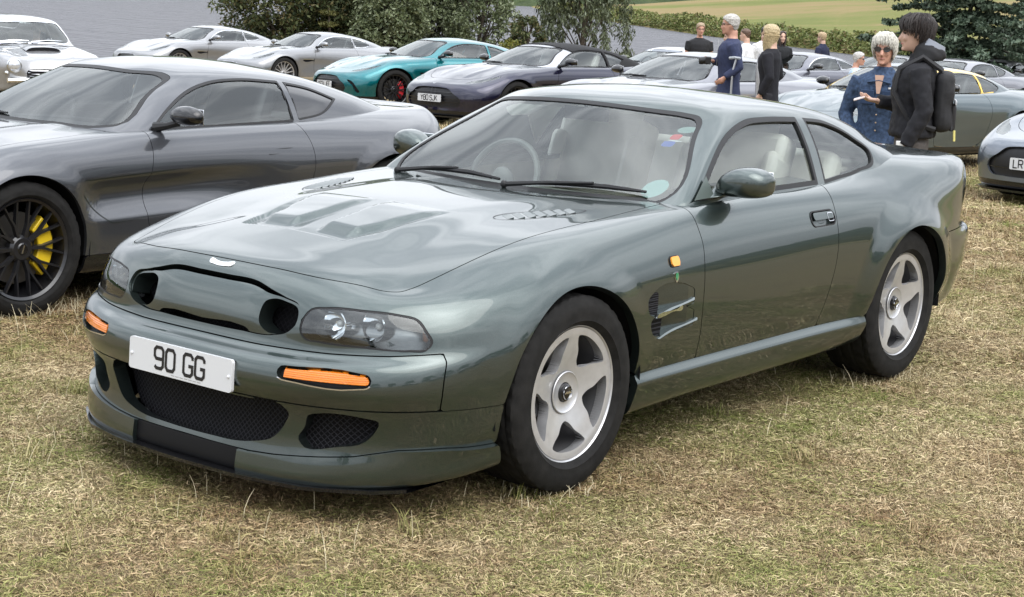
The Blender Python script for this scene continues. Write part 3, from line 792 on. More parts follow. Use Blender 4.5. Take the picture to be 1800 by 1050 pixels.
scatter('straw_litter', 'matted dead straw lying flat between the grass blades', [(4.0, 8.0, 420, 1.), (8.0, 12.5, 260, 1.25), (12.5, 20, 60, 2.)], ct, 17)
cl = bpy.data.collections.new('grass_clumps')
for i in range(4): cl.objects.link(tuft('clump', r_, 30, .085, .022, .6, .0015))
scatter('grass_clumps', 'taller scattered grass clumps in the field', [(4.0, 9.0, 5, 1.), (9., 16, 9, 1.1), (16, 30, 8, 1.5)], cl, 9)
# long pale stalks standing in front of and beside the cars
V = []; F = []; r_ = np.random.default_rng(11)
def stalk(x, y, h, lean):
    z0 = float(field_z(x, y)); a = r_.uniform(0, 6.283); d = np.array((math.cos(a), math.sin(a), 0))*lean; p_ = [np.array((x, y, z0))+d*t*t*h+np.array((0, 0, t*h)) for t in (0, .35, .7, 1)]
    s = np.array((-VIEW[1], VIEW[0], 0))*.0011; o = len(V)
    for i, q in enumerate(p_): k_ = (1, .9, .8, .35)[i]; V.extend([q-s*k_, q+s*k_])
    for i in range(3): F.append([o+2*i, o+2*i+1, o+2*i+3, o+2*i+2])
for cx_ in (0., -2.605):      # turf pushed up round the near tyres
    for _ in range(120): stalk(cx_+r_.normal()*.17, r_.uniform(.66, 1.02), r_.uniform(.02, .055), r_.uniform(.2, .9))
for _ in range(260): stalk(-.5+r_.normal()*.2, -3.78+r_.uniform(.66, 1.02), r_.uniform(.03, .09), r_.uniform(.2, .9))
for _ in range(34): stalk(r_.uniform(.75, 1.35), r_.uniform(-1.1, 1.0), r_.uniform(.05, .13), r_.uniform(.0, .5))
for _ in range(160): stalk(r_.uniform(-1.2, 2.2), r_.uniform(-3.0, -.9), r_.uniform(.06, .15), r_.uniform(.1, .8))
for _ in range(150): s_ = r_.uniform(4.4, 16); t_ = r_.uniform(-.33, .33)*s_; x, y = cam_xy(s_, t_); stalk(x, y, r_.uniform(.04, .11), r_.uniform(.2, 1.2))
for _ in range(500): stalk(r_.uniform(-12, -4), r_.uniform(-2.5, 2.5), r_.uniform(.06, .16), r_.uniform(.1, .6))
for _ in range(500): s_ = r_.uniform(16, 30); t_ = r_.uniform(-.33, .33)*s_; x, y = cam_xy(s_, t_); stalk(x, y, r_.uniform(.08, .2), r_.uniform(.1, .6))
tag(mesh_obj('grass_stalks', V, F, mat('stalk_straw', (.58, .51, .34), .7), smooth=False), 'thin pale grass stalks standing above the turf', 'grass', kind='stuff')
def hero_net():
    R = {}
    R[1] = [(0.945,0,0.125),(0.932,0.3,0.125),(0.875,0.55,0.13),(0.75,0.735,0.14),(0.58,0.845,0.16),(0.4,0.895,0.18),(0.02,0.9,0.21),(-0.38,0.885,0.225),(-0.8,0.885,0.235),(-1.3,0.885,0.235),(-1.8,0.89,0.24),(-2.2,0.895,0.25),(-2.6,0.9,0.26),(-3.0,0.885,0.27),(-3.35,0.83,0.29),(-3.6,0.68,0.31),(-3.7,0.38,0.32),(-3.72,0,0.32)]
    R[2] = [(0.945,0,0.17),(0.932,0.3,0.17),(0.875,0.555,0.175),(0.755,0.74,0.187),(0.585,0.85,0.207),(0.4,0.905,0.235),(0.02,0.92,0.27),(-0.38,0.905,0.29),(-0.8,0.905,0.3),(-1.3,0.905,0.3),(-1.8,0.91,0.3),(-2.2,0.925,0.31),(-2.6,0.93,0.32),(-3.0,0.91,0.33),(-3.35,0.855,0.34),(-3.62,0.7,0.355),(-3.72,0.39,0.36),(-3.74,0,0.36)]
    R[3] = [(0.925,0,0.26),(0.917,0.3,0.26),(0.862,0.55,0.265),(0.75,0.735,0.27),(0.59,0.86,0.28),(0.415,0.925,0.3),(0.02,0.94,0.34),(-0.38,0.92,0.36),(-0.8,0.915,0.365),(-1.3,0.915,0.365),(-1.8,0.918,0.365),(-2.2,0.94,0.375),(-2.6,0.955,0.39),(-3,0.93,0.4),(-3.35,0.875,0.41),(-3.65,0.715,0.42),(-3.75,0.4,0.425),(-3.77,0,0.425)]
    R[4] = [(0.93,0,0.355),(0.922,0.3,0.355),(0.868,0.555,0.357),(0.76,0.745,0.36),(0.6,0.872,0.37),(0.41,0.938,0.38),(0.02,0.958,0.41),(-0.38,0.938,0.43),(-0.8,0.932,0.435),(-1.3,0.932,0.435),(-1.8,0.935,0.435),(-2.2,0.952,0.445),(-2.6,0.97,0.455),(-3,0.945,0.465),(-3.37,0.885,0.475),(-3.68,0.725,0.48),(-3.79,0.405,0.485),(-3.81,0,0.485)]
    R[5] = [(0.968,0,0.44),(0.96,0.3,0.44),(0.905,0.56,0.44),(0.79,0.76,0.442),(0.62,0.885,0.45),(0.4,0.948,0.455),(0.02,0.966,0.48),(-0.38,0.948,0.5),(-0.8,0.943,0.505),(-1.3,0.943,0.505),(-1.8,0.945,0.505),(-2.2,0.96,0.51),(-2.6,0.977,0.52),(-3,0.952,0.53),(-3.38,0.89,0.54),(-3.69,0.73,0.545),(-3.79,0.41,0.55),(-3.81,0,0.55)]
    R[6] = [(0.95,0,0.515),(0.942,0.3,0.515),(0.888,0.555,0.518),(0.775,0.753,0.525),(0.61,0.882,0.535),(0.39,0.95,0.545),(0.02,0.97,0.56),(-0.38,0.953,0.575),(-0.8,0.948,0.58),(-1.3,0.947,0.58),(-1.8,0.95,0.58),(-2.2,0.963,0.585),(-2.6,0.98,0.59),(-3,0.955,0.595),(-3.385,0.89,0.63),(-3.68,0.722,0.632),(-3.77,0.405,0.632),(-3.79,0,0.632)]
    R[7] = [(0.89,0,0.545),(0.882,0.3,0.545),(0.833,0.545,0.55),(0.74,0.738,0.558),(0.592,0.872,0.572),(0.37,0.948,0.6),(0.02,0.972,0.625),(-0.38,0.955,0.64),(-0.8,0.948,0.65),(-1.3,0.946,0.65),(-1.8,0.95,0.65),(-2.2,0.962,0.655),(-2.6,0.98,0.66),(-3,0.953,0.665),(-3.345,0.872,0.672),(-3.62,0.695,0.672),(-3.705,0.39,0.672),(-3.725,0,0.672)]
    R[8] = [(0.868,0,0.63),(0.86,0.295,0.63),(0.82,0.55,0.632),(0.72,0.732,0.64),(0.562,0.865,0.655),(0.33,0.935,0.68),(0.02,0.955,0.705),(-0.38,0.945,0.72),(-0.8,0.937,0.73),(-1.3,0.935,0.73),(-1.8,0.94,0.735),(-2.2,0.95,0.74),(-2.6,0.965,0.745),(-3,0.935,0.75),(-3.36,0.866,0.77),(-3.635,0.708,0.775),(-3.725,0.395,0.775),(-3.745,0,0.775)]
    R[9] = [(0.825,0,0.735),(0.815,0.285,0.733),(0.765,0.53,0.725),(0.665,0.715,0.722),(0.505,0.835,0.735),(0.28,0.895,0.765),(0.01,0.91,0.795),(-0.38,0.905,0.81),(-0.8,0.9,0.83),(-1.3,0.9,0.835),(-1.8,0.905,0.84),(-2.2,0.915,0.845),(-2.6,0.915,0.855),(-3.01,0.9,0.88),(-3.37,0.852,0.9),(-3.65,0.71,0.905),(-3.74,0.4,0.905),(-3.76,0,0.905)]
    R[10] = [(0.765,0,0.788),(0.755,0.28,0.783),(0.7,0.51,0.765),(0.59,0.66,0.757),(0.43,0.745,0.79),(0.22,0.795,0.835),(-0.03,0.815,0.872),(-0.42,0.825,0.893),(-0.82,0.83,0.915),(-1.3,0.835,0.92),(-1.8,0.84,0.92),(-2.2,0.84,0.925),(-2.6,0.82,0.945),(-3,0.825,0.965),(-3.36,0.8,0.974),(-3.635,0.69,0.972),(-3.735,0.41,0.968),(-3.76,0,0.968)]
    R[11] = [(0.62,0,0.822),(0.605,0.26,0.82),(0.555,0.45,0.81),(0.46,0.55,0.81),(0.32,0.6,0.84),(0.14,0.63,0.875),(-0.08,0.645,0.9),(-0.45,0.66,0.92),(-0.83,0.7,0.935),(-1.3,0.74,0.95),(-1.8,0.74,0.95),(-2.2,0.74,0.965),(-2.62,0.7,1.02),(-2.97,0.69,1.018),(-3.28,0.66,1.004),(-3.54,0.56,0.994),(-3.66,0.36,0.996),(-3.7,0,0.998)]
    R[12] = [(0.4,0,0.865),(0.34,0,0.872),(0.27,0,0.882),(0.2,0,0.892),(0.12,0,0.905),(0.02,0,0.915),(-0.15,0,0.925),(-0.47,0,0.932),(-0.83,0,0.935),(-1.3,0,0.95),(-1.8,0,0.95),(-2.2,0,0.97),(-2.64,0,1.0),(-2.93,0,1.03),(-3.2,0,1.024),(-3.42,0,1.01),(-3.55,0,1.008),(-3.62,0,1.006)]
    c = np.array([-1.4, 0, 0])
    R1 = np.array(R[1])
    inw = c*np.array([1, 0, 0])-R1*np.array([1, 1, 0]); inw[:, 0] = np.clip(inw[:, 0], -1.2, 1.2)
    inw /= np.linalg.norm(inw, axis=1)[:, None]
    R[0] = (R1+inw*.12+np.array([0, 0, .0])).tolist()
    return [R[i] for i in range(13)]

def hero_cabin_net():
    T = [
     [(-.66,0,.90),(-.74,0,.925),(-.98,0,1.11),(-1.24,0,1.28),(-1.33,0,1.308),(-1.45,0,1.322),(-1.50,0,1.325)],
     [(-.69,.36,.90),(-.765,.365,.928),(-1.01,.335,1.10),(-1.27,.30,1.272),(-1.36,.28,1.302),(-1.47,.15,1.322),(-1.55,0,1.328)],
     [(-.77,.70,.90),(-.845,.70,.932),(-1.11,.62,1.095),(-1.37,.53,1.235),(-1.43,.49,1.275),(-1.52,.25,1.318),(-1.62,0,1.33)],
     [(-.86,.79,.90),(-.90,.785,.94),(-1.16,.69,1.10),(-1.40,.595,1.22),(-1.48,.53,1.27),(-1.58,.28,1.318),(-1.70,0,1.33)],
     [(-1.15,.81,.90),(-1.2,.795,.945),(-1.33,.70,1.11),(-1.50,.605,1.235),(-1.56,.55,1.272),(-1.65,.30,1.316),(-1.78,0,1.328)],
     [(-1.6,.81,.90),(-1.6,.797,.945),(-1.66,.705,1.11),(-1.72,.61,1.238),(-1.75,.555,1.272),(-1.8,.30,1.312),(-1.9,0,1.322)],
     [(-2.0,.81,.90),(-2.0,.79,.945),(-2.03,.705,1.105),(-2.06,.612,1.224),(-2.08,.555,1.258),(-2.1,.30,1.293),(-2.15,0,1.30)],
     [(-2.35,.80,.90),(-2.33,.775,.97),(-2.38,.70,1.09),(-2.42,.62,1.175),(-2.44,.55,1.215),(-2.46,.3,1.252),(-2.48,0,1.26)],
     [(-2.7,.79,.92),(-2.65,.755,1.0),(-2.68,.70,1.06),(-2.70,.63,1.105),(-2.72,.55,1.15),(-2.72,.3,1.19),(-2.72,0,1.20)],
     [(-3.0,.72,.93),(-2.95,.68,1.0),(-2.95,.62,1.035),(-2.93,.56,1.06),(-2.92,.48,1.085),(-2.90,.27,1.12),(-2.88,0,1.13)],
     [(-3.2,.38,.95),(-3.12,.36,1.0),(-3.07,.34,1.03),(-3.03,.32,1.055),(-3.0,.28,1.075),(-2.98,.15,1.09),(-2.96,0,1.10)],
     [(-3.25,0,.95),(-3.16,0,1.0),(-3.11,0,1.03),(-3.07,0,1.05),(-3.04,0,1.07),(-3.02,0,1.08),(-3.0,0,1.085)]]
    return np.array(T).transpose(1, 0, 2)
# ------------------------------------------------------------------ wheels (local: y = outwards, centre at origin)
def tyre_mesh(R, W, rim, n=96, tread=True):
    """tyre with real tread blocks; outward face at +y"""
    h = W/2
    prof = [(rim-.004, -h*.72), (rim+.012, -h*.80), (rim+(R-rim)*.45, -h*.99), (R-.035, -h*.98), (R-.012, -h*.88)]
    side = len(prof)
    cols = 25
    tr = []
    for i in range(cols):
        y = (-1+2*i/(cols-1))*h*.84
        tr.append((R-.006*(abs(y)/h)**2, y))
    out = [(R-.012, h*.88), (R-.035, h*.98), (rim+(R-rim)*.45, h*1.0), (rim+(R-rim)*.3, h*.985), (rim+(R-rim)*.26, h*.992), (rim+.012, h*.84), (rim-.004, h*.74)]
    full = prof+tr+out
    V = []; m = len(full); N = n*2
    for k in range(N):
        w = 2*math.pi*k/N
        for i, (r, y) in enumerate(full):
            if tread and side <= i < side+cols:
                j = i-side
                if j % 6 == 3: r -= .007
                elif (k + j//2) % 5 == 0 and (j < 7 or j > 17): r -= .005
                elif (k + j) % 7 == 0: r -= .003
            V.append((r*math.cos(w), y, r*math.sin(w)))
    F = [[k*m+i, k*m+i+1, ((k+1) % N)*m+i+1, ((k+1) % N)*m+i] for k in range(N) for i in range(m-1)]
    return V, F

def spoke_face(r_in, r_out, prof, wins, nr=40, na=360):
    """dished wheel face as polar surface trimmed by window outlines given in (angle*r_mean, r) of one sector"""
    rr = np.linspace(r_in, r_out, nr); aa = np.linspace(0, 2*math.pi, na+1)
    Rg, Ag = np.meshgrid(rr, aa)
    Y = np.interp(Rg, [q[0] for q in prof], [q[1] for q in prof])
    for _ in range(3): Y[:, 1:-1] = .25*Y[:, :-2]+.5*Y[:, 1:-1]+.25*Y[:, 2:]
    G = np.stack([Rg*np.cos(Ag), Y, Rg*np.sin(Ag)], -1)
    dy = np.gradient(Y, rr, axis=1)
    N = np.stack([-dy*np.cos(Ag), np.ones_like(Y), -dy*np.sin(Ag)], -1); N /= np.linalg.norm(N, axis=2, keepdims=True)
    s = Surf(G, N)
    s.F = s.F[:, ::-1] if np.cross(G[0, 1]-G[0, 0], G[1, 0]-G[0, 0])[1] > 0 else s.F
    return s

def face_orient(s):
    f = s.F[len(s.F)//2]; n = np.cross(s.V[f[1]]-s.V[f[0]], s.V[f[2]]-s.V[f[1]])
    if n@s.N[f[0]] < 0: s.F = s.F[:, ::-1]
    return s

def hero_wheel(parent, loc, rz, name='wheel'):
    w = empty(name, loc, rz, parent)
    V, F = tyre_mesh(.353, .275, .232); t = mesh_obj('tyre', V, F, TYRE, w); t.data.set_sharp_from_angle(angle=math.radians(35))
    # face
    s = face_orient(spoke_face(.02, .236, [(.0, .072), (.05, .072), (.075, .078), (.09, .082), (.15, .098), (.2, .108), (.212, .112), (.236, .112)], None))
    P = s.V[:, [0, 2]]; d = np.full(len(P), .1)
    for k in range(5):
        a = 2*math.pi*k/5+math.radians(54)
        c, sn = math.cos(a), math.sin(a)
        q = np.stack([P[:, 0]*-sn+P[:, 1]*c, P[:, 0]*c+P[:, 1]*sn], 1)
        pol = spline2([(0, .104), (.020, .112), (.048, .142), (.084, .168), (.095, .181), (.074, .196), (.038, .206), (0, .209), (-.038, .206), (-.074, .196), (-.095, .181), (-.084, .168), (-.048, .142), (-.020, .112)], 4)
        d = np.minimum(d, sd_poly(q, pol))
    m = flange(clip(s, -d), .05, direction=(0, -1, 0), flare=-.012)
    panel('rim', m, ALLOY, w)
    b = MB(); b.lathe([(.228, .06), (.235, .108), (.243, .116), (.247, .108), (.245, .09), (.236, .08)], 96)
    b.build('rim_lip', ALLOY, w)
    MB().lathe([(.230, .09), (.215, .03), (.205, -.10), (.222, -.12)], 72).build('rim_barrel', BARREL, w)
    MB().lathe([(.001, -.06), (.21, -.06), (.21, -.07)], 40).build('dark_backing_disc', DARK, w)  # dark disc added behind the spokes to make their gaps look deep and shaded
    b = MB(); b.lathe([(.001, .094), (.022, .094), (.030, .089), (.033, .078), (.036, .07)], 40).build('hub_cap', GLOSSBLACK, w)
    b = MB(); b.lathe([(.0235, .0935), (.0245, .0965), (.0255, .0935)], 40)
    b.box((0, .0955, 0), (.040, .002, .004)); b.box((0, .0955, .004), (.026, .002, .003))
    b.build('hub_emblem', CHROME, w)
    b = MB(); b.lathe([(.036, .0785), (.066, .080), (.073, .086), (.076, .0835)], 60).build('hub_ring', ALLOY, w)
    b = MB(); b.lathe([(.04, .0), (.178, .0), (.178, -.03), (.04, -.03)], 60).build('brake_disc', STEEL, w)
    b = MB(); b.box((.14, .01, .02), (.07, .08, .20)).build('brake_caliper', mat('caliper_black', (.02, .02, .022), .4), w, bevel=.012)
    return w

def modern_wheel(parent, loc, rz, spokes=10, R=.348, rim=.262, W=.27, metal=None, caliper=None, split=True, name='wheel', fine=True):
    metal = metal or GLOSSBLACK
    w = empty(name, loc, rz, parent)
    V, F = tyre_mesh(R, W, rim-.006, n=72 if fine else 36, tread=fine); mesh_obj('tyre', V, F, TYRE, w)
    h = W/2
    b = MB()
    b.lathe([(rim-.022, h*.3), (rim-.016, h*.78), (rim-.002, h*.86), (rim+.003, h*.80), (rim, h*.7)], 72)
    b.lathe([(rim-.016, h*.7), (rim-.03, 0), (rim-.035, -h*.8)], 60)
    b.lathe([(.001, h*.66), (.055, h*.66), (.07, h*.55), (.072, h*.3)], 40)
    for k in range(spokes):
        a0 = 2*math.pi*k/spokes
        for sgn in ((-1, 1) if split else (0,)):
            da = sgn*math.pi/spokes*.52
            r1 = rim-.018
            p0 = np.array((.05*math.cos(a0), h*.62, .05*math.sin(a0))); pm = np.array((.13*math.cos(a0+da*.25), h*.66, .13*math.sin(a0+da*.25)))
            p1 = np.array((r1*math.cos(a0+da), h*.76, r1*math.sin(a0+da)))
            wd = .009 if split else .013
            for qa, qb, wa, wb in ((p0, pm, wd*1.3, wd), (pm, p1, wd, wd*.8)):
                t = qb-qa; sd_ = np.cross(t, (0, 1, 0)); sd_ /= np.linalg.norm(sd_); dn = np.array((0, -.022, 0))
                b.add([qa-sd_*wa+dn, qa-sd_*wa*.6, qa+sd_*wa*.6, qa+sd_*wa+dn, qb-sd_*wb+dn, qb-sd_*wb*.6, qb+sd_*wb*.6, qb+sd_*wb+dn],
                      [[0, 1, 5, 4], [1, 2, 6, 5], [2, 3, 7, 6], [3, 0, 4, 7]])
    b.build('rim', metal, w)
    MB().lathe([(.001, h*.70), (.026, h*.70), (.032, h*.66)], 32).build('hub_cap', GLOSSBLACK, w)
    e = MB(); e.box((0, h*.705, 0), (.044, .002, .007), Matrix.Rotation(math.radians(70), 4, 'Y')); e.build('hub_emblem', CHROME, w)
    MB().lathe([(.05, h*.2), (.185, h*.2), (.185, h*-.1), (.05, h*-.1)], 48).build('brake_disc', STEEL, w)
    if caliper:
        c = MB(); ang = [math.radians(a) for a in np.linspace(-48, 48, 9)]
        V = []; 
        for a in ang:
            for r, y in ((.115, h*.46), (.205, h*.46), (.212, h*.30), (.212, -h*.2), (.115, -h*.2)):
                V.append((-r*math.cos(a), y, r*math.sin(a)))
        F = [[i*5+j, i*5+(j+1) % 5, (i+1)*5+(j+1) % 5, (i+1)*5+j] for i in range(8) for j in range(5)]+[[0, 1, 2, 3, 4][::-1], [40+j for j in range(5)]]
        c.add(V, F).build('brake_caliper', caliper, w, bevel=.006)
    return w
# ------------------------------------------------------------------ the dark green coupe
def side(x): return lambda V: V[:, 1] > x
def build_hero():
    root = empty('sports_coupe', (0, 0, 0))
    tag(root, 'dark green metallic 1990s coupe with plate 90 GG, foremost on the grass', 'car', 'sports cars parked on the grass')
    PAINT = paint('green_metallic_paint', (.058, .0775, .0735), metal=.85, rough=.3)
    G = loft(hero_net(), .0125)
    # wheel-arch flares and bonnet bulges are pressed into the skin
    x, y, z = G[..., 0], G[..., 1], G[..., 2]
    r = np.hypot(x+2.60, z-.335)
    fl = (1-smoothstep(.40, .56, r))*smoothstep(.25, .45, z)
    G[..., 1] += .026*fl*smoothstep(.6, .8, y)
    r = np.hypot(x+.005, z-.337)
    fl = (1-smoothstep(.40, .52, r))*smoothstep(.3, .5, z)
    G[..., 1] += .008*fl*smoothstep(.6, .8, y)
    top = smoothstep(.70, .76, z)
    G[..., 2] += .012*top*(1-smoothstep(.30, .50, y))*smoothstep(.72, .35, x)*smoothstep(-.75, -.45, x)
    # two air scoops set in a shallow trapezium
    yo = .255+.10*np.clip((.46-x)/.5, 0, 1)
    inside = (1-smoothstep(-.010, .003, y-yo))*smoothstep(-.06, .0, x)*(1-smoothstep(.452, .464, x))
    depth = .017*np.clip((x+.05)/.5, 0, 1)
    ph = smoothstep(.0, .035, y-.028-.03*np.clip(x/.45, 0, 1))*(1-smoothstep(-.045, -.012, y-yo+.03*np.clip(x/.45, 0, 1)))*(1-smoothstep(.335, .415, x))
    G[..., 2] += top*inside*(-depth*(1-ph)+ph*.010*np.clip((x+.03)/.1, 0, 1))
    # sill ledge
    N = grid_normals(G)
    S = Surf(G, N); V = S.V
    X, Y, Z = V[:, 0], V[:, 1], V[:, 2]
    gap = .002
    # ---- regions (negative inside)
    bonnet_pts = [(.768, -.1, 1), (.768, 0), (.762, .227), (.733, .412), (.676, .564), (.640, .645), (.618, .668), (.583, .680), (.492, .697), (.27, .720), (0, .733), (-.37, .732), (-.84, .712, 1), (-.772, .36), (-.742, 0), (-.742, -.1, 1)]
    bon = region(S, spline2(bonnet_pts, 10), (0, 1), lambda v: v[:, 2] > .68)
    arch_f = np.hypot(X+.005, Z-.337)-.40; arch_f = np.where(Y > .5, arch_f, .12)
    arch_r = np.hypot(X+2.60, Z-.332)-.402; arch_r = np.where(Y > .5, arch_r, .12)
    door = region(S, spline2([(-.862, .93), (-.848, .873), (-.838, .80), (-.818, .696), (-.812, .565), (-.83, .40), (-.835, .350, 1), (-1.795, .350, 1), (-1.834, .487), (-1.875, .621), (-1.90, .73), (-1.92, .848), (-1.955, .915), (-1.99, .96), (-1.99, 1.0, 1), (-.87, 1.0, 1)], 8), (0, 2), side(.55))
    ztop = np.interp(Y, [0, .3, .56, .74, .87], [.549, .549, .554, .562, .574])
    bump = np.maximum(np.maximum(.632-.02*np.clip((Z-.45)/.1, -1, 1)**2-X, Z-ztop), .386-Z)
    zlip = np.interp(Y, [0, .3, .4, .56, .66, .71, .77, .86, .91], [.197, .197, .202, .217, .228, .240, .253, .254, .246])
    front = np.where(X > .2, 0, 1.)
    dam = np.maximum(np.maximum(Z-.384, zlip-Z), .2-X)
    lip = np.maximum(np.maximum(Z-zlip, .2-X), -1)
    half = [(0, .577), (.187, .579), (.337, .585), (.395, .603), (.428, .645), (.418, .685), (.345, .710), (.288, .724), (.215, .742), (.065, .746), (0, .746)]
    def both(h): return spline2(h+[(-a, b) for a, b in h[-2:0:-1]], 8)
    grille_poly = both(half); gril = region(S, grille_poly, (1, 2), lambda v: v[:, 0] > .5)
    head_poly = spline2([(.443, .608), (.440, .65), (.457, .684), (.513, .697), (.631, .699), (.726, .693), (.779, .680), (.812, .645), (.832, .604), (.825, .585), (.785, .579), (.664, .581), (.517, .584), (.460, .590)], 6)
    head = region(S, head_poly, (1, 2), lambda v: v[:, 0] > .4)
    ind_poly = spline2([(.433, .476), (.430, .500), (.440, .511, 1), (.690, .512), (.720, .505), (.730, .487), (.722, .468), (.700, .463), (.452, .467, 1)], 5)
    ind = region(S, ind_poly, (1, 2), lambda v: v[:, 0] > .4)
    mouth_poly = both([(0, .374), (.26, .374), (.435, .366), (.448, .352), (.432, .31), (.385, .255), (.30, .228), (.12, .215), (0, .213)])
    mouth = region(S, mouth_poly, (1, 2), lambda v: v[:, 0] > .5)
    duct_poly = spline2([(.52, .352), (.545, .360), (.70, .358), (.728, .350), (.715, .310), (.675, .268), (.62, .256), (.49, .252), (.482, .265), (.505, .31)], 5)
    duct = region(S, duct_poly, (1, 2), lambda v: v[:, 0] > .4)
    sill = np.maximum.reduce([Z-.356, X+.395, -2.20-X, .5-Y]); sill = np.maximum(sill, -arch_f); sill = np.maximum(sill, -arch_r)
    rocker_cond = np.where(Y > .5, 0, .12)
    v1 = spline2([(-.425, .64), (-.44, .652), (-.73, .652), (-.745, .645, 1), (-.745, .585, 1), (-.60, .580), (-.48, .572), (-.44, .58)], 5)
    v2 = spline2([(-.455, .555), (-.475, .565), (-.74, .566), (-.752, .560, 1), (-.752, .500, 1), (-.62, .497), (-.51, .490), (-.475, .50)], 5)
    ven = np.minimum(region(S, v1, (0, 2), side(.5)), region(S, v2, (0, 2), side(.5)))
    hnd_poly = rrect(-1.895, -1.70, .795, .853, .026)
    hnd = region(S, hnd_poly, (0, 2), side(.5))
    fuel = region(S, rrect(-3.0, -2.86, .50, .64, .06), (0, 1), lambda v: v[:, 2] > .9)
    boot = region(S, spline2([(-3.06, -.1, 1), (-3.06, .45), (-3.10, .57), (-3.2, .60), (-3.50, .54), (-3.60, .42), (-3.66, 0), (-3.66, -.1, 1)], 8), (0, 1), lambda v: v[:, 2] > .9)
    cabin_hole = region(S, spline2([(-.74, -.1, 1), (-.76, .36), (-.86, .66), (-1.0, .755), (-1.5, .76), (-2.1, .75), (-2.6, .70), (-2.88, .60), (-3.02, .35), (-3.06, -.1, 1)], 8), (0, 1), lambda v: v[:, 2] > .8)
    rearb = np.maximum(np.maximum(Z-.662, X+3.03), .12-.24+0*X)
    HSf = refine(S, head < .03); head2 = region(HSf, head_poly, (1, 2)); ISf = refine(S, ind < .03); ind2 = region(ISf, ind_poly, (1, 2))
    VSf = refine(S, ven < .03); ven2 = np.minimum(region(VSf, v1, (0, 2)), region(VSf, v2, (0, 2))); DSf = refine(S, hnd < .03); hnd2 = region(DSf, hnd_poly, (0, 2))
    # ---- body shell: everything that is left
    body = np.maximum.reduce([-(bon-gap), -(arch_f), -(arch_r), -(door-gap), -(bump-gap), -(dam-gap*.6), -(lip), -gril, -head, -(sill), -ven, -(boot-gap), -cabin_hole, -(rearb-gap)])
    m = clip(S, body); m = flange(m, .035); panel('body_shell', merge(m, mirror(m)), PAINT, root)
    m = flange(clip(S, np.maximum(bon+gap, -9)), .015); o = panel('bonnet', merge(m, mirror(m)), PAINT, root)
    m = flange(clip(S, boot+gap), .015); panel('boot_lid', merge(m, mirror(m)), PAINT, root)
    m = flange(clip(S, rearb+gap), .02); panel('rear_bumper', merge(m, mirror(m)), PAINT, root)
    d = np.maximum(bump+gap, -(ind)); m = flange(clip(S, d), .03); panel('front_bumper', merge(m, mirror(m)), PAINT, root)
    d = np.maximum.reduce([dam+gap*.6, -mouth, -duct, -arch_f]); m = flange(clip(S, d), .05); panel('air_dam', merge(m, mirror(m)), PAINT, root)
    d = np.maximum.reduce([lip+.001, -arch_f, .26-Y]); m = flange(offset(clip(S, d), .020), .04); [panel('front_lip', q_, PAINT, root) for q_ in (m, mirror(m))]
    d = np.maximum(lip+.001, Y-.262); m = flange(offset(clip(S, d), .004), .02); panel('lip_insert', merge(m, mirror(m)), mat('satin_black', (.006, .006, .007), .5, spec=.2), root)
    # black undertray under the lip
    b = MB(); ys = np.linspace(-.80, .80, 25)
    xs = np.interp(np.abs(ys), [0, .3, .55, .735, .82], [.992, .980, .925, .797, .675])
    n = len(ys)
    b.add([(a, c, .112) for a, c in zip(xs, ys)]+[(a, c, .124) for a, c in zip(xs, ys)]+[(.35, c, .112) for c in ys]+[(.35, c, .124) for c in ys],
          [[i, i+1, n+i+1, n+i] for i in range(n-1)]+[[n+i, n+i+1, 3*n+i+1, 3*n+i] for i in range(n-1)]+[[2*n+i, 2*n+i+1, i+1, i] for i in range(n-1)])
    b.build('splitter', GLOSSBLACK, root)
    m = clip(refine(S, sill < .03, 3), None) if False else clip(S, sill+.001); zz_ = m[0][:, 2:3]; m = flange(renorm((m[0]+m[1]*(.026*(1-smoothstep(.322, .357, zz_))), m[1], m[2], m[3])), .03)
    for k, mm in enumerate((m, mirror(m))): panel('sill', mm, PAINT, root)
    for k in (0, 1):
        fx = (lambda q: q) if k == 0 else mirror
        door_o = panel('door', fx(flange(clip(S, np.maximum.reduce([door+gap, -hnd, -sill])), .02)), PAINT, root)
        # handle: pocket, flap
        m = clip(DSf, hnd2+.001); t_ = np.clip((-hnd2.min()), .001, 1); panel('handle_recess', fx(offset(m, -.020)), PAINT, door_o)
        dd = region(DSf, rrect(-1.885, -1.72, .819, .848, .012), (0, 2)); panel('door_handle', fx(flange(offset(clip(DSf, dd), .005), .024)), PAINT, door_o)
        dd = np.maximum(hnd2-.004, -(hnd2+.001)); panel('handle_seal', fx(flange(offset(clip(DSf, dd), .003), .02)), BLACK, door_o)
        dd = np.abs(region(DSf, rrect(-1.88, -1.83, .805, .845, .01), (0, 2))+.004)-.0015; mm = clip(DSf, dd); panel('lock_ring', fx(offset(mm, .007)), CHROME, door_o)
        # headlamp
        hl = empty('headlamp', (0, 0, 0), 0, root)
        m = clip(HSf, head2+.004); panel('lens', fx(offset(m, -.003)), LENS, hl)
        dd = np.maximum(head2, -(head2+.0055)); panel('lens_seal', fx(flange(offset(clip(HSf, dd), -.002), .02)), BLACK, hl)
        m = clip(S, head+.004); m = clip(HSf, head2+.003); bk = renorm((m[0]-m[1]*(.088+0*m[0][:, 1:2]), m[1], m[2], m[3])); panel('lamp_bucket', fx(bk), mat('lamp_bucket', (.22, .225, .23), .25, .85), hl)
        sg = 1 if k == 0 else -1
        for (cx, cy, rad) in ((.805, .530, .048), (.738, .640, .048)):
            bb = MB(); bb.lathe([(.004, -.035), (rad*.5, -.026), (rad*.85, -.004), (rad, .014), (rad+.004, .012), (rad+.004, -.03)], 32, 'x', (cx-.042, cy*sg, .638)); bb.build('reflector', CHROME, hl)
            MB().ball((cx-.055, cy*sg, .638), .012).build('bulb', mat('bulb_white', (.8, .8, .78), .2), hl)
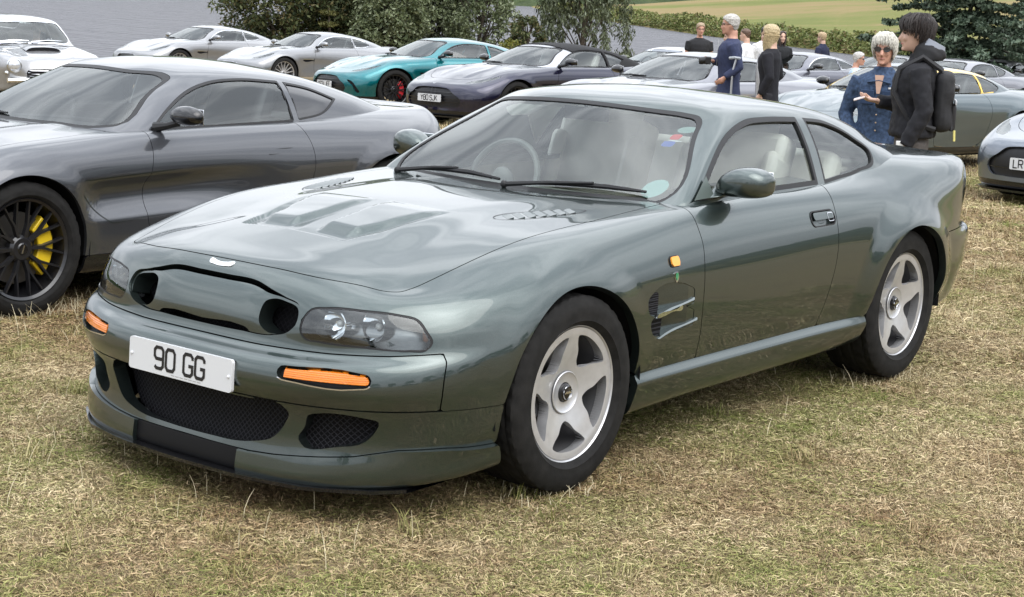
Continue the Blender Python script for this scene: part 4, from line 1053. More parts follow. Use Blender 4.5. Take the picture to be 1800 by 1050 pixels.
        bb = MB(); bb.box((.622, .79*sg, .632), (.02, .03, .06), Matrix.Rotation(math.radians(-55*sg), 4, 'Z')); bb.build('side_marker', mat('marker_amber', (.35, .10, .01), .3), hl, bevel=.008)
        # indicator with pocket and ribs
        il = empty('indicator', (0, 0, 0), 0, root)
        m = clip(ISf, np.maximum(np.maximum(ind2+.007, .452-ISf.V[:, 1]), .474-ISf.V[:, 2])); rp = .0016*np.sin(m[0][:, 2:3]*900); panel('amber_lens', fx(flange(renorm((m[0]+m[1]*(rp-.008), m[1], m[2], m[3])), .02)), AMBER, il)
        m = clip(ISf, ind2+.0005); panel('lamp_pocket', fx(offset(m, -.026)), BLACK, il)
        dd = np.maximum(ind2-.003, -(ind2+.001)); dd = np.maximum(dd, ISf.V[:, 2]-.474); panel('lamp_trim', fx(offset(clip(ISf, dd), .002)), CHROME, il)
        bb = MB()
        # side vents: mesh at the front, blade
        m = clip(VSf, ven2+.0005); xx = m[0][:, 0:1]
        panel('vent_recess', fx(renorm((m[0]-m[1]*(.002+.034*np.clip((xx+.70)/.22, 0, 1)), m[1], m[2], m[3]))), PAINT, root)
        for (x0, zz) in ((-.44, .603), (-.475, .520)):
            dd = region(VSf, rrect(x0-.068, x0+.03, zz-.034, zz+.056, .012), (0, 2)); mm = clip(VSf, np.maximum(dd, ven2+.001))
            panel('vent_mesh', fx(offset(mm, -.012)), mesh_grille('fine_black_mesh', 520), root)
            dd = region(VSf, spline2([(x0-.03, zz-.038, 1), (x0-.09, zz-.020), (x0-.13, zz-.012), (x0-.21, zz-.004), (x0-.28, zz+.006), (x0-.298, zz+.009), (x0-.300, zz+.001), (x0-.28, zz-.003), (x0-.20, zz-.013), (x0-.10, zz-.028), (x0-.05, zz-.041, 1)], 5), (0, 2))
            mm = flange(offset(clip(VSf, dd), .004), .03); nz_ = mm[1].copy(); nz_[:, 2] += .5*np.sign(.5); nz_ /= np.linalg.norm(nz_, axis=1)[:, None]
            panel('vent_blade', fx((mm[0], nz_, mm[2], mm[3])), mat('satin_strake', (.30, .33, .325), .25, 1.), root)
        dd = region(S, rrect(-.642, -.588, .742, .776, .008), (0, 2), side(.5)); panel('side_repeater', fx(flange(offset(clip(S, dd), .009), .01)), mat('amber_repeater', (.9, .36, .03), .2, coat=1.), root)
        dd = region(S, rrect(-.646, -.584, .738, .780, .01), (0, 2), side(.5)); panel('repeater_base', fx(flange(offset(clip(S, dd), .003), .004)), BLACK, root)
        dd = region(S, spline2([(-.598, .722, 1), (-.630, .722, 1), (-.628, .700), (-.614, .678, 1), (-.600, .700)], 4), (0, 2), side(.5)); sh = panel('shield_badge', fx(flange(offset(clip(S, dd), .003), .004)), CHROME, root)
        dd = region(S, spline2([(-.603, .717, 1), (-.626, .717, 1), (-.623, .700), (-.614, .684, 1), (-.605, .700)], 4), (0, 2), side(.5)); panel('badge_enamel', fx(offset(clip(S, dd), .0045)), mat('green_enamel', (.04, .22, .10), .2, coat=1.), sh)
        # script plate between the vents
        dd = region(S, spline2([(-.468, .570, 1), (-.495, .578), (-.62, .583), (-.66, .590), (-.66, .581), (-.60, .574), (-.50, .562, 1)], 4), (0, 2), side(.5)); panel('script_badge', fx(flange(offset(clip(S, dd), .006), .006)), CHROME, root)
    # amber ribs are one moulded part: skip; nose emblem
    for nm, pts, off, mt in (('nose_emblem', [(0, .7745), (.025, .7765), (.06, .777), (.057, .7715), (.03, .766), (0, .764)], .003, mat('white_emblem', (.85, .86, .88), .15, .5, coat=1.)),):
        h = [(a, b) for a, b in pts]
        poly = spline2(h+[(-a, b) for a, b in h[-2:0:-1]], 4)
        ES = refine(S, region(S, poly, (1, 2), lambda v: v[:, 0] > .5) < .03); dd = region(ES, poly, (1, 2)); mm = flange(offset(clip(ES, dd), off), .004); panel(nm, merge(mm, mirror(mm)), mt, root)
    # ---- nose grille nacelle
    hole_poly = spline2([(.262, .655), (.268, .615), (.295, .594), (.36, .593), (.400, .607), (.416, .645), (.408, .678), (.35, .698), (.300, .700), (.272, .688)], 6)
    slot_poly = spline2([(0, .594), (.19, .597), (.215, .592), (.235, .575, 1), (.235, .555, 1), (0, .555, 1), (-.1, .555, 1), (-.1, .594, 1)], 4)
    NS = refine(S, gril < .03, 3); ngr = region(NS, grille_poly, (1, 2)); nho = region(NS, hole_poly, (1, 2)); nsl = region(NS, slot_poly, (1, 2)); YN, ZN = NS.V[:, 1], NS.V[:, 2]
    ins = np.maximum.reduce([ngr+.003, -nho, -nsl, ngr+.003+.012*(1-smoothstep(.25, .36, YN))*smoothstep(.65, .70, ZN)])
    # the bar bulges forward between the two intakes
    m = clip(NS, ins); yy, zz = m[0][:, 1:2], m[0][:, 2:3]
    off = -.010+.014*np.clip(1-((zz-.652)/.095)**2, -1, 1)*np.clip(1-(yy/.34)**4, 0, 1)
    m = renorm((m[0]+m[1]*off, m[1], m[2], m[3])); m = flange(m, .075); ng = panel('grille_nacelle', merge(m, mirror(m)), PAINT, root)
    m = clip(S, gril-.01); m = (m[0]-m[1]*.10, m[1], m[2], m[3]); panel('grille_mesh', merge(m, mirror(m)), mesh_grille('coarse_black_mesh', 420, wire=(.012, .012, .014)), ng)
    for nm, reg, dep in (('intake_mesh', mouth, .075), ('duct_mesh', duct, .05)):
        m = clip(S, reg-.012); m = (m[0]-m[1]*dep, m[1], m[2], m[3])
        for q_ in ((merge(m, mirror(m)),) if nm == 'intake_mesh' else (m, mirror(m))): panel(nm, q_, mesh_grille('bumper_mesh', 430, wire=(.022, .022, .025)), root)
    # ---- number plate
    pl = empty('number_plate', (.975, 0, .447), 0, root); pl.rotation_euler = (0, math.radians(-3), 0)
    P2 = rrect(-.26, .26, -.0555, .0555, .012)
    k = len(P2)
    mesh_obj('plate_board', [(0, a, b) for a, b in P2]+[(-.012, a, b) for a, b in P2], [list(range(k))]+[[i, i+k, (i+1) % k+k, (i+1) % k] for i in range(k)], PLATE, pl, smooth=False)
    V2, F2, wd = strokes('90 GG', .072, w=.13, gap=.17, space=.36)
    mesh_obj('lettering', [(.0012, a*.96, b+.002) for a, b in V2], [f for f in F2], INK, pl, smooth=False)
    [MB().ball((.001, s*.245, -.002), .006, 8, 5).build('screw_cap', PLATE, pl) for s in (-1, 1)]
    bb = MB(); [bb.box((.0008, -.03+i*.022, -.047), (.0006, .017, .0022)) for i in range(7)]; tag(bb.build('maker_imprint', mat('grey_print', (.35, .34, .33), .5), pl), kind='stuff')
    # ---- bonnet louvres
    for sg in (1, -1):
        c = np.array((-.285, .545)); ax = np.array((-.36, .115)); ax = ax/np.linalg.norm(ax); pr_ = np.array((ax[1], -ax[0]))*-1
        LS = refine(S, (np.hypot(V[:, 0]-c[0], V[:, 1]-c[1]) < .25) & (Z > .8), 5)
        q = np.stack([(LS.V[:, :2]-c)@ax, (LS.V[:, :2]-c)@pr_], 1)
        t = q[:, 0]/.205; wv = .052*np.sqrt(np.clip(1-t*t, 0, 1))*(1-.25*t)
        oval = np.maximum(np.abs(q[:, 1])-wv, np.abs(q[:, 0])-.203); oval = oval
        ring = np.maximum(oval-.0025, -(oval+.0015))
        mm = offset(clip(LS, ring), .0012); vo = panel('bonnet_vent', mm if sg > 0 else mirror(mm), BLACK, root)
        for i in range(7):
            t0 = -.145+i*.046; w_ = .043*math.sqrt(max(0, 1-(t0/.2)**2))
            if w_ < .012: continue
            a = np.abs(q[:, 1])-w_; bl = np.maximum(a, np.abs(q[:, 0]-t0-.25*q[:, 1])-.014); bl = bl
            mm = clip(LS, bl)
            if mm is None: continue
            u = ((mm[0][:, :2]-c)@ax-t0-.25*((mm[0][:, :2]-c)@pr_))/.014
            nn = mm[1].copy(); nn[:, :2] -= ax*.25; nn /= np.linalg.norm(nn, axis=1)[:, None]
            mm = (mm[0]+mm[1]*(.0005+.0045*(u[:, None]*.5+.5)), nn, mm[2], mm[3]); mm = flange(mm, .005)
            panel('louvre', mm if sg > 0 else mirror(mm), PAINT, vo)
    # ---- cabin
    KG = loft(hero_cabin_net(), .0125, smooth_u=5, smooth_v=3); K = Surf(KG)
    A, B, C = K.V[:, 0], K.V[:, 1], K.V[:, 2]
    polys = {}; prj = {}
    polys['windscreen'] = both([(0, .930), (.311, .932), (.60, .934), (.695, .935), (.712, .950), (.585, 1.18), (.553, 1.222), (.528, 1.240), (.476, 1.252), (.383, 1.262), (.134, 1.276), (0, 1.278)]); prj['windscreen'] = ((1, 2), lambda v: v[:, 0] > -1.6); ws = region(K, polys['windscreen'], *prj['windscreen'])
    polys['door_window'] = spline2([(-.955, .945, 1), (-1.13, 1.053), (-1.372, 1.173), (-1.50, 1.212), (-1.60, 1.230), (-1.75, 1.234), (-2.03, 1.225, 1), (-1.965, .945, 1)], 8); prj['door_window'] = ((0, 2), side(.5)); dw = region(K, polys['door_window'], *prj['door_window'])
    polys['quarter_window'] = spline2([(-2.095, 1.220, 1), (-2.313, 1.195), (-2.505, 1.124), (-2.585, 1.055), (-2.570, 1.025), (-2.385, .976), (-2.15, .955), (-2.025, .945, 1)], 8); prj['quarter_window'] = ((0, 2), side(.5)); qw = region(K, polys['quarter_window'], *prj['quarter_window'])
    polys['rear_window'] = rrect(-2.96, -2.42, -.5, .5, .08); prj['rear_window'] = ((0, 1), lambda v: v[:, 2] > 1.0); rw = region(K, polys['rear_window'], *prj['rear_window'])
    shell = np.maximum.reduce([-ws, -dw, -qw, -rw]); m = flange(clip(K, shell), .015); panel('roof', merge(m, mirror(m)), PAINT, root)
    hd = np.maximum.reduce([shell, 1.20-C, A+1.27, -2.45-A]); m = offset(clip(K, hd), -.02); m = (m[0], -m[1], [f[::-1] for f in m[2]], []); panel('headlining', merge(m, mirror(m)), CREAM, root)
    for nm, reg, wd_, sides in (('windscreen', ws, .013, 0), ('rear_window', rw, .02, 0), ('door_window', dw, .020, 1), ('quarter_window', qw, .014, 1)):
        g = clip(K, reg+wd_-.004); KR = refine(K, np.abs(reg) < .035, 3); rr_ = region(KR, polys[nm], *prj[nm]); sl = clip(KR, np.maximum(rr_+.0005, -(rr_+wd_)))
        if sides == 0:
            o = panel(nm, offset(merge(g, mirror(g)), -.004), CLEAR, root); sl = flange(sl, .01); panel('window_seal', merge(sl, mirror(sl)), BLACK, o)
        else:
            for fx in (lambda q: q, mirror):
                o = panel(nm, fx(offset(g, -.010)), CLEAR, root); panel('window_seal', fx(flange(sl, .014)), BLACK, o)
    # chrome-dark waist strip
    # ---- wiper scuttle and wipers
    d = np.maximum.reduce([bon, -9+0*X]); sc = np.maximum.reduce([cabin_hole-.04, -(bon-.004), X*0-(.9-Y*0)]); sc = np.where((X > -.95) & (Z > .85), sc, .1)
    for (p0, tip, piv) in ((( -.735, .42, .962), (-.845, .655, .968), (-.69, .10, .958)), ((-.735, -.25, .962), (-.79, -.50, .962), (-.69, -.62, .958))):
        wp = empty('wiper', (0, 0, 0), 0, root)
    return root, S, K, PAINT

def hero_details(root, S, K, PAINT):
    # wipers: blade lies along the glass foot
    for ch in [c for c in root.children if c.name.startswith('wiper')]: bpy.data.objects.remove(ch)
    for pts, arm in (([(-.775, .10, .957), (-.80, .28, .972), (-.835, .46, .975), (-.868, .62, .970)], [(-.72, .02, .948), (-.765, .22, .972), (-.815, .40, .985)]),
                     ([(-.79, -.52, .955), (-.785, -.36, .968), (-.775, -.20, .970), (-.765, -.04, .960)], [(-.735, -.58, .945), (-.765, -.40, .973), (-.78, -.28, .982)])):
        wp = empty('wiper', (0, 0, 0), 0, root)
        b = MB(); b.tube(pts, [.006, .011, .011, .006], 6); b.build('blade', BLACK, wp)
        b = MB(); b.tube(arm, [.012, .008, .006], 6); b.build('arm', BLACK, wp)
        b = MB(); b.ball(arm[0], .016, 8, 6); b.build('pivot_cap', BLACK, wp)
    # door mirrors
    for sg in (1, -1):
        mr = empty('door_mirror', (0, 0, 0), 0, root)
        # housing loft along y
        secs = [(.768, -1.165, .980, .012, .018), (.780, -1.165, .986, .045, .032), (.805, -1.17, 1.000, .068, .048), (.85, -1.175, 1.012, .082, .060), (.905, -1.18, 1.016, .088, .064), (.955, -1.195, 1.014, .083, .058), (.985, -1.205, 1.010, .062, .040), (.993, -1.21, 1.008, .03, .018)]
        V = []; n = 24
        for (yy, cx, cz, rx, rz) in secs:
            for k in range(n):
                w = 2*math.pi*k/n; c, s_ = math.cos(w), math.sin(w)
                ex = math.copysign(abs(c)**.75, c); ez = math.copysign(abs(s_)**.75, s_)
                V.append((cx+rx*ex*(.6 if ex < 0 else 1.), yy*sg, cz+rz*ez))
        F = [[i*n+k, i*n+(k+1) % n, (i+1)*n+(k+1) % n, (i+1)*n+k] for i in range(len(secs)-1) for k in range(n)]
        F += [list(range(n))[::-1], [(len(secs)-1)*n+k for k in range(n)]]
        if sg > 0: F = [f[::-1] for f in F]
        o = mesh_obj('mirror_housing', V, F, PAINT, mr); b = o.modifiers.new('sub', 'SUBSURF'); b.levels = b.render_levels = 2
        b = MB(); b.box((-1.236, .89*sg, 1.014), (.004, .17, .09)); b.build('mirror_glass', CHROME, mr, bevel=.01)
        b = MB(); b.add([(-1.00, .785*sg, .945), (-1.17, .785*sg, .946), (-1.15, .76*sg, .995), (-1.10, .83*sg, .957), (-1.19, .835*sg, .958), (-1.18, .815*sg, .985)], [[0, 1, 2], [3, 5, 4], [0, 3, 4, 1], [1, 4, 5, 2], [2, 5, 3, 0]])
        b.build('mirror_stalk', PAINT, mr, bevel=.01)
        b = MB(); b.add([(-.93, .805*sg, .951), (-1.09, .800*sg, .954), (-1.075, .762*sg, 1.035)], [[0, 1, 2]]); b.build('mirror_sail', mat('sail_green', (.10, .125, .115), .4, .3), mr, smooth=False)
    # wheel wells and floor: dark
    for cx in (-.005, -2.60):
        for sg in (1, -1):
            b = MB(); V = []; n = 20
            for k in range(n+1):
                a = math.radians(-6+192*k/n)
                for yy in (.93, .52): V.append((cx+.425*math.cos(a), yy*sg, .337+.425*math.sin(a)))
            b.add(V, [[2*k, 2*k+1, 2*k+3, 2*k+2] for k in range(n)])
            b.add([(cx+.43*math.cos(math.radians(a)), .52*sg, .337+.43*math.sin(math.radians(a))) for a in range(-6, 187, 12)], [list(range(17))])
            b.build('wheel_well', DARK, root)
    b = MB(); b.box((-1.3, 0, .20), (1.75, 1.66, .03)); b.box((.42, 0, .20), (.62, 1.0, .05)); b.box((-.3, 0, .25), (.9, 1.0, .1)); b.box((-3.2, 0, .34), (.8, 1.2, .05)); b.box((-2.6, 0, .3), (.8, 1.0, .1)); b.build('underbody', DARK, root)
    b = MB(); b.box((.60, 0, .45), (.06, 1.3, .5)); b.build('radiator_panel', DARK, root)
    # cabin interior
    it = empty('interior', (0, 0, 0), 0, root)
    b = MB(); b.box((-1.7, 0, .42), (1.9, 1.5, .04)); b.build('cabin_floor', CARPET, it)
    b = MB(); b.box((-.95, 0, .80), (.40, 1.44, .20)); b.box((-.82, 0, .885), (.30, 1.36, .06)); b.build('dashboard', mat('dash_leather', (.30, .31, .28), .55), it, bevel=.04)
    for sg in (1, -1):
        b = MB(); b.box((-1.5, .755*sg, .70), (1.05, .05, .44)); b.box((-1.55, .72*sg, .72), (.6, .06, .08)); b.build('door_card', CREAM, it, bevel=.015)
        b = MB(); b.box((-2.3, .72*sg, .74), (.5, .06, .42)); b.build('side_trim', CREAM, it, bevel=.02)
    for yy in (.37, -.37):
        seat = MB(); rot = Matrix.Rotation(math.radians(-20), 4, 'Y')
        seat.box((-1.58, yy, .60), (.52, .50, .16)); seat.box((-1.93, yy, .87), (.15, .50, .56), rot); 
        for s_ in (-1, 1): seat.box((-1.89, yy+s_*.215, .84), (.19, .075, .46), rot); seat.box((-1.56, yy+s_*.22, .64), (.50, .07, .16))
        seat.box((-2.065, yy, 1.135), (.10, .27, .17), rot)
        seat.build('seat', CREAM, it, bevel=.045)
    b = MB(); b.box((-2.28, 0, .62), (.3, 1.2, .2)); b.box((-2.46, 0, .84), (.14, 1.2, .42), Matrix.Rotation(math.radians(-24), 4, 'Y')); b.build('rear_seat', CREAM, it, bevel=.05)
    b = MB(); b.box((-2.75, 0, .955), (.42, 1.2, .03)); b.build('parcel_shelf', CREAM, it, bevel=.01)
    b = MB(); b.box((-1.5, 0, .60), (1.0, .22, .26)); b.build('centre_console', CREAM, it, bevel=.04)
    b = MB(); R_ = Matrix.Rotation(math.radians(-24), 3, 'Y')
    c = np.array((-1.20, -.37, .895)); ring = [c+np.array(R_@Vector((0, .185*math.cos(t), .185*math.sin(t)))) for t in np.linspace(0, 2*math.pi, 33)]
    b.tube(ring, .015, 8, cap=False)
    for t in (200, 340, 90 if False else 270): b.tube([c, c+np.array(R_@Vector((0, .18*math.cos(math.radians(t)), .18*math.sin(math.radians(t)))))], .014, 6)
    b.ball(c, (.03, .06, .06)); b.build('steering_wheel', mat('wheel_leather', (.20, .21, .19), .5), it)
    b = MB(); b.box((-1.30, 0, 1.215), (.02, .23, .055)); b.tube([(-1.30, 0, 1.24), (-1.27, 0, 1.275)], .008, 6); b.build('rear_view_mirror', BLACK, it, bevel=.012)
    b = MB(); [MB().box((-1.42, .30*sg, 1.245), (.13, .34, .012), Matrix.Rotation(math.radians(12), 4, 'Y')).build('sun_visor', CREAM, it, bevel=.005) for sg in (1, -1)]
    # screen stickers: tax disc, hanging dragon, club sticker
    st = empty('windscreen_stickers', (0, 0, 0), 0, root)
    def on_glass(yz, poly, m_, nm, off=-.006):
        pl = [(yz[0]+a, yz[1]+b_) for a, b_ in poly]
        d = region(K, pl, (1, 2), lambda v: v[:, 0] > -1.6); mm = clip(K, d)
        if mm is not None: panel(nm, offset(mm, off), m_, st)
    circ = lambda r1, r2_: [(r1*math.cos(t), r2_*math.sin(t)) for t in np.linspace(0, 2*math.pi, 24, endpoint=False)]
    on_glass((.625, .985), circ(.047, .032), mat('disc_teal', (.30, .50, .46), .6), 'tax_disc')
    on_glass((.522, 1.142), rrect(-.022, .022, -.010, .010, .003), mat('badge_blue', (.10, .15, .45), .5), 'club_shield')
    on_glass((.522, 1.154), rrect(-.045, .045, -.0022, .0022, .001), mat('sticker_white', (.8, .82, .82), .5), 'winged_line')
    on_glass((.524, 1.168), rrect(-.018, .018, -.010, .010, .006), mat('badge_red', (.6, .08, .08), .5), 'red_emblem')
    on_glass((.535, 1.195), circ(.032, .012), mat('sticker_green', (.25, .36, .33), .6), 'oval_sticker')
    for (x, yy, sg) in ((-.0, .822, 1), (-2.605, .812, 1)):
        hero_wheel(root, (x, yy, .353), math.radians(0 if sg > 0 else 180))
    for (x, yy) in ((-.0, -.822), (-2.605, -.812)):
        hero_wheel(root, (x, yy, .353), math.radians(180))
    # exhaust tip
    b = MB(); b.lathe([(.045, -.15), (.05, 0), (.045, .004), (.04, -.1)], 24, 'x', (-3.70, .55, .27)); b.build('exhaust_pipe', CHROME, root)

hero_root, HS, HK, HPAINT = build_hero()
hero_details(hero_root, HS, HK, HPAINT)
# ------------------------------------------------------------------ the later coupes
def modern_net():
    R = [None,
    [(.87,0,.15),(.85,.35,.15),(.76,.65,.15),(.64,.80,.16),(.50,.88,.17),(.34,.90,.18),(0,.90,.19),(-.4,.90,.20),(-.85,.90,.20),(-1.35,.90,.20),(-1.85,.905,.205),(-2.3,.91,.21),(-2.7,.91,.22),(-3.05,.88,.24),(-3.28,.80,.26),(-3.42,.66,.28),(-3.50,.38,.28),(-3.52,0,.28)],
    [(.88,0,.28),(.86,.35,.28),(.775,.66,.28),(.66,.82,.28),(.52,.905,.29),(.35,.925,.30),(0,.935,.31),(-.4,.92,.32),(-.85,.915,.32),(-1.35,.915,.32),(-1.85,.92,.32),(-2.3,.935,.33),(-2.7,.95,.34),(-3.05,.915,.36),(-3.30,.83,.37),(-3.46,.69,.38),(-3.54,.40,.38),(-3.56,0,.38)],
    [(.885,0,.42),(.865,.35,.42),(.785,.665,.42),(.67,.83,.42),(.53,.92,.43),(.35,.948,.44),(0,.962,.45),(-.4,.925,.45),(-.85,.918,.45),(-1.35,.925,.45),(-1.85,.935,.45),(-2.3,.955,.46),(-2.7,.972,.48),(-3.05,.93,.50),(-3.31,.84,.51),(-3.47,.70,.52),(-3.55,.40,.52),(-3.57,0,.52)],
    [(.865,0,.54),(.845,.35,.54),(.76,.66,.54),(.64,.825,.545),(.50,.915,.555),(.33,.948,.57),(0,.97,.585),(-.4,.935,.58),(-.85,.918,.575),(-1.35,.93,.575),(-1.85,.945,.58),(-2.3,.962,.60),(-2.7,.98,.62),(-3.05,.935,.64),(-3.31,.835,.65),(-3.46,.69,.66),(-3.54,.40,.66),(-3.56,0,.66)],
    [(.815,0,.61),(.795,.345,.605),(.70,.64,.61),(.57,.80,.625),(.43,.895,.645),(.28,.94,.675),(-.02,.96,.70),(-.4,.945,.70),(-.85,.93,.69),(-1.35,.935,.69),(-1.85,.95,.70),(-2.3,.965,.72),(-2.7,.97,.745),(-3.05,.91,.77),(-3.29,.81,.78),(-3.44,.67,.79),(-3.52,.39,.79),(-3.54,0,.79)],
    [(.73,0,.65),(.70,.335,.64),(.59,.61,.655),(.46,.75,.69),(.33,.84,.725),(.19,.895,.765),(-.05,.915,.80),(-.42,.92,.805),(-.85,.915,.80),(-1.35,.92,.80),(-1.85,.925,.81),(-2.3,.93,.83),(-2.7,.915,.86),(-3.05,.85,.88),(-3.28,.76,.89),(-3.42,.64,.90),(-3.50,.38,.91),(-3.52,0,.91)],
    [(.58,0,.70),(.55,.31,.69),(.44,.53,.715),(.32,.64,.755),(.21,.72,.80),(.08,.79,.835),(-.12,.825,.86),(-.45,.84,.875),(-.86,.85,.895),(-1.35,.855,.905),(-1.85,.86,.91),(-2.3,.845,.925),(-2.7,.80,.945),(-3.03,.73,.955),(-3.24,.66,.965),(-3.38,.56,.975),(-3.47,.35,.98),(-3.49,0,.98)],
    [(.36,0,.775),(.33,.26,.77),(.25,.43,.785),(.15,.51,.81),(.06,.56,.845),(-.05,.60,.87),(-.20,.63,.885),(-.5,.68,.905),(-.88,.74,.92),(-1.35,.76,.935),(-1.85,.76,.94),(-2.3,.74,.955),(-2.68,.66,.975),(-2.98,.58,.985),(-3.18,.52,.98),(-3.32,.44,.975),(-3.42,.30,.975),(-3.44,0,.975)],
    [(.10,0,.845),(.06,0,.855),(0,0,.865),(-.06,0,.875),(-.13,0,.885),(-.2,0,.895),(-.3,0,.905),(-.52,0,.925),(-.88,0,.94),(-1.35,0,.95),(-1.85,0,.95),(-2.3,0,.96),(-2.65,0,.98),(-2.9,0,.99),(-3.08,0,.985),(-3.22,0,.98),(-3.33,0,.975),(-3.36,0,.975)]]
    R1 = np.array(R[1]); inw = np.array([-1.35, 0, 0])-R1*np.array([1, 1, 0]); inw[:, 0] = np.clip(inw[:, 0], -1.2, 1.2)
    inw /= np.linalg.norm(inw, axis=1)[:, None]; R[0] = R1+inw*.15
    return R
def modern_cabin():
    T = [[(-.42,0,.89),(-.50,0,.922),(-.82,0,1.09),(-1.13,0,1.22),(-1.24,0,1.245),(-1.42,0,1.265),(-1.50,0,1.27)],
    [(-.46,.36,.89),(-.54,.365,.92),(-.86,.335,1.085),(-1.16,.31,1.212),(-1.27,.28,1.24),(-1.44,.15,1.266),(-1.56,0,1.272)],
    [(-.62,.70,.88),(-.69,.70,.915),(-1.0,.62,1.075),(-1.27,.55,1.18),(-1.36,.49,1.215),(-1.50,.25,1.262),(-1.62,0,1.273)],
    [(-.80,.80,.88),(-.86,.79,.915),(-1.10,.70,1.055),(-1.34,.62,1.16),(-1.43,.54,1.21),(-1.55,.28,1.26),(-1.70,0,1.273)],
    [(-1.12,.82,.88),(-1.15,.81,.92),(-1.30,.72,1.07),(-1.46,.635,1.175),(-1.53,.56,1.215),(-1.64,.3,1.26),(-1.78,0,1.271)],
    [(-1.5,.825,.88),(-1.5,.815,.925),(-1.58,.725,1.08),(-1.66,.645,1.18),(-1.70,.57,1.215),(-1.78,.3,1.255),(-1.88,0,1.265)],
    [(-1.95,.82,.88),(-1.95,.805,.935),(-1.97,.725,1.075),(-1.99,.65,1.155),(-2.0,.57,1.195),(-2.03,.3,1.235),(-2.08,0,1.245)],
    [(-2.35,.80,.90),(-2.33,.78,.955),(-2.33,.715,1.055),(-2.33,.65,1.11),(-2.34,.56,1.15),(-2.35,.3,1.19),(-2.36,0,1.20)],
    [(-2.7,.75,.93),(-2.66,.715,.985),(-2.64,.665,1.035),(-2.63,.60,1.07),(-2.62,.52,1.095),(-2.61,.28,1.13),(-2.60,0,1.14)],
    [(-2.98,.64,.95),(-2.92,.60,.985),(-2.88,.555,1.01),(-2.86,.50,1.03),(-2.84,.43,1.045),(-2.81,.24,1.07),(-2.80,0,1.08)],
    [(-3.15,.36,.95),(-3.06,.34,.985),(-3.01,.32,1.005),(-2.98,.30,1.02),(-2.95,.26,1.03),(-2.92,.14,1.045),(-2.91,0,1.05)],
    [(-3.2,0,.95),(-3.1,0,.985),(-3.04,0,1.003),(-3.01,0,1.015),(-2.98,0,1.025),(-2.96,0,1.035),(-2.95,0,1.04)]]
    return np.array(T).transpose(1, 0, 2)

def plate(parent, text, loc, h=.075, rz=0.):
    pl = empty('number_plate', loc, rz, parent)
    P2 = rrect(-.26, .26, -.0555, .0555, .012); k = len(P2)
    mesh_obj('plate_board', [(0, a, b) for a, b in P2]+[(-.012, a, b) for a, b in P2], [list(range(k))]+[[i, i+k, (i+1) % k+k, (i+1) % k] for i in range(k)], PLATE, pl, smooth=False)
    V2, F2, wd = strokes(text, h, w=.13, gap=.13, space=.3)
    mesh_obj('lettering', [(.0015, a, b) for a, b in V2], F2, INK, pl, smooth=False)
    return pl

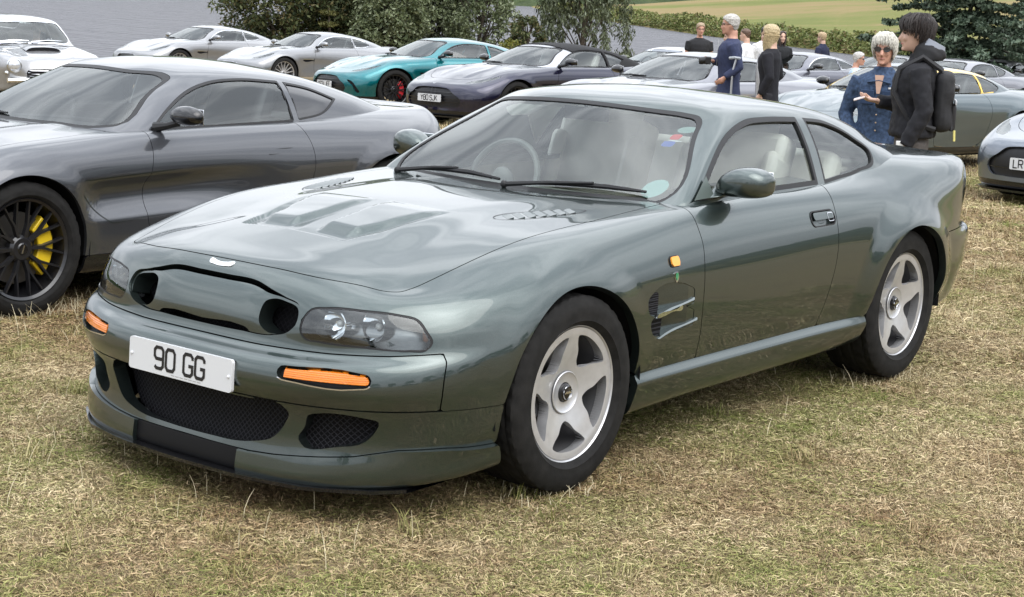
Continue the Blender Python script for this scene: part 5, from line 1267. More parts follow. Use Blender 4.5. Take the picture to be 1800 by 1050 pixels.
def make_car(name, label, pos, yaw_deg, color, scale=(1, 1, 1), res=.036, metal=.75, roof=None, roof_mat=None, style='vantage', text=None, wheel='black', caliper=None,
             mirror_mat=None, soft=False, trim=None, hollow=False, seats=None, glass_mat=None, lamps=None, extra=None):
    root = empty(name, (0, 0, 0)); tag(root, label, 'car', 'sports cars parked on the grass')
    PT = paint('paint_%d' % len(bpy.data.materials), color, metal)
    sc = np.array(scale); rm = roof_mat or PT; gl = glass_mat or CLEAR
    G = loft(modern_net(), res, smooth_u=3 if res > .02 else 6, smooth_v=1)
    x, y, z = G[..., 0].copy(), G[..., 1].copy(), G[..., 2].copy()
    # bonnet creases, flared arches
    G[..., 2] += .012*smoothstep(.62, .72, z)*np.exp(-((y-.33-.12*np.clip(-x, -.5, .8))/.07)**2)*smoothstep(.6, .2, x)*smoothstep(-.8, -.4, x)
    for cx in (0, -2.7):
        r = np.hypot(x-cx, z-.345); G[..., 1] += .012*(1-smoothstep(.39, .50, r))*smoothstep(.3, .5, z)*smoothstep(.6, .8, y)
    if hollow:
        zc = .60+.03*np.clip((-x-.5)/.8, 0, 1); a = (z-zc)/np.where(z > zc, .085, .14)
        dep = .055*np.clip(1-a*a, 0, 1)**1.2*smoothstep(-.30, -.52, x)*smoothstep(-1.9, -.9, x)*smoothstep(.6, .8, y)
        G[..., 1] -= dep
    S = Surf(G); X, Y, Z = S.V.T
    arch = np.minimum(np.hypot(X, Z-.345)-.385, np.hypot(X+2.7, Z-.345)-.39); arch = np.where(Y > .5, arch, .12)
    gap = .0025 if res < .02 else .004
    if style in ('vantage', 'db11'):
        gh = [(0, .565), (.25, .560), (.36, .545), (.46, .48), (.585, .40), (.60, .36), (.55, .29), (.40, .275), (0, .272)]
    else:
        gh = [(0, .555), (.22, .548), (.33, .52), (.37, .46), (.36, .40), (.29, .355), (0, .345)]
    gp = spline2(gh+[(-a, b) for a, b in gh[-2:0:-1]], 5); gril = region(S, gp, (1, 2), lambda v: v[:, 0] > .3)
    if (lamps or style) == 'v8': hp = spline2([(.62, .57), (.57, .70), (.44, .795), (.24, .852), (.20, .835), (.30, .765), (.40, .665), (.52, .585)], 5)
    else: hp = spline2([(.66, .52), (.60, .66), (.47, .77), (.30, .845), (.24, .845), (.34, .775), (.44, .69), (.56, .565)], 5)
    head = region(S, hp, (0, 1), lambda v: v[:, 2] > .5)
    low = np.maximum.reduce([Z-.225, .30-X]) if style != 'v8' else region(S, spline2([(-.55, .31, 1), (.55, .31, 1), (.48, .20), (0, .185), (-.48, .20)], 4), (1, 2), lambda v: v[:, 0] > .3)
    corner = region(S, spline2([(.62, .50), (.72, .48), (.80, .38), (.83, .28), (.80, .285), (.74, .40)], 5), (1, 2), lambda v: v[:, 0] > .3)
    door = region(S, spline2([(-.86, 1., 1), (-.835, .80), (-.80, .62), (-.80, .45), (-.84, .30, 1), (-1.75, .30), (-1.88, .36), (-1.97, .52), (-2.02, .70), (-2.00, .85), (-1.92, 1., 1)], 7), (0, 2), side(.55))
    hole = region(S, spline2([(-.50, -.1, 1), (-.55, .36), (-.72, .66), (-.95, .765), (-1.5, .775), (-2.0, .765), (-2.35, .73), (-2.68, .66), (-2.93, .54), (-3.06, .30), (-3.1, -.1, 1)], 7), (0, 1), lambda v: v[:, 2] > .8)
    sillr = np.maximum.reduce([Z-.285, X+.30, -2.4-X, .5-Y, -arch])
    ventp = spline2([(-.46, .66, 1), (-.80, .66, 1), (-.80, .635, 1), (-.50, .625)], 4) if style != 'vantage' or not hollow else None
    ven = region(S, ventp, (0, 2), side(.5)) if ventp is not None else np.full(len(X), .1)
    bon = region(S, spline2([(.60, -.1, 1), (.59, .20), (.52, .42), (.36, .60), (.10, .71), (-.2, .745), (-.66, .72, 1), (-.50, .36), (-.46, -.1, 1)], 7), (0, 1), lambda v: v[:, 2] > .62)
    line = lambda d: np.where(np.abs(d) < gap, 1, 0)
    body = np.maximum.reduce([-gril, -head, -low, -(door-gap), -hole, -arch, -sillr, -ven, -(bon-gap), -corner if style == 'vantage' else X*0-1])
    m = flange(clip(S, body), .02); panel('body_shell', merge(m, mirror(m)), PT, root)
    m = flange(clip(S, bon+gap*.4), .015); panel('bonnet', merge(m, mirror(m)), PT, root)
    fxs = (lambda q: q, mirror)
    hnd = region(S, rrect(-1.86, -1.66, .765, .795, .012), (0, 2), side(.5))
    for fx in fxs:
        d_o = panel('door', fx(flange(clip(S, np.maximum(door+gap*.4, -sillr)), .015)), PT, root)
        rg = np.maximum(hnd-.003, -(hnd+.002)); mm = clip(S, rg)
        if mm is not None: panel('door_handle', fx(offset(mm, .001)), BLACK, d_o)
        m = clip(S, sillr+.002); panel('sill', fx(flange(offset(m, .004), .02)), trim or GLOSSBLACK, root)
        hl = panel('headlamp', fx(offset(clip(S, head+.001), -.001)), LENS, root)
        m = clip(S, head+.0005); panel('lamp_bucket', fx(offset(m, -.03)), mat('lamp_silver', (.55, .56, .58), .25, .6), hl)
        mm = clip(S, np.maximum(head+.02, np.abs(X-.50)-.02)); 
        if mm is not None: panel('projector', fx(offset(mm, -.012)), CHROME, hl)
        if ventp is not None:
            m = clip(S, ven); vo = panel('side_vent', fx(offset(m, -.02)), DARK, root)
            rg = np.maximum(np.abs(Z-.668+.0*X)-.006, np.maximum(X+.48, -1.35-X)); mm = clip(S, np.where(Y > .5, rg, .1)); 
            if mm is not None: panel('strake', fx(offset(mm, .004)), CHROME if style == 'v8' else PT, vo)
        if style == 'vantage':
            m = clip(S, corner+.001); panel('corner_vent', fx(offset(m, -.02)), DARK, root)
    m = clip(S, gril-.01); m = (m[0]-m[1]*.03, m[1], m[2], m[3]); g_o = panel('grille_backing', merge(m, mirror(m)), mat('grille_black', (.008, .008, .01), .4), root)
    # grille bars
    rows = np.linspace(.30, .545, 6) if style != 'v8' else np.linspace(.37, .535, 5)
    for zz in rows:
        mm = clip(S, np.maximum(gril+.006, np.abs(Z-zz)-.0045))
        if mm is not None: mm = offset(mm, -.008); panel('grille_bar', merge(mm, mirror(mm)), CHROME if style == 'v8' else GLOSSBLACK, root)
    if style != 'v8':
        for yy in np.linspace(.0, .5, 7):
            mm = clip(S, np.maximum(gril+.006, np.abs(Y-yy)-.004))
            if mm is not None: mm = offset(mm, -.010); panel('grille_slat', merge(mm, mirror(mm)), GLOSSBLACK, root)
    else:
        mm = clip(S, np.maximum(gril-.012, -(gril))); mm = offset(mm, .003); panel('grille_surround', merge(mm, mirror(mm)), CHROME, root)
    m = clip(S, low+.0); m = offset(m, -.004 if style != 'v8' else -.03); panel('lower_intake', merge(m, mirror(m)), GLOSSBLACK if style != 'v8' else DARK, root)
    b = MB(); ys = np.linspace(-.82, .82, 17); xs = np.interp(np.abs(ys), [0, .35, .65, .82], [.93, .905, .815, .66]); n = len(ys)
    b.add([(a, c, .125) for a, c in zip(xs, ys)]+[(a, c, .145) for a, c in zip(xs, ys)]+[(.3, c, .145) for c in ys], [[i, i+1, n+i+1, n+i] for i in range(n-1)]+[[n+i, n+i+1, 2*n+i+1, 2*n+i] for i in range(n-1)]); b.build('splitter', GLOSSBLACK, root)
    em = [(0, .618), (.05, .622), (.062, .626), (.03, .612), (0, .609)]
    mm = clip(S, region(S, [(a, b_) for a, b_ in em]+[(-a, b_) for a, b_ in em[::-1]], (1, 2), lambda v: v[:, 0] > .5))
    if mm is not None: mm = offset(mm, .004); panel('nose_emblem', merge(mm, mirror(mm)), mat('white_emblem', (.85, .86, .88), .15, .5), root)
    # cabin
    KG = loft(modern_cabin(), res, smooth_u=2 if res > .02 else 5, smooth_v=2); K = Surf(KG)
    wsp = [(0, .925), (.36, .925), (.66, .925), (.705, .935), (.59, 1.12), (.545, 1.175), (.49, 1.198), (.30, 1.212), (0, 1.222)]
    ws = region(K, spline2(wsp+[(-a, b_) for a, b_ in wsp[-2:0:-1]], 5), (1, 2), lambda v: v[:, 0] > -1.5); ws = np.where((K.V[:, 0] < -1.05) & (K.V[:, 1] > .62), .1, ws)
    sw = region(K, spline2([(-.90, .915, 1), (-1.08, 1.03), (-1.28, 1.125), (-1.45, 1.168), (-1.65, 1.182), (-1.98, 1.165, 1), (-1.98, .935, 1)], 6), (0, 2), side(.5))
    qwp = [(-2.02, 1.160, 1), (-2.22, 1.125), (-2.42, 1.055, 1), (-2.25, .975), (-2.02, .940, 1)] if style != 'v8' else [(-2.02, 1.160, 1), (-2.22, 1.125), (-2.40, 1.06), (-2.46, 1.01), (-2.40, .975), (-2.2, .955), (-2.02, .940, 1)]
    qw = region(K, spline2(qwp, 6), (0, 2), side(.5))
    rw = region(K, rrect(-2.92, -2.15, -.46, .46, .08), (0, 1), lambda v: v[:, 2] > 1.0)
    rfm = np.maximum(-(K.V[:, 0]+1.28), K.V[:, 0]+9) if soft else None
    parts = [-ws, -sw, -qw]+([] if soft else [-rw])
    sh = np.maximum.reduce(parts)
    if soft:
        cut = K.V[:, 0]+1.24+.55*np.clip(K.V[:, 1]-.45, 0, 1)   # behind the header rail the hood is cloth
        m = flange(clip(K, np.maximum(sh, -cut)), .015); panel('screen_frame', merge(m, mirror(m)), mat('frame_silver', (.45, .46, .48), .3, .8), root)
        m = flange(offset(clip(K, np.maximum(sh, cut)), .012), .02); panel('soft_top', merge(m, mirror(m)), mat('black_hood_cloth', (.012, .012, .013), .9, bump=(200, .3, .002)), root)
    elif roof_mat is not None:
        edge = np.maximum.reduce([K.V[:, 1]-.53, K.V[:, 0]+1.15, -2.2-K.V[:, 0]])
        back = K.V[:, 0]+2.28
        m = flange(clip(K, np.maximum.reduce([sh, -edge, back])), .015); panel('rear_pillars', merge(m, mirror(m)), PT, root)
        m = flange(clip(K, np.maximum.reduce([sh, -edge, -back])), .015); panel('roof_rails', merge(m, mirror(m)), rm, root)
        m = clip(K, np.maximum(sh, edge)); panel('roof', merge(m, mirror(m)), PT, root)
    else:
        m = flange(clip(K, sh), .015); panel('roof', merge(m, mirror(m)), rm, root)
    for nm, rg, wd, two in (('windscreen', ws, .014, 0), ('rear_window', rw, .02, 0), ('side_window', sw, .012, 1), ('quarter_window', qw, .012, 1)):
        if soft and nm == 'rear_window': continue
        g = clip(K, rg+wd-.003); sl = clip(K, np.maximum(rg+.001, -(rg+wd)))
        if two == 0: o = panel(nm, offset(merge(g, mirror(g)), -.003), gl, root); panel('window_seal', merge(sl, mirror(sl)), BLACK, o)
        else:
            for fx in fxs:
                o = panel(nm, fx(offset(g, -.006)), gl if nm == 'side_window' or not hollow else mat('privacy_glass', (.012, .012, .014), .08, coat=1.), root); panel('window_seal', fx(flange(sl, .01)), trim if (trim is not None and style == 'v8') else BLACK, o)
    # wipers
    for pts in ([(-.58, -.05, .945), (-.66, .25, .955), (-.76, .58, .958)], [(-.62, -.58, .945), (-.58, -.35, .955), (-.55, -.05, .955)]):
        b = MB(); b.tube(pts, [.008, .012, .006], 5); b.build('wiper', BLACK, root)
    # mirrors
    for sg in (1, -1):
        mo = empty('door_mirror', (0, 0, 0), 0, root)
        b = MB(); n = 14; secs = [(.885, .02, .02), (.90, .05, .045), (.95, .068, .062), (1.02, .07, .062), (1.08, .055, .045), (1.10, .02, .02)]
        V = []
        for (yy, rx, rz_) in secs:
            for k in range(n):
                w = 2*math.pi*k/n; c, s_ = math.cos(w), math.sin(w); V.append((-1.0+rx*c*(.55 if c < 0 else 1)-.12*(yy-.9), yy*sg, 1.0+rz_*s_*(1 if s_ > 0 else .8)))
        F = [[i*n+k, i*n+(k+1) % n, (i+1)*n+(k+1) % n, (i+1)*n+k] for i in range(len(secs)-1) for k in range(n)]+[list(range(n))[::-1], [(len(secs)-1)*n+k for k in range(n)]]
        b.add(V, [f[::-1] for f in F] if sg > 0 else F); b.build('mirror_housing', mirror_mat or GLOSSBLACK, mo, sub=1, angle=0)
        b = MB(); b.tube([(-.93, .80*sg, .93), (-.97, .87*sg, .945), (-1.0, .93*sg, .965)], [.03, .018, .02], 8); b.build('mirror_arm', BLACK, mo)
        b = MB(); b.box((-1.052, 1.0*sg, 1.0), (.004, .15, .085)); b.build('mirror_glass', CHROME, mo, bevel=.01)
    # interior and dark underside
    it = empty('interior', (0, 0, 0), 0, root); lm = seats or DARKLEATHER
    b = MB(); b.box((-1.6, 0, .45), (2.0, 1.5, .04)); b.build('cabin_floor', CARPET, it)
    b = MB(); b.box((-.80, 0, .80), (.45, 1.46, .2)); b.box((-.66, 0, .875), (.3, 1.3, .05)); b.build('dashboard', DARKLEATHER, it, bevel=.04)
    for yy in (.37, -.37):
        rot = Matrix.Rotation(math.radians(-22), 4, 'Y')
        b = MB(); b.box((-1.50, yy, .58), (.5, .5, .14)); b.box((-1.86, yy, .85), (.14, .5, .6), rot); b.box((-2.0, yy, 1.11), (.09, .26, .15), rot); b.build('seat', lm, it, bevel=.04)
    for sg in (1, -1):
        b = MB(); b.box((-1.5, .76*sg, .70), (1.3, .05, .40)); b.build('door_card', lm, it, bevel=.015)
    b = MB(); b.box((-2.4, 0, .80), (.4, 1.3, .25)); b.build('rear_shelf', DARKLEATHER, it, bevel=.03)
    b = MB(); c = np.array((-1.08, -.37, .88)); R_ = Matrix.Rotation(math.radians(-24), 3, 'Y')
    b.tube([c+np.array(R_@Vector((0, .18*math.cos(t), .18*math.sin(t)))) for t in np.linspace(0, 2*math.pi, 25)], .014, 6, cap=False); b.tube([c+np.array(R_@Vector((0, -.18, 0))), c+np.array(R_@Vector((0, .18, 0)))], .014, 6); b.build('steering_wheel', DARKLEATHER, it)
    for cx in (0, -2.7):
        for sg in (1, -1):
            b = MB(); V = []; n = 16
            for k in range(n+1):
                a = math.radians(-10+200*k/n)
                for yy in (.925, .5): V.append((cx+.41*math.cos(a), yy*sg, .345+.41*math.sin(a)))
            b.add(V, [[2*k, 2*k+1, 2*k+3, 2*k+2] for k in range(n)]); b.add([(cx+.42*math.cos(math.radians(a)), .5*sg, .345+.42*math.sin(math.radians(a))) for a in range(-10, 191, 20)], [list(range(11))])
            b.build('wheel_well', DARK, root)
    b = MB(); b.box((-1.35, 0, .19), (1.85, 1.70, .03)); b.box((.4, 0, .16), (.7, 1.1, .03)); b.box((-3.05, 0, .26), (.8, 1.2, .03)); b.build('underbody', DARK, root)
    b = MB(); b.box((.55, 0, .40), (.05, 1.2, .42)); b.build('radiator_panel', DARK, root)
    wm = {'black': mat('wheel_black', (.012, .012, .014), .28, coat=.4), 'silver': mat('wheel_silver', (.55, .55, .56), .3, .7), 'dark': mat('wheel_grey', (.10, .10, .11), .35, .6)}[wheel]
    for (cx, sg) in ((0, 1), (-2.7, 1), (0, -1), (-2.7, -1)):
        modern_wheel(root, (cx, .815*sg, .348), 0 if sg > 0 else math.pi, 10 if wheel == 'black' else 15, caliper=caliper, metal=wm, split=(wheel == 'black'), fine=res < .02)
    if text: plate(root, text, (.905, 0, .40))
    if extra: extra(root, S, K, PT)
    root.scale = scale
    zc = float(field_z(pos[0]-1.35*math.cos(math.radians(yaw_deg)), pos[1]-1.35*math.sin(math.radians(yaw_deg))))
    e = .5; dzx = (field_z(pos[0]+e, pos[1])-field_z(pos[0]-e, pos[1]))/(2*e); dzy = (field_z(pos[0], pos[1]+e)-field_z(pos[0], pos[1]-e))/(2*e)
    nrm = Vector((-dzx, -dzy, 1)).normalized()
    fwd = Vector((math.cos(math.radians(yaw_deg)), math.sin(math.radians(yaw_deg)), 0)); lf = nrm.cross(fwd).normalized(); fwd = lf.cross(nrm)
    root.matrix_world = Matrix(((fwd.x*scale[0], lf.x*scale[1], nrm.x*scale[2], pos[0]), (fwd.y*scale[0], lf.y*scale[1], nrm.y*scale[2], pos[1]), (fwd.z*scale[0], lf.z*scale[1], nrm.z*scale[2], float(field_z(pos[0], pos[1]))), (0, 0, 0, 1)))
    return root

YEL = mat('caliper_yellow', (.80, .55, .02), .35, coat=.4); RED = mat('caliper_red', (.5, .02, .03), .35, coat=.4)
def gill(root, S, K, PT):
    """dark strips along the creases of the side gill"""
    V = S.V; Q = refine(S, (V[:, 1] > .6) & (V[:, 0] < -.30) & (V[:, 0] > -1.3) & (V[:, 2] > .40) & (V[:, 2] < .76), 4)
    x, z = Q.V[:, 0], Q.V[:, 2]
    top = .683+.030*np.clip((-x-.4)/.6, 0, 1.2); lo = .445+.04*np.clip((-x-.6)/.7, 0, 1)+.16*np.clip((x+.56)/.2, 0, 1)**1.3
    for nm, f, x1 in (('gill_crease_shade', top, -1.15), ('gill_edge_shade', lo, -.80)):
        w = .0035*smoothstep(x1, x1+.3, x); d = np.maximum.reduce([np.abs(z-f)-w, x+.36, x1-x]); mm = clip(Q, d)
        if mm is None: continue
        for fx in (lambda q: q, mirror): panel(nm, fx(offset(mm, .0015)), mat('crease_shade', (.012, .016, .015), .5), root)  # near-black strip paints the shade of the crease onto the panel
def banner(root, S, K, PT):
    d = np.maximum.reduce([1.165-K.V[:, 2], K.V[:, 2]-1.208, np.abs(K.V[:, 1])-.5, -1.4-K.V[:, 0]]); m = clip(K, d)
    if m is None: return
    m = offset(m, .004); o = panel('screen_banner', merge(m, mirror(m)), mat('banner_grey', (.20, .22, .25), .5), root)
    V2, F2, wd = strokes('RACING', .032, w=.12); 
    P = []
    for a, b_ in V2:
        a2 = a-.22; zz = 1.187+b_; k = np.argmin((np.abs(K.V[:, 1])-abs(a2))**2+(K.V[:, 2]-zz)**2+(K.V[:, 0] < -1.5)*9); P.append((K.V[k, 0]+.016, a2, zz+.004))
    mesh_obj('banner_lettering', P, F2, mat('banner_white', (.85, .86, .88), .5), o, smooth=False)
SILVER = (.24, .243, .25)
make_car('sports_coupe', 'slate grey coupe with black wheels and yellow calipers beside the green coupe', (-.50, -3.78), -2.5, (.066, .069, .077), scale=(.965, 1, 1), res=.0165, metal=.6, caliper=YEL, hollow=True, style='vantage', extra=gill)
make_car('sports_coupe', 'bright teal coupe with red calipers and plate ending JEF', (-17.39, -16.36), -18.3, (.0, .14, .16), res=.026, text='Y924 JEF', caliper=RED, style='vantage')
make_car('convertible', 'dark navy purple convertible with black soft top and plate Y80 SJK', (-15.51, -12.36), -8.1, (.011, .0105, .032), scale=(1.05, 1, 1), res=.026, text='Y80 SJK', style='db11', soft=True, seats=mat('pale_leather', (.5, .48, .45), .5))
make_car('sports_coupe', 'silver coupe with multi-spoke silver wheels behind the teal coupe', (-20.94, -22.92), -9.5, SILVER, scale=(.97, .96, .985), wheel='silver', style='v8', trim=CHROME, mirror_mat=paint('mirror_silver', SILVER))
make_car('sports_coupe', 'pale silver coupe in front of the dark evergreen by the lake', (-21.86, -27.48), -4.1, (.26, .26, .265), scale=(1.02, .965, 1), wheel='silver', style='v8', trim=CHROME, mirror_mat=paint('mirror_silver', SILVER))
make_car('sports_coupe', 'blue grey coupe with yellow roof edge behind the boy in black', (-13.6, -5.22), -9.5, (.085, .115, .125), scale=(.97, .96, .985), style='v8', roof_mat=paint('paint_yellow', (.75, .48, .03), .1), wheel='black', mirror_mat=GLOSSBLACK, trim=GLOSSBLACK)
make_car('sports_coupe', 'pale blue grey coupe cut by the frame edge with plate starting LR', (-11.82, -1.49), -13.4, (.15, .17, .20), scale=(1.03, .97, 1), style='db11', lamps='v8', text='LR11 LRE', wheel='black')
make_car('sports_coupe', 'white coupe with lettered windscreen banner parked by the lake', (-23.96, -15.46), -9, (.62, .63, .64), scale=(.97, .96, .985), metal=.0, style='v8', extra=banner)
make_car('sports_coupe', 'light grey coupe beside the man in the blue suit', (-12.7, -7.75), -9, (.20, .20, .22), style='vantage')
make_car('sports_coupe', 'mid grey coupe in front of the navy jacket man, chrome window line', (-24.7, -13.0), -9, (.12, .12, .145), scale=(1.02, .965, 1), style='v8', trim=CHROME)
make_car('sports_coupe', 'dark grey coupe roof beside the man in dark glasses', (-30.5, -13.6), -9, (.06, .062, .07), style='v8')
make_car('sports_coupe', 'grey coupe below the spruce, nearer of the two there', (-26.46, -10.39), -9, (.18, .18, .20), style='vantage')
make_car('sports_coupe', 'light grey coupe below the spruce, farther of the two there', (-36.5, -13.6), -9, (.25, .255, .27), scale=(.97, .96, .985), style='v8', trim=CHROME)

# a row of parked coupes at the viewer's back, mirrored in the green doors
spare = make_car('sports_coupe', 'coupe parked behind the viewer, mirrored in the green car door', (-9., 17.), 188, (.30, .30, .31), style='v8', trim=CHROME, res=.05)
spare['group'] = 'cars mirrored in the paint'
for (x_, y_, a_) in ((-3.6, 17.6, 185), (2.2, 18.4, 190), (8.5, 16.5, 196), (13., 9.5, 215)):
    c_ = copy_tree(spare); c_.location = (x_, y_, 0); c_.rotation_euler = (0, 0, math.radians(a_))
# ------------------------------------------------------------------ people
def ring_loft(mb, secs, n=16, p=2.0):
    """closed tube through elliptic sections (centre, radius a along first dir, radius b along second dir, dirA, dirB)"""
    V = []
    for c, a, b, da, db in secs:
        c = np.array(c, float); da = np.array(da, float); db = np.array(db, float)
        for k in range(n):
            w = 2*math.pi*k/n; cs, sn = math.cos(w), math.sin(w)
            V.append(c+da*a*math.copysign(abs(cs)**(2/p), cs)+db*b*math.copysign(abs(sn)**(2/p), sn))
    m = len(secs); F = [[i*n+k, i*n+(k+1) % n, (i+1)*n+(k+1) % n, (i+1)*n+k] for i in range(m-1) for k in range(n)]
    F += [list(range(n))[::-1], [(m-1)*n+k for k in range(n)]]
    mb.add(V, F)
XA, YA = (1, 0, 0), (0, 1, 0)
HZ = [0, .02, .045, .07, .095, .12, .15, .18, .205, .222, .23]
HF = [.070, .084, .088, .089, .087, .084, .092, .088, .070, .040, .008]
HB = [-.015, -.035, -.055, -.072, -.085, -.094, -.100, -.098, -.082, -.052, -.010]
HW = [.026, .042, .053, .060, .065, .069, .073, .071, .058, .036, .008]
def head_point(z, w, off=0.):
    f = np.interp(z, HZ, HF); b = np.interp(z, HZ, HB); hw = np.interp(z, HZ, HW)
    cx = (f+b)/2*.6; c, s = math.cos(w), math.sin(w)
    x = cx+(f-cx if c > 0 else cx-b)*c; y = hw*s
    v = np.array((x, y, z)); 
    if off: d = v-np.array((-.005, 0, .12)); v = v+d/np.linalg.norm(d)*off
    return v
def rem(o, vox, smooth=3, noise=None):
    r = o.modifiers.new('remesh', 'REMESH'); r.mode = 'VOXEL'; r.voxel_size = vox; r.use_smooth_shade = True
    s = o.modifiers.new('smooth', 'SMOOTH'); s.iterations = smooth; s.factor = .5
    if noise:
        tx = bpy.data.textures.new('folds', 'CLOUDS'); tx.noise_scale = noise[0]; tx.noise_depth = 2
        d = o.modifiers.new('folds', 'DISPLACE'); d.texture = tx; d.strength = noise[1]; d.mid_level = .5; d.texture_coords = 'LOCAL'
SKIN = mat('skin_fair', (.56, .36, .27), .5, noise=(20, .06)); SKIN_R = mat('skin_ruddy', (.52, .28, .20), .5, noise=(20, .08)); SKIN_T = mat('skin_tan', (.45, .27, .18), .5)
SHADES = mat('dark_sunglasses', (.01, .01, .012), .1, coat=1.)
def hand(parent_mb, wrist, direc, palm_n, size=1., curl=.35):
    """palm with four fingers of different length and a thumb"""
    d = np.array(direc, float); d /= np.linalg.norm(d); nrm = np.array(palm_n, float); nrm -= d*(nrm@d); nrm /= np.linalg.norm(nrm); sd_ = np.cross(nrm, d)
    w = np.array(wrist, float)
    ring_loft(parent_mb, [(w, .024*size, .018*size, sd_, nrm), (w+d*.035*size, .038*size, .016*size, sd_, nrm), (w+d*.085*size, .042*size, .014*size, sd_, nrm)], 10)
    for k, (ln, off) in enumerate(((.068, -.030), (.078, -.010), (.074, .010), (.058, .029))):
        b0 = w+d*.078*size+sd_*off*size; b1 = b0+(d*math.cos(curl)+nrm*math.sin(curl))*ln*.5*size; b2 = b1+(d*math.cos(curl*2.6)+nrm*math.sin(curl*2.6))*ln*.5*size
        parent_mb.tube([b0, b1, b2], [.0095*size, .009*size, .0075*size], 6)
    t0 = w+d*.025*size-sd_*.028*size; parent_mb.tube([t0, t0+(d*.6-sd_*.6+nrm*.4)*.04*size, t0+(d*.95-sd_*.35+nrm*.6)*.068*size], [.012*size, .011*size, .008*size], 6)

def person(label, pos, face_deg, height, skin=SKIN, hair=('short', (.05, .035, .025)), top=((.02, .02, .022), 'long'), legs=(.03, .03, .035), arms=None, head_turn=0., shades=False, glasses=False, width=1., group='people among the cars', crouch=0., fine=False, collar=None, extra=None, jacket_len=.90, lean=0.):
    root = empty('person', (pos[0], pos[1], float(field_z(pos[0], pos[1]))), math.radians(face_deg)); tag(root, label, 'person', group)
    k = height/1.75; root.scale = (k, k, k)
    arms = arms or {1: ((-.02, .245, 1.14), (.06, .235, .90)), -1: ((-.02, -.245, 1.14), (.06, -.235, .90))}
    dz = -crouch
    # ---- body: one continuous skin surface
    b = MB()
    hc = np.array((.02+lean, 0, 1.515+dz)); R_ = Matrix.Rotation(math.radians(head_turn), 3, 'Z')
    def H(v): return hc+np.array(R_@Vector(v))
    n = 20; V = [H(head_point(z, 2*math.pi*q/n)) for z in HZ for q in range(n)]
    b.add(V, [[i*n+q, i*n+(q+1) % n, (i+1)*n+(q+1) % n, (i+1)*n+q] for i in range(len(HZ)-1) for q in range(n)]+[list(range(n))[::-1], [(len(HZ)-1)*n+q for q in range(n)]])
    b.tube([H((.086, 0, .128)), H((.100, 0, .095)), H((.112, 0, .078)), H((.095, 0, .066))], [.009, .012, .014, .011], 8)     # nose
    for s in (-1, 1): b.ball(H((-.008, s*.072, .105)), (.020, .010, .030), 8, 6); b.ball(H((.072, s*.030, .085)), (.018, .022, .020), 8, 6)
    b.ball(H((.082, 0, .045)), (.014, .024, .013), 8, 6); b.ball(H((.080, 0, .014)), (.016, .022, .016), 8, 6); b.ball(H((.086, 0, .142)), (.012, .050, .012), 8, 6)
    ring_loft(b, [((-.02+lean, 0, 1.56+dz), .052, .050, XA, YA), ((-.018+lean*.9, 0, 1.50+dz), .055, .055, XA, YA), ((-.02+lean*.7, 0, 1.44+dz), .065, .085, XA, YA)], 14)
    tor = [(.90, 0, .105, .160), (1.0, 0, .100, .150), (1.12, 0, .105, .150), (1.25, .01, .118, .165), (1.35, .005, .112, .180), (1.42, -.005, .085, .165), (1.46, -.012, .06, .10)]
    ring_loft(b, [((c+lean*(z-.9)/.56, 0, z+dz), rx*.95, ry*.95, XA, YA) for z, c, rx, ry in tor], 16)
    for s in (-1, 1):
        hip = np.array((0, s*.09, .93+dz)); kn = np.array((.03+crouch*1.1, s*.10, .50+dz*.45)); an = np.array((-.02, s*.10, .09))
        b.tube([hip, kn, an], [.085, .055, .042], 10); b.tube([an, an+np.array((.02, 0, -.04)), an+np.array((.16, s*.01, -.06))], [.045, .042, .028], 8)
        sh = np.array((-.01+lean*.9, s*.175*width, 1.405+dz)); el, wr = (np.array(q)+np.array((0, 0, dz)) for q in arms[s]); 
        b.tube([sh, el, wr], [.050, .040, .028], 10)
        dd = wr-el; hand(b, wr, dd/np.linalg.norm(dd), (.3, -s*1., .2) if abs(dd[2]) > .1 else (0, 0, 1.), 1.)
    o = b.build('body', skin, root); rem(o, .0085 if fine else .016, 2 if fine else 1)
    # ---- clothes
    cm, slv = top if hasattr(top[0], 'name') else (mat('cloth_%d' % len(bpy.data.materials), top[0], .85, noise=(40, .2), bump=(500, .15, .002)), top[1])
    b = MB(); g = .020 if slv == 'long' else .012
    tor2 = [(jacket_len-.02, 0, .118, .172), (jacket_len, 0, .122, .176)]+[q for q in tor if q[0] > jacket_len+.03]
    ring_loft(b, [((c+lean*(z-.9)/.56, 0, z+dz), rx*width+g, ry*width+g, XA, YA) for z, c, rx, ry in tor2[:-1]]+[((-.015+lean*.95, 0, 1.455+dz), .078, .115, XA, YA), ((-.016+lean, 0, 1.475+dz), .066, .075, XA, YA)], 18)
    for s in (-1, 1):
        sh = np.array((-.01+lean*.9, s*.165*width, 1.402+dz)); el, wr = (np.array(q)+np.array((0, 0, dz)) for q in arms[s])
        if slv == 'long': b.tube([sh, sh*.45+el*.55+np.array((0, s*.006, 0)), el, el*.5+wr*.5, wr+(wr-el)*.02], [.074, .066, .060, .055, .046], 12)
        else: b.tube([sh, sh*.3+el*.7], [.072, .066], 12)
    if collar: ring_loft(b, [((-.012+lean, 0, 1.45+dz), .075, .085, XA, YA), ((-.02+lean, 0, 1.50+dz), .070, .072, XA, YA)], 16)
    o = b.build('jacket' if slv == 'long' else 'shirt', cm, root); rem(o, .012 if fine else .018, 2, (.055, .020) if fine else (.07, .012))
    b = MB(); ring_loft(b, [((0, 0, .86+dz), .115, .168, XA, YA), ((0, 0, .98+dz), .113, .162, XA, YA)], 16)
    for s in (-1, 1):
        kn = np.array((.03+crouch*1.1, s*.10, .50+dz*.45)); an = np.array((-.02, s*.10, .07)); b.tube([(0, s*.088, .93+dz), kn, an], [.105, .078, .066], 12)
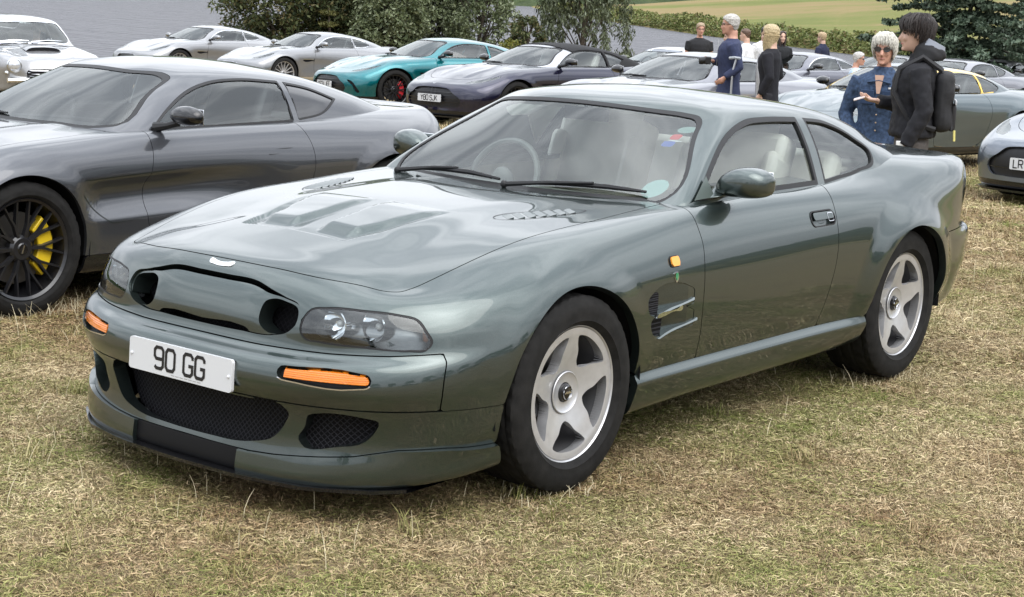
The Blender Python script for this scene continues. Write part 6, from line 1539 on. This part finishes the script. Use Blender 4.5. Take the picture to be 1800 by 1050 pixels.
    o = b.build('trousers', mat('trouser_%d' % len(bpy.data.materials), legs, .9, noise=(30, .15)), root); rem(o, .016, 2, (.07, .012))
    for s in (-1, 1):
        sh_ = MB(); sh_.tube([(-.06, s*.10, .04), (.02, s*.10, .05), (.15, s*.11, .035), (.19, s*.11, .03)], [.040, .046, .038, .02], 10); sh_.build('shoe', mat('dark_shoe', (.03, .028, .026), .5), root)
    # ---- hair
    st, hcol = hair; hm = mat('hair_%d' % len(bpy.data.materials), hcol, .5, noise=(60, .35), bump=(220, .6, .004))
    zs = np.linspace(.0, .2299, 26); n = 40; V = []; keep = np.zeros((26, n), bool); hr = np.random.default_rng(len(label))
    wob = hr.normal(size=(26, n))
    for i, z in enumerate(zs):
        for q in range(n):
            w = 2*math.pi*q/n; v = head_point(z, w, 0); x = v[0]; fr = max(0., math.cos(w)); bk = max(0., -math.cos(w))
            if st == 'short': line = .175*fr+.105*(1-fr)-.075*bk; th = .012+.006*smoothstep(.15, .22, z)
            elif st == 'fringe': line = .150*fr+.105*(1-fr)-.085*bk+.010*math.sin(9*w); th = .013+.012*smoothstep(.12, .2, z)
            elif st == 'bob': line = .165*fr+.07*(1-fr)-.055*bk; th = .014+.010*smoothstep(.1, .2, z)
            elif st == 'long': line = .175*fr*1.2+.0*(1-fr); th = .022
            elif st == 'buzz': line = .180*fr+.12*(1-fr)-.07*bk; th = .006
            else: line = .172*fr+.11*(1-fr)-.07*bk; th = .014
            keep[i, q] = z > line; V.append(H(head_point(z, w, th+.004*wob[i, q])))
    F = [[i*n+q, i*n+(q+1) % n, (i+1)*n+(q+1) % n, (i+1)*n+q] for i in range(25) for q in range(n) if keep[i, q] and keep[i, (q+1) % n]]+[[25*n+q for q in range(n)]]
    hb = MB(); hb.add(V, F)
    o = hb.build('hair', hm, root); sl = o.modifiers.new('thick', 'SOLIDIFY'); sl.thickness = .016; sl.offset = -1; sb = o.modifiers.new('sub', 'SUBSURF'); sb.levels = sb.render_levels = 1
    if fine:
        sb_ = MB()
        for q in range(240):
            w = hr.uniform(0, 6.283); fr = max(0., math.cos(w)); bk = max(0., -math.cos(w)); zl = {'fringe': .140*fr+.10*(1-fr)-.08*bk, 'bob': .158*fr+.065*(1-fr)-.05*bk}.get(st, .17)+hr.normal()*.008
            sw_ = hr.normal()*(.35 if st == 'fringe' else .12); th = {'fringe': .024, 'bob': .022}.get(st, .02)+hr.uniform(-.006, .008)
            pts = [H(head_point(zz, w+sw_*(1-t_), th*(1 if t_ < .9 else .8))) for t_, zz in ((0, .222), (.35, .222+(zl-.222)*.3), (.7, .222+(zl-.222)*.7), (1, zl))]
            sb_.tube(pts, [.004, .006, .005, .0015], 4)
        tag(sb_.build('hair_strands', hm, root), kind='stuff')
    if st == 'long':
        lb = MB()
        for q in range(22):
            w = math.radians(70+220*q/21); p0 = H(head_point(.12, w, .016)); p1 = H(head_point(.02, w, .03)); out = np.array((math.cos(w), math.sin(w), 0))
            lb.tube([p0, p1, p1+np.array(R_@Vector((-.02, .02*math.sin(w*3), -.10))), p1+np.array(R_@Vector((-.015+.02*math.sin(q), .03*math.sin(w*5), -.20)))], [.020, .026, .024, .008], 6)
        lb.build('hair_lengths', hm, root)
    # ---- face
    for s in (-1, 1):
        MB().ball(H((.078, s*.030, .118)), (.008, .013, .007), 8, 6).build('eye', mat('eye_dark', (.03, .025, .02), .2), root)
        bw = MB(); bw.tube([H((.088, s*.014, .136)), H((.088, s*.032, .140)), H((.074, s*.048, .134))], [.0035, .0045, .003], 5); bw.build('eyebrow', hm if st != 'bob' else mat('brow_grey', (.3, .26, .22), .7), root)
    mo = MB(); mo.tube([H((.084, -.022, .047)), H((.096, 0, .049)), H((.084, .022, .047))], [.003, .0055, .003], 6); mo.build('mouth', mat('lips', (.38, .15, .13), .5), root)
    if shades or glasses:
        gm = SHADES if shades else mat('spectacle_frame', (.03, .025, .02), .3)
        gb = MB()
        for s in (-1, 1):
            if shades:
                e = [H((.101-.012*abs(math.cos(t)), s*.034+.028*math.cos(t), .118+.020*math.sin(t))) for t in np.linspace(0, 2*math.pi, 14, endpoint=False)]
                gb.add(e+[v+np.array(R_@Vector((.004, 0, 0))) for v in e], [list(range(14))[::-1], [14+i for i in range(14)]]+[[i, (i+1) % 14, 14+(i+1) % 14, 14+i] for i in range(14)])
            else: gb.tube([H((.100, s*.034+.024*math.cos(t), .118+.017*math.sin(t))) for t in np.linspace(0, 2*math.pi, 14)], .0022, 5, cap=False)
            gb.tube([H((.095, s*.062, .124)), H((-.01, s*.076, .124))], .0035, 5)
        gb.tube([H((.101, -.010, .122)), H((.101, .010, .122))], .003, 5)
        gb.build('sunglasses' if shades else 'spectacles', gm, root)
    if extra: extra(root, H, dz)
    return root

L_IMG = math.degrees(yaw)+90      # heading that faces picture-left
T_CAM = math.degrees(yaw)+180     # heading that faces the viewer
def boy_extra(root, H, dz):
    bm = mat('backpack_black', (.018, .018, .02), .7, noise=(60, .2))
    b = MB(); b.box((-.185, .0, 1.20), (.125, .28, .40)); o = b.build('backpack', bm, root, bevel=.045); rem(o, .014, 2, (.09, .02))
    b = MB(); b.box((-.245, 0, 1.10), (.05, .22, .18)); b.build('backpack_pocket', bm, root, bevel=.03)
    b = MB(); b.box((-.262, .03, 1.20), (.012, .20, .03)); b.build('backpack_strip', mat('reflective_strip', (.45, .46, .48), .4), root, bevel=.004)
    b = MB(); b.tube([(-.265, .11, 1.02), (-.27, .115, .95)], .008, 5); b.build('backpack_tag', mat('tag_yellow', (.7, .62, .2), .6), root)
    for s in (-1, 1):
        b = MB(); b.tube([(-.16, s*.11, 1.40), (-.03, s*.12, 1.485), (.11, s*.125, 1.40), (.135, s*.135, 1.25), (.02, s*.18, 1.06), (-.14, s*.15, 1.02)], .020, 6); b.build('backpack_strap', bm, root)
    # hood lying on the shoulders
    b = MB(); 
    ring_loft(b, [((-.05, 0, 1.46), .10, .125, XA, YA), ((-.075, 0, 1.52), .105, .115, (1, 0, .35), YA), ((-.09, 0, 1.565), .085, .095, (1, 0, .5), YA)], 18); o = b.build('hood', mat('hood_black', (.018, .018, .020), .8), root); rem(o, .012, 2, (.06, .015))
    b = MB(); ring_loft(b, [((-.078, 0, 1.540), .092, .103, (1, 0, .38), YA), ((-.094, 0, 1.588), .072, .085, (1, 0, .5), YA)], 18); b.build('hood_lining', mat('lining_grey', (.24, .26, .30), .8), root)
    b = MB(); b.box((.36, -.095, 1.185), (.075, .15, .010), Matrix.Rotation(math.radians(20), 4, 'Y')); b.build('phone', mat('phone_pink', (.72, .62, .60), .3), root, bevel=.003)
    b = MB(); b.box((.075, .305, .93), (.05, .006, .034)); b.build('cuff_badge', mat('badge_pale', (.75, .75, .72), .6), root, bevel=.006)
DENIM = mat('denim_blue', (.034, .060, .115), .85, noise=(45, .45), bump=(600, .3, .002))
def woman_extra(root, H, dz):
    b = MB(); b.tube([(.135, y_, 1.40-abs(y_)*.2) for y_ in (-.09, -.05, 0, .05, .09)], .012, 5); b.build('collar', DENIM, root)
    b = MB(); b.add([(.142, -.035, 1.44), (.142, .035, 1.44), (.150, .012, 1.30), (.150, -.012, 1.30)], [[0, 1, 2, 3]]); b.build('neckline', SKIN, root)
    for i in range(5): MB().ball((.150, 0, 1.26-.06*i), .007, 8, 5).build('button', mat('brass_button', (.4, .3, .2), .4, .8), root)
    for s in (-1, 1): MB().box((.142, s*.08, 1.27), (.012, .10, .11)).build('pocket', mat('denim_dark', (.022, .042, .09), .85), root, bevel=.006)
    b = MB(); b.box((.143, .09, 1.345), (.008, .03, .012)); b.build('pin', mat('pin_white', (.7, .7, .7), .4), root)
person('tall boy in black hooded jacket with backpack, holding a phone', (-5.55, -.46), L_IMG-12, 1.71, SKIN, ('fringe', (.022, .016, .014)), ((.009, .009, .012), 'long'), (.085, .075, .07),
       {1: ((-.06, .26, 1.14), (.04, .285, .92)), -1: ((.02, -.25, 1.14), (.235, -.15, 1.17))}, fine=True, extra=boy_extra, jacket_len=.98, collar=True, width=1.12)
person('woman in denim jacket with dark sunglasses and short silver hair', (-6.17, -1.0), T_CAM-22, 1.58, SKIN_R, ('bob', (.55, .53, .47)), (DENIM, 'long'), (.06, .09, .16),
       {1: ((-.03, .27, 1.13), (.10, .20, .96)), -1: ((-.03, -.27, 1.13), (.10, -.20, .96))}, shades=True, fine=True, width=1.0, extra=woman_extra, jacket_len=.88, collar=True)
def suit_extra(root, H, dz):
    b = MB(); b.box((.26, 0, 1.20), (.07, .13, .09)); b.tube([(.28, 0, 1.20), (.37, 0, 1.19)], [.045, .042], 12); b.build('camera', mat('camera_black', (.012, .012, .013), .4), root, bevel=.01)
    b = MB(); b.add([(.148, -.03, 1.45), (.148, .03, 1.45), (.158, .015, 1.15), (.158, -.015, 1.15)], [[0, 1, 2, 3]]); b.build('shirt_front', mat('shirt_white', (.75, .75, .74), .7), root)
    b = MB(); b.tube([(-.02, .30, .02), (-.02, .30, 1.10)], .012, 8); b.tube([(-.02, .30, 1.08), (-.06, .30, 1.26)], .012, 8); b.build('crutch_shaft', mat('crutch_grey', (.5, .51, .53), .35, .6), root)
    b = MB(); b.tube([(-.10, .27, 1.25), (-.03, .34, 1.26), (.02, .29, 1.25)], .018, 6); b.build('crutch_cuff', mat('crutch_cuff_grey', (.35, .37, .40), .5), root)
person('grey haired man in blue blazer holding a camera and a crutch', (-12.80, -6.23), L_IMG-4, 1.74, SKIN_R, ('short', (.42, .40, .37)), ((.026, .034, .078), 'long'), (.04, .04, .05),
       {1: ((-.10, .25, 1.14), (.06, .28, 1.02)), -1: ((-.02, -.25, 1.15), (.19, -.08, 1.19))}, glasses=True, width=1.12, extra=suit_extra, jacket_len=.80, head_turn=0)
SEQ = mat('sequin_top', (.42, .42, .44), .3, .5, noise=(260, .8))
def blonde_extra(root, H, dz):
    b = MB(); ring_loft(b, [((.05, 0, .86), .10, .14, XA, YA), ((.055, 0, 1.05), .105, .135, XA, YA), ((.062, 0, 1.25), .11, .13, XA, YA), ((.05, 0, 1.40), .085, .11, XA, YA)], 16); b.build('sequin_blouse', SEQ, root)
    MB().box((-.0, .215, 1.30), (.045, .012, .055)).build('sleeve_badge', mat('badge_pale', (.75, .75, .72), .6), root, bevel=.008)
person('blonde woman in black blazer over a glittering silver top', (-12.40, -5.46), L_IMG-25, 1.63, SKIN, ('long', (.42, .33, .19)), ((.007, .007, .011), 'long'), (.02, .02, .025),
       {1: ((-.08, .235, 1.13), (.02, .24, .92)), -1: ((-.06, -.235, 1.13), (.1, -.20, 1.0))}, extra=blonde_extra, jacket_len=.78)
person('man in black v-neck shirt beside the white banner coupe', (-22.96, -13.05), T_CAM+8, 1.74, SKIN_R, ('short', (.30, .22, .14)), ((.014, .014, .016), 'short'), glasses=True, width=1.15)
person('man in white shirt turned sideways behind the blue blazer', (-21.73, -11.31), L_IMG-30, 1.66, SKIN, ('buzz', (.10, .06, .04)), ((.72, .73, .75), 'long'))
person('man in white shirt half hidden by the grey haired head', (-20.6, -10.95), L_IMG-10, 1.60, SKIN, ('short', (.05, .035, .03)), ((.70, .71, .73), 'long'))
person('dark haired man with glasses behind the blonde woman', (-24.6, -12.59), T_CAM+12, 1.73, SKIN, ('short', (.02, .016, .014)), ((.70, .70, .70), 'long'), glasses=True)
person('dark haired woman in black top facing the viewer', (-25.68, -12.82), T_CAM+10, 1.66, SKIN, ('long', (.03, .018, .014)), ((.014, .015, .017), 'long'), collar=True)
person('fair haired man with glasses in navy zip jacket', (-28.92, -13.63), L_IMG-40, 1.70, SKIN, ('short', (.40, .29, .17)), ((.014, .018, .045), 'long'), glasses=True, collar=True)
def bent_extra(root, H, dz):
    b = MB(); b.box((.44, 0, 1.30+dz), (.012, .16, .08), Matrix.Rotation(math.radians(-25), 4, 'Y')); b.build('phone', mat('phone_black', (.01, .01, .012), .3), root, bevel=.003)
person('crouching grey haired man in dark glasses holding up a black phone', (-22.86, -9.76), L_IMG+165, 1.72, SKIN_R, ('short', (.45, .43, .41)), ((.42, .52, .62), 'short'), (.10, .10, .12),
       {1: ((.14, .24, 1.18), (.34, .10, 1.24)), -1: ((.14, -.24, 1.18), (.34, -.10, 1.24))}, shades=True, width=1.15, crouch=.40, extra=bent_extra, lean=.08)
# ------------------------------------------------------------------ the silver classic
def classic_net():
    R = modern_net(); R = [np.array(q)*np.array((1, .865, 1)) for q in R]
    front = {
     1: [(.74,0,.28),(.73,.35,.28),(.70,.58,.28),(.62,.72,.28),(.48,.78,.26),(.3,.80,.25),(0,.80,.24),(-.4,.80,.23),(-.85,.80,.22)],
     2: [(.77,0,.38),(.76,.35,.38),(.73,.58,.38),(.64,.73,.38),(.5,.79,.37),(.31,.81,.37),(0,.82,.36),(-.4,.82,.36),(-.85,.82,.36)],
     3: [(.77,0,.48),(.765,.35,.48),(.745,.58,.50),(.66,.74,.50),(.51,.80,.50),(.32,.82,.50),(0,.83,.50),(-.4,.83,.50),(-.85,.83,.50)],
     4: [(.74,0,.58),(.745,.35,.58),(.765,.58,.60),(.68,.745,.60),(.52,.80,.60),(.32,.82,.60),(0,.83,.60),(-.4,.83,.60),(-.85,.83,.60)],
     5: [(.70,0,.66),(.71,.35,.66),(.765,.58,.68),(.67,.735,.70),(.51,.79,.70),(.3,.815,.70),(0,.82,.70),(-.4,.825,.70),(-.85,.825,.70)],
     6: [(.66,0,.72),(.67,.33,.72),(.72,.57,.76),(.62,.69,.775),(.47,.745,.785),(.28,.775,.79),(0,.785,.80),(-.4,.79,.80),(-.85,.795,.80)],
     7: [(.58,0,.76),(.58,.30,.76),(.58,.50,.785),(.48,.60,.81),(.36,.65,.825),(.2,.68,.835),(-.05,.70,.85),(-.42,.72,.865),(-.86,.735,.88)],
     8: [(.40,0,.80),(.38,.25,.80),(.32,.40,.805),(.22,.46,.82),(.12,.50,.835),(0,.53,.85),(-.2,.56,.87),(-.5,.60,.89),(-.88,.64,.91)],
     9: [(.10,0,.86),(.06,0,.865),(0,0,.87),(-.06,0,.88),(-.13,0,.89),(-.2,0,.895),(-.3,0,.905),(-.52,0,.92),(-.88,0,.93)]}
    for i, v in front.items(): R[i][:9] = v
    R[0][:9] = np.array(front[1])*np.array((.86, .86, 1))
    return R
def classic_cabin():
    T = modern_cabin().transpose(1, 0, 2).copy()
    T[4:, :, 1] *= .865; T[4:, :, 2] = np.where(T[4:, :, 2] > .92, .92+(T[4:, :, 2]-.92)*1.17, T[4:, :, 2])
    T[0] = [(-.33,0,.90),(-.40,0,.925),(-.60,0,1.10),(-.82,0,1.255),(-.92,0,1.29),(-1.1,0,1.32),(-1.3,0,1.335)]
    T[1] = [(-.35,.34,.90),(-.42,.34,.925),(-.62,.32,1.10),(-.84,.30,1.25),(-.94,.27,1.285),(-1.12,.14,1.32),(-1.38,0,1.335)]
    T[2] = [(-.44,.60,.89),(-.50,.60,.92),(-.70,.56,1.09),(-.90,.51,1.225),(-1.0,.46,1.27),(-1.2,.24,1.318),(-1.46,0,1.335)]
    T[3] = [(-.58,.70,.89),(-.64,.69,.92),(-.82,.63,1.08),(-1.0,.57,1.21),(-1.1,.50,1.265),(-1.28,.26,1.318),(-1.54,0,1.333)]
    return T.transpose(1, 0, 2)
def make_classic(pos, yaw_deg):
    root = empty('classic_coupe', (pos[0], pos[1], float(field_z(*pos))), math.radians(yaw_deg)); tag(root, 'silver 1960s classic coupe with round headlamps, chrome wipers and bonnet scoop', 'car', 'sports cars parked on the grass')
    PT = paint('paint_classic_silver', (.32, .32, .325), .6); res = .025
    S = Surf(loft(classic_net(), res, smooth_u=3, smooth_v=1)); X, Y, Z = S.V.T
    arch = np.minimum(np.hypot(X, Z-.33)-.36, np.hypot(X+2.5, Z-.33)-.36); arch = np.where(Y > .5, arch, .12)
    gril = region(S, spline2([(-.42, .56), (-.2, .60), (0, .60), (.2, .60), (.42, .56), (.40, .44), (.25, .40), (-.25, .40), (-.40, .44)], 5), (1, 2), lambda v: v[:, 0] > .3)
    door = region(S, rrect(-1.55, -.62, .30, 1.1, .08), (0, 2), side(.5))
    hole = region(S, spline2([(-.40, -.1, 1), (-.43, .34), (-.54, .56), (-.8, .64), (-1.5, .65), (-2.3, .62), (-2.8, .5), (-3.1, -.1, 1)], 7), (0, 1), lambda v: v[:, 2] > .8)
    bon = region(S, spline2([(.60, -.1, 1), (.58, .30), (.40, .44), (0, .50), (-.40, .50, 1), (-.35, -.1, 1)], 6), (0, 1), lambda v: v[:, 2] > .68)
    hl = np.where(X > .3, np.hypot(Y-.60, Z-.655)-.105, .1)
    m = flange(clip(S, np.maximum.reduce([-arch, -gril, -hole, -(door-.004), -(bon-.004), -hl])), .02); panel('body_shell', merge(m, mirror(m)), PT, root)
    m = flange(clip(S, bon), .015); panel('bonnet', merge(m, mirror(m)), PT, root)
    m = clip(S, gril-.01); m = offset(m, -.04); panel('grille_backing', merge(m, mirror(m)), DARK, root)
    for zz in np.linspace(.42, .58, 7):
        mm = clip(S, np.maximum(gril+.004, np.abs(Z-zz)-.005))
        if mm is not None: mm = offset(mm, -.005); panel('grille_bar', merge(mm, mirror(mm)), CHROME, root)
    for sg, fx in ((1, lambda q: q), (-1, mirror)):
        panel('door', fx(flange(clip(S, door), .015)), PT, root)
        h = empty('headlamp', (0, 0, 0), 0, root)
        b = MB(); b.lathe([(.001, .045), (.04, .040), (.07, .028), (.092, .004)], 32, 'x', (.735, .60*sg, .655)); b.build('lens', mat('headlamp_glass', (.62, .64, .68), .12, .5, coat=1.), h)
        b = MB(); b.lathe([(.09, .0), (.098, .012), (.108, .008), (.112, -.02), (.112, -.06)], 32, 'x', (.735, .60*sg, .655)); b.build('chrome_ring', CHROME, h)
        b = MB(); b.ball((.70, .70*sg, .545), (.03, .035, .03)); b.build('side_lamp', CHROME, root)
    # bonnet scoop with dark mouth
    b = MB(); n = 13; ys = np.linspace(-.27, .27, n)
    zf = lambda x: float(np.interp(x, [-.6, -.2, .1, .4], [.925, .90, .865, .80]))
    V = []
    for x, hgt in ((.17, .050), (.10, .052), (-.05, .040), (-.25, .012), (-.36, 0)):
        for y_ in ys: V.append((x, y_, zf(x)-.01*abs(y_/.27)+hgt*(1-abs(y_/.27)**6)))
    b.add(V, [[i*n+j, i*n+j+1, (i+1)*n+j+1, (i+1)*n+j] for i in range(4) for j in range(n-1)]); b.build('bonnet_scoop', PT, root)
    b = MB(); b.add([(.172, y_, zf(.17)-.012) for y_ in ys]+[(.172, y_, zf(.17)-.01*abs(y_/.27)+.046*(1-abs(y_/.27)**6)) for y_ in ys], [[j, j+1, n+j+1, n+j] for j in range(n-1)]); b.build('scoop_mouth', DARK, root)
    K = Surf(loft(classic_cabin(), res, smooth_u=2, smooth_v=2))
    wp = [(0, .93), (.34, .93), (.58, .93), (.605, .95), (.545, 1.15), (.51, 1.215), (.45, 1.235), (.25, 1.25), (0, 1.256)]
    ws = region(K, spline2(wp+[(-a, c) for a, c in wp[-2:0:-1]], 5), (1, 2), lambda v: v[:, 0] > -1.2)
    sw = region(K, spline2([(-.70, .925, 1), (-.86, 1.06), (-1.05, 1.19), (-1.3, 1.225), (-1.75, 1.215, 1), (-1.75, .935, 1)], 6), (0, 2), side(.45))
    qw = region(K, spline2([(-1.82, 1.205, 1), (-2.15, 1.15), (-2.4, 1.05), (-2.35, .98), (-1.82, .935, 1)], 6), (0, 2), side(.45))
    rw = region(K, rrect(-2.85, -2.25, -.40, .40, .08), (0, 1), lambda v: v[:, 2] > 1.)
    m = flange(clip(K, np.maximum.reduce([-ws, -sw, -qw, -rw])), .015); panel('roof', merge(m, mirror(m)), PT, root)
    for nm, rg, two in (('windscreen', ws, 0), ('rear_window', rw, 0), ('side_window', sw, 1), ('quarter_window', qw, 1)):
        g = clip(K, rg+.012); sl = clip(K, np.maximum(rg-.012, -(rg+.014)))
        if two == 0: o = panel(nm, merge(g, mirror(g)), CLEAR, root); q_ = offset(sl, .006); panel('chrome_surround', merge(q_, mirror(q_)), CHROME, o)
        else:
            for fx in (lambda q: q, mirror): o = panel(nm, fx(offset(g, -.004)), CLEAR, root); panel('chrome_surround', fx(offset(sl, .003)), CHROME, o)
    for pts in ([(-.40, -.02, .95), (-.46, .25, .975), (-.52, .50, .965)], [(-.44, -.50, .945), (-.42, -.30, .972), (-.42, -.06, .968)]):
        b = MB(); b.tube(pts, [.012, .012, .007], 6); b.build('wiper', CHROME, root)
    it = empty('interior', (0, 0, 0), 0, root)
    b = MB(); b.box((-.75, 0, .84), (.3, 1.1, .14)); b.build('dashboard', DARKLEATHER, it, bevel=.03)
    for y_ in (.3, -.3): b = MB(); b.box((-1.45, y_, .80), (.14, .44, .55), Matrix.Rotation(math.radians(-18), 4, 'Y')); b.box((-1.2, y_, .58), (.45, .44, .14)); b.build('seat', DARKLEATHER, it, bevel=.04)
    b = MB(); b.box((-1.4, 0, .44), (1.8, 1.2, .04)); b.build('cabin_floor', CARPET, it)
    b = MB(); b.box((-.80, 0, 1.20), (.015, .20, .06)); b.tube([(-.80, 0, 1.22), (-.82, 0, 1.26)], .006, 5); b.build('rear_view_mirror', CHROME, it, bevel=.01)
    b = MB(); b.tube([(.80, y_, .45-.02*abs(y_)) for y_ in np.linspace(-.72, .72, 9)], .04, 8); b.build('chrome_bumper', CHROME, root)
    b = MB(); b.box((-1.2, 0, .24), (2.0, 1.4, .04)); b.box((.3, 0, .3), (.6, 1.0, .1)); b.build('underbody', DARK, root)
    for cx in (0, -2.5):
        for sg in (1, -1): modern_wheel(root, (cx, .70*sg, .33), 0 if sg > 0 else math.pi, 18, R=.33, rim=.20, W=.18, metal=CHROME, split=False, fine=False)
    return root
classic_root = make_classic((-11.3, -17.55), 70)
def seated(label, parent_car, loc):
    """passenger: head, shoulders and torso resting in the seat"""
    mw = parent_car.matrix_basis; p = mw@Vector(loc)
    root = empty('person', p, parent_car.rotation_euler[2]); tag(root, label, 'person', 'people among the cars')
    b = MB(); hc = np.array((.02, 0, .56)); n = 16
    b.add([hc+head_point(z, 2*math.pi*q/n) for z in HZ for q in range(n)], [[i*n+q, i*n+(q+1) % n, (i+1)*n+(q+1) % n, (i+1)*n+q] for i in range(len(HZ)-1) for q in range(n)]+[list(range(n))[::-1]])
    b.tube([hc+np.array((.086, 0, .128)), hc+np.array((.112, 0, .08))], [.01, .014], 6); b.tube([(-.01, 0, .48), (0, 0, .60)], .052, 10)
    ring_loft(b, [((0, 0, 0), .11, .16, XA, YA), ((0, 0, .25), .12, .17, XA, YA), ((-.01, 0, .44), .09, .17, XA, YA), ((-.01, 0, .50), .05, .08, XA, YA)], 14)
    for s in (-1, 1): b.tube([(0, s*.17, .42), (.1, s*.21, .2), (.3, s*.12, .12)], [.05, .042, .03], 8); b.tube([(0, s*.08, .04), (.40, s*.09, .08), (.55, s*.09, -.18)], [.08, .06, .045], 8); hand(b, (.3, s*.12, .12), (1, -s*.2, 0), (0, 0, -1))
    o = b.build('body', SKIN_T, root); rem(o, .016, 1)
    b = MB(); ring_loft(b, [((0, 0, .0), .13, .18, XA, YA), ((0, 0, .25), .14, .19, XA, YA), ((-.01, 0, .43), .105, .185, XA, YA), ((-.01, 0, .49), .07, .10, XA, YA)], 14)
    for s in (-1, 1): b.tube([(0, s*.16, .42), (.1, s*.21, .2), (.27, s*.13, .13)], [.07, .06, .045], 8)
    o = b.build('jacket', mat('dark_jacket', (.03, .03, .035), .8), root); rem(o, .018, 2)
    b = MB(); b.ball(hc+np.array((-.02, 0, .14)), (.11, .085, .10), 14, 8); b.build('hair', mat('hair_grey_brown', (.12, .10, .08), .6), root)
seated('person sitting inside the silver classic coupe behind its windscreen', classic_root, (-1.25, .30, .44))
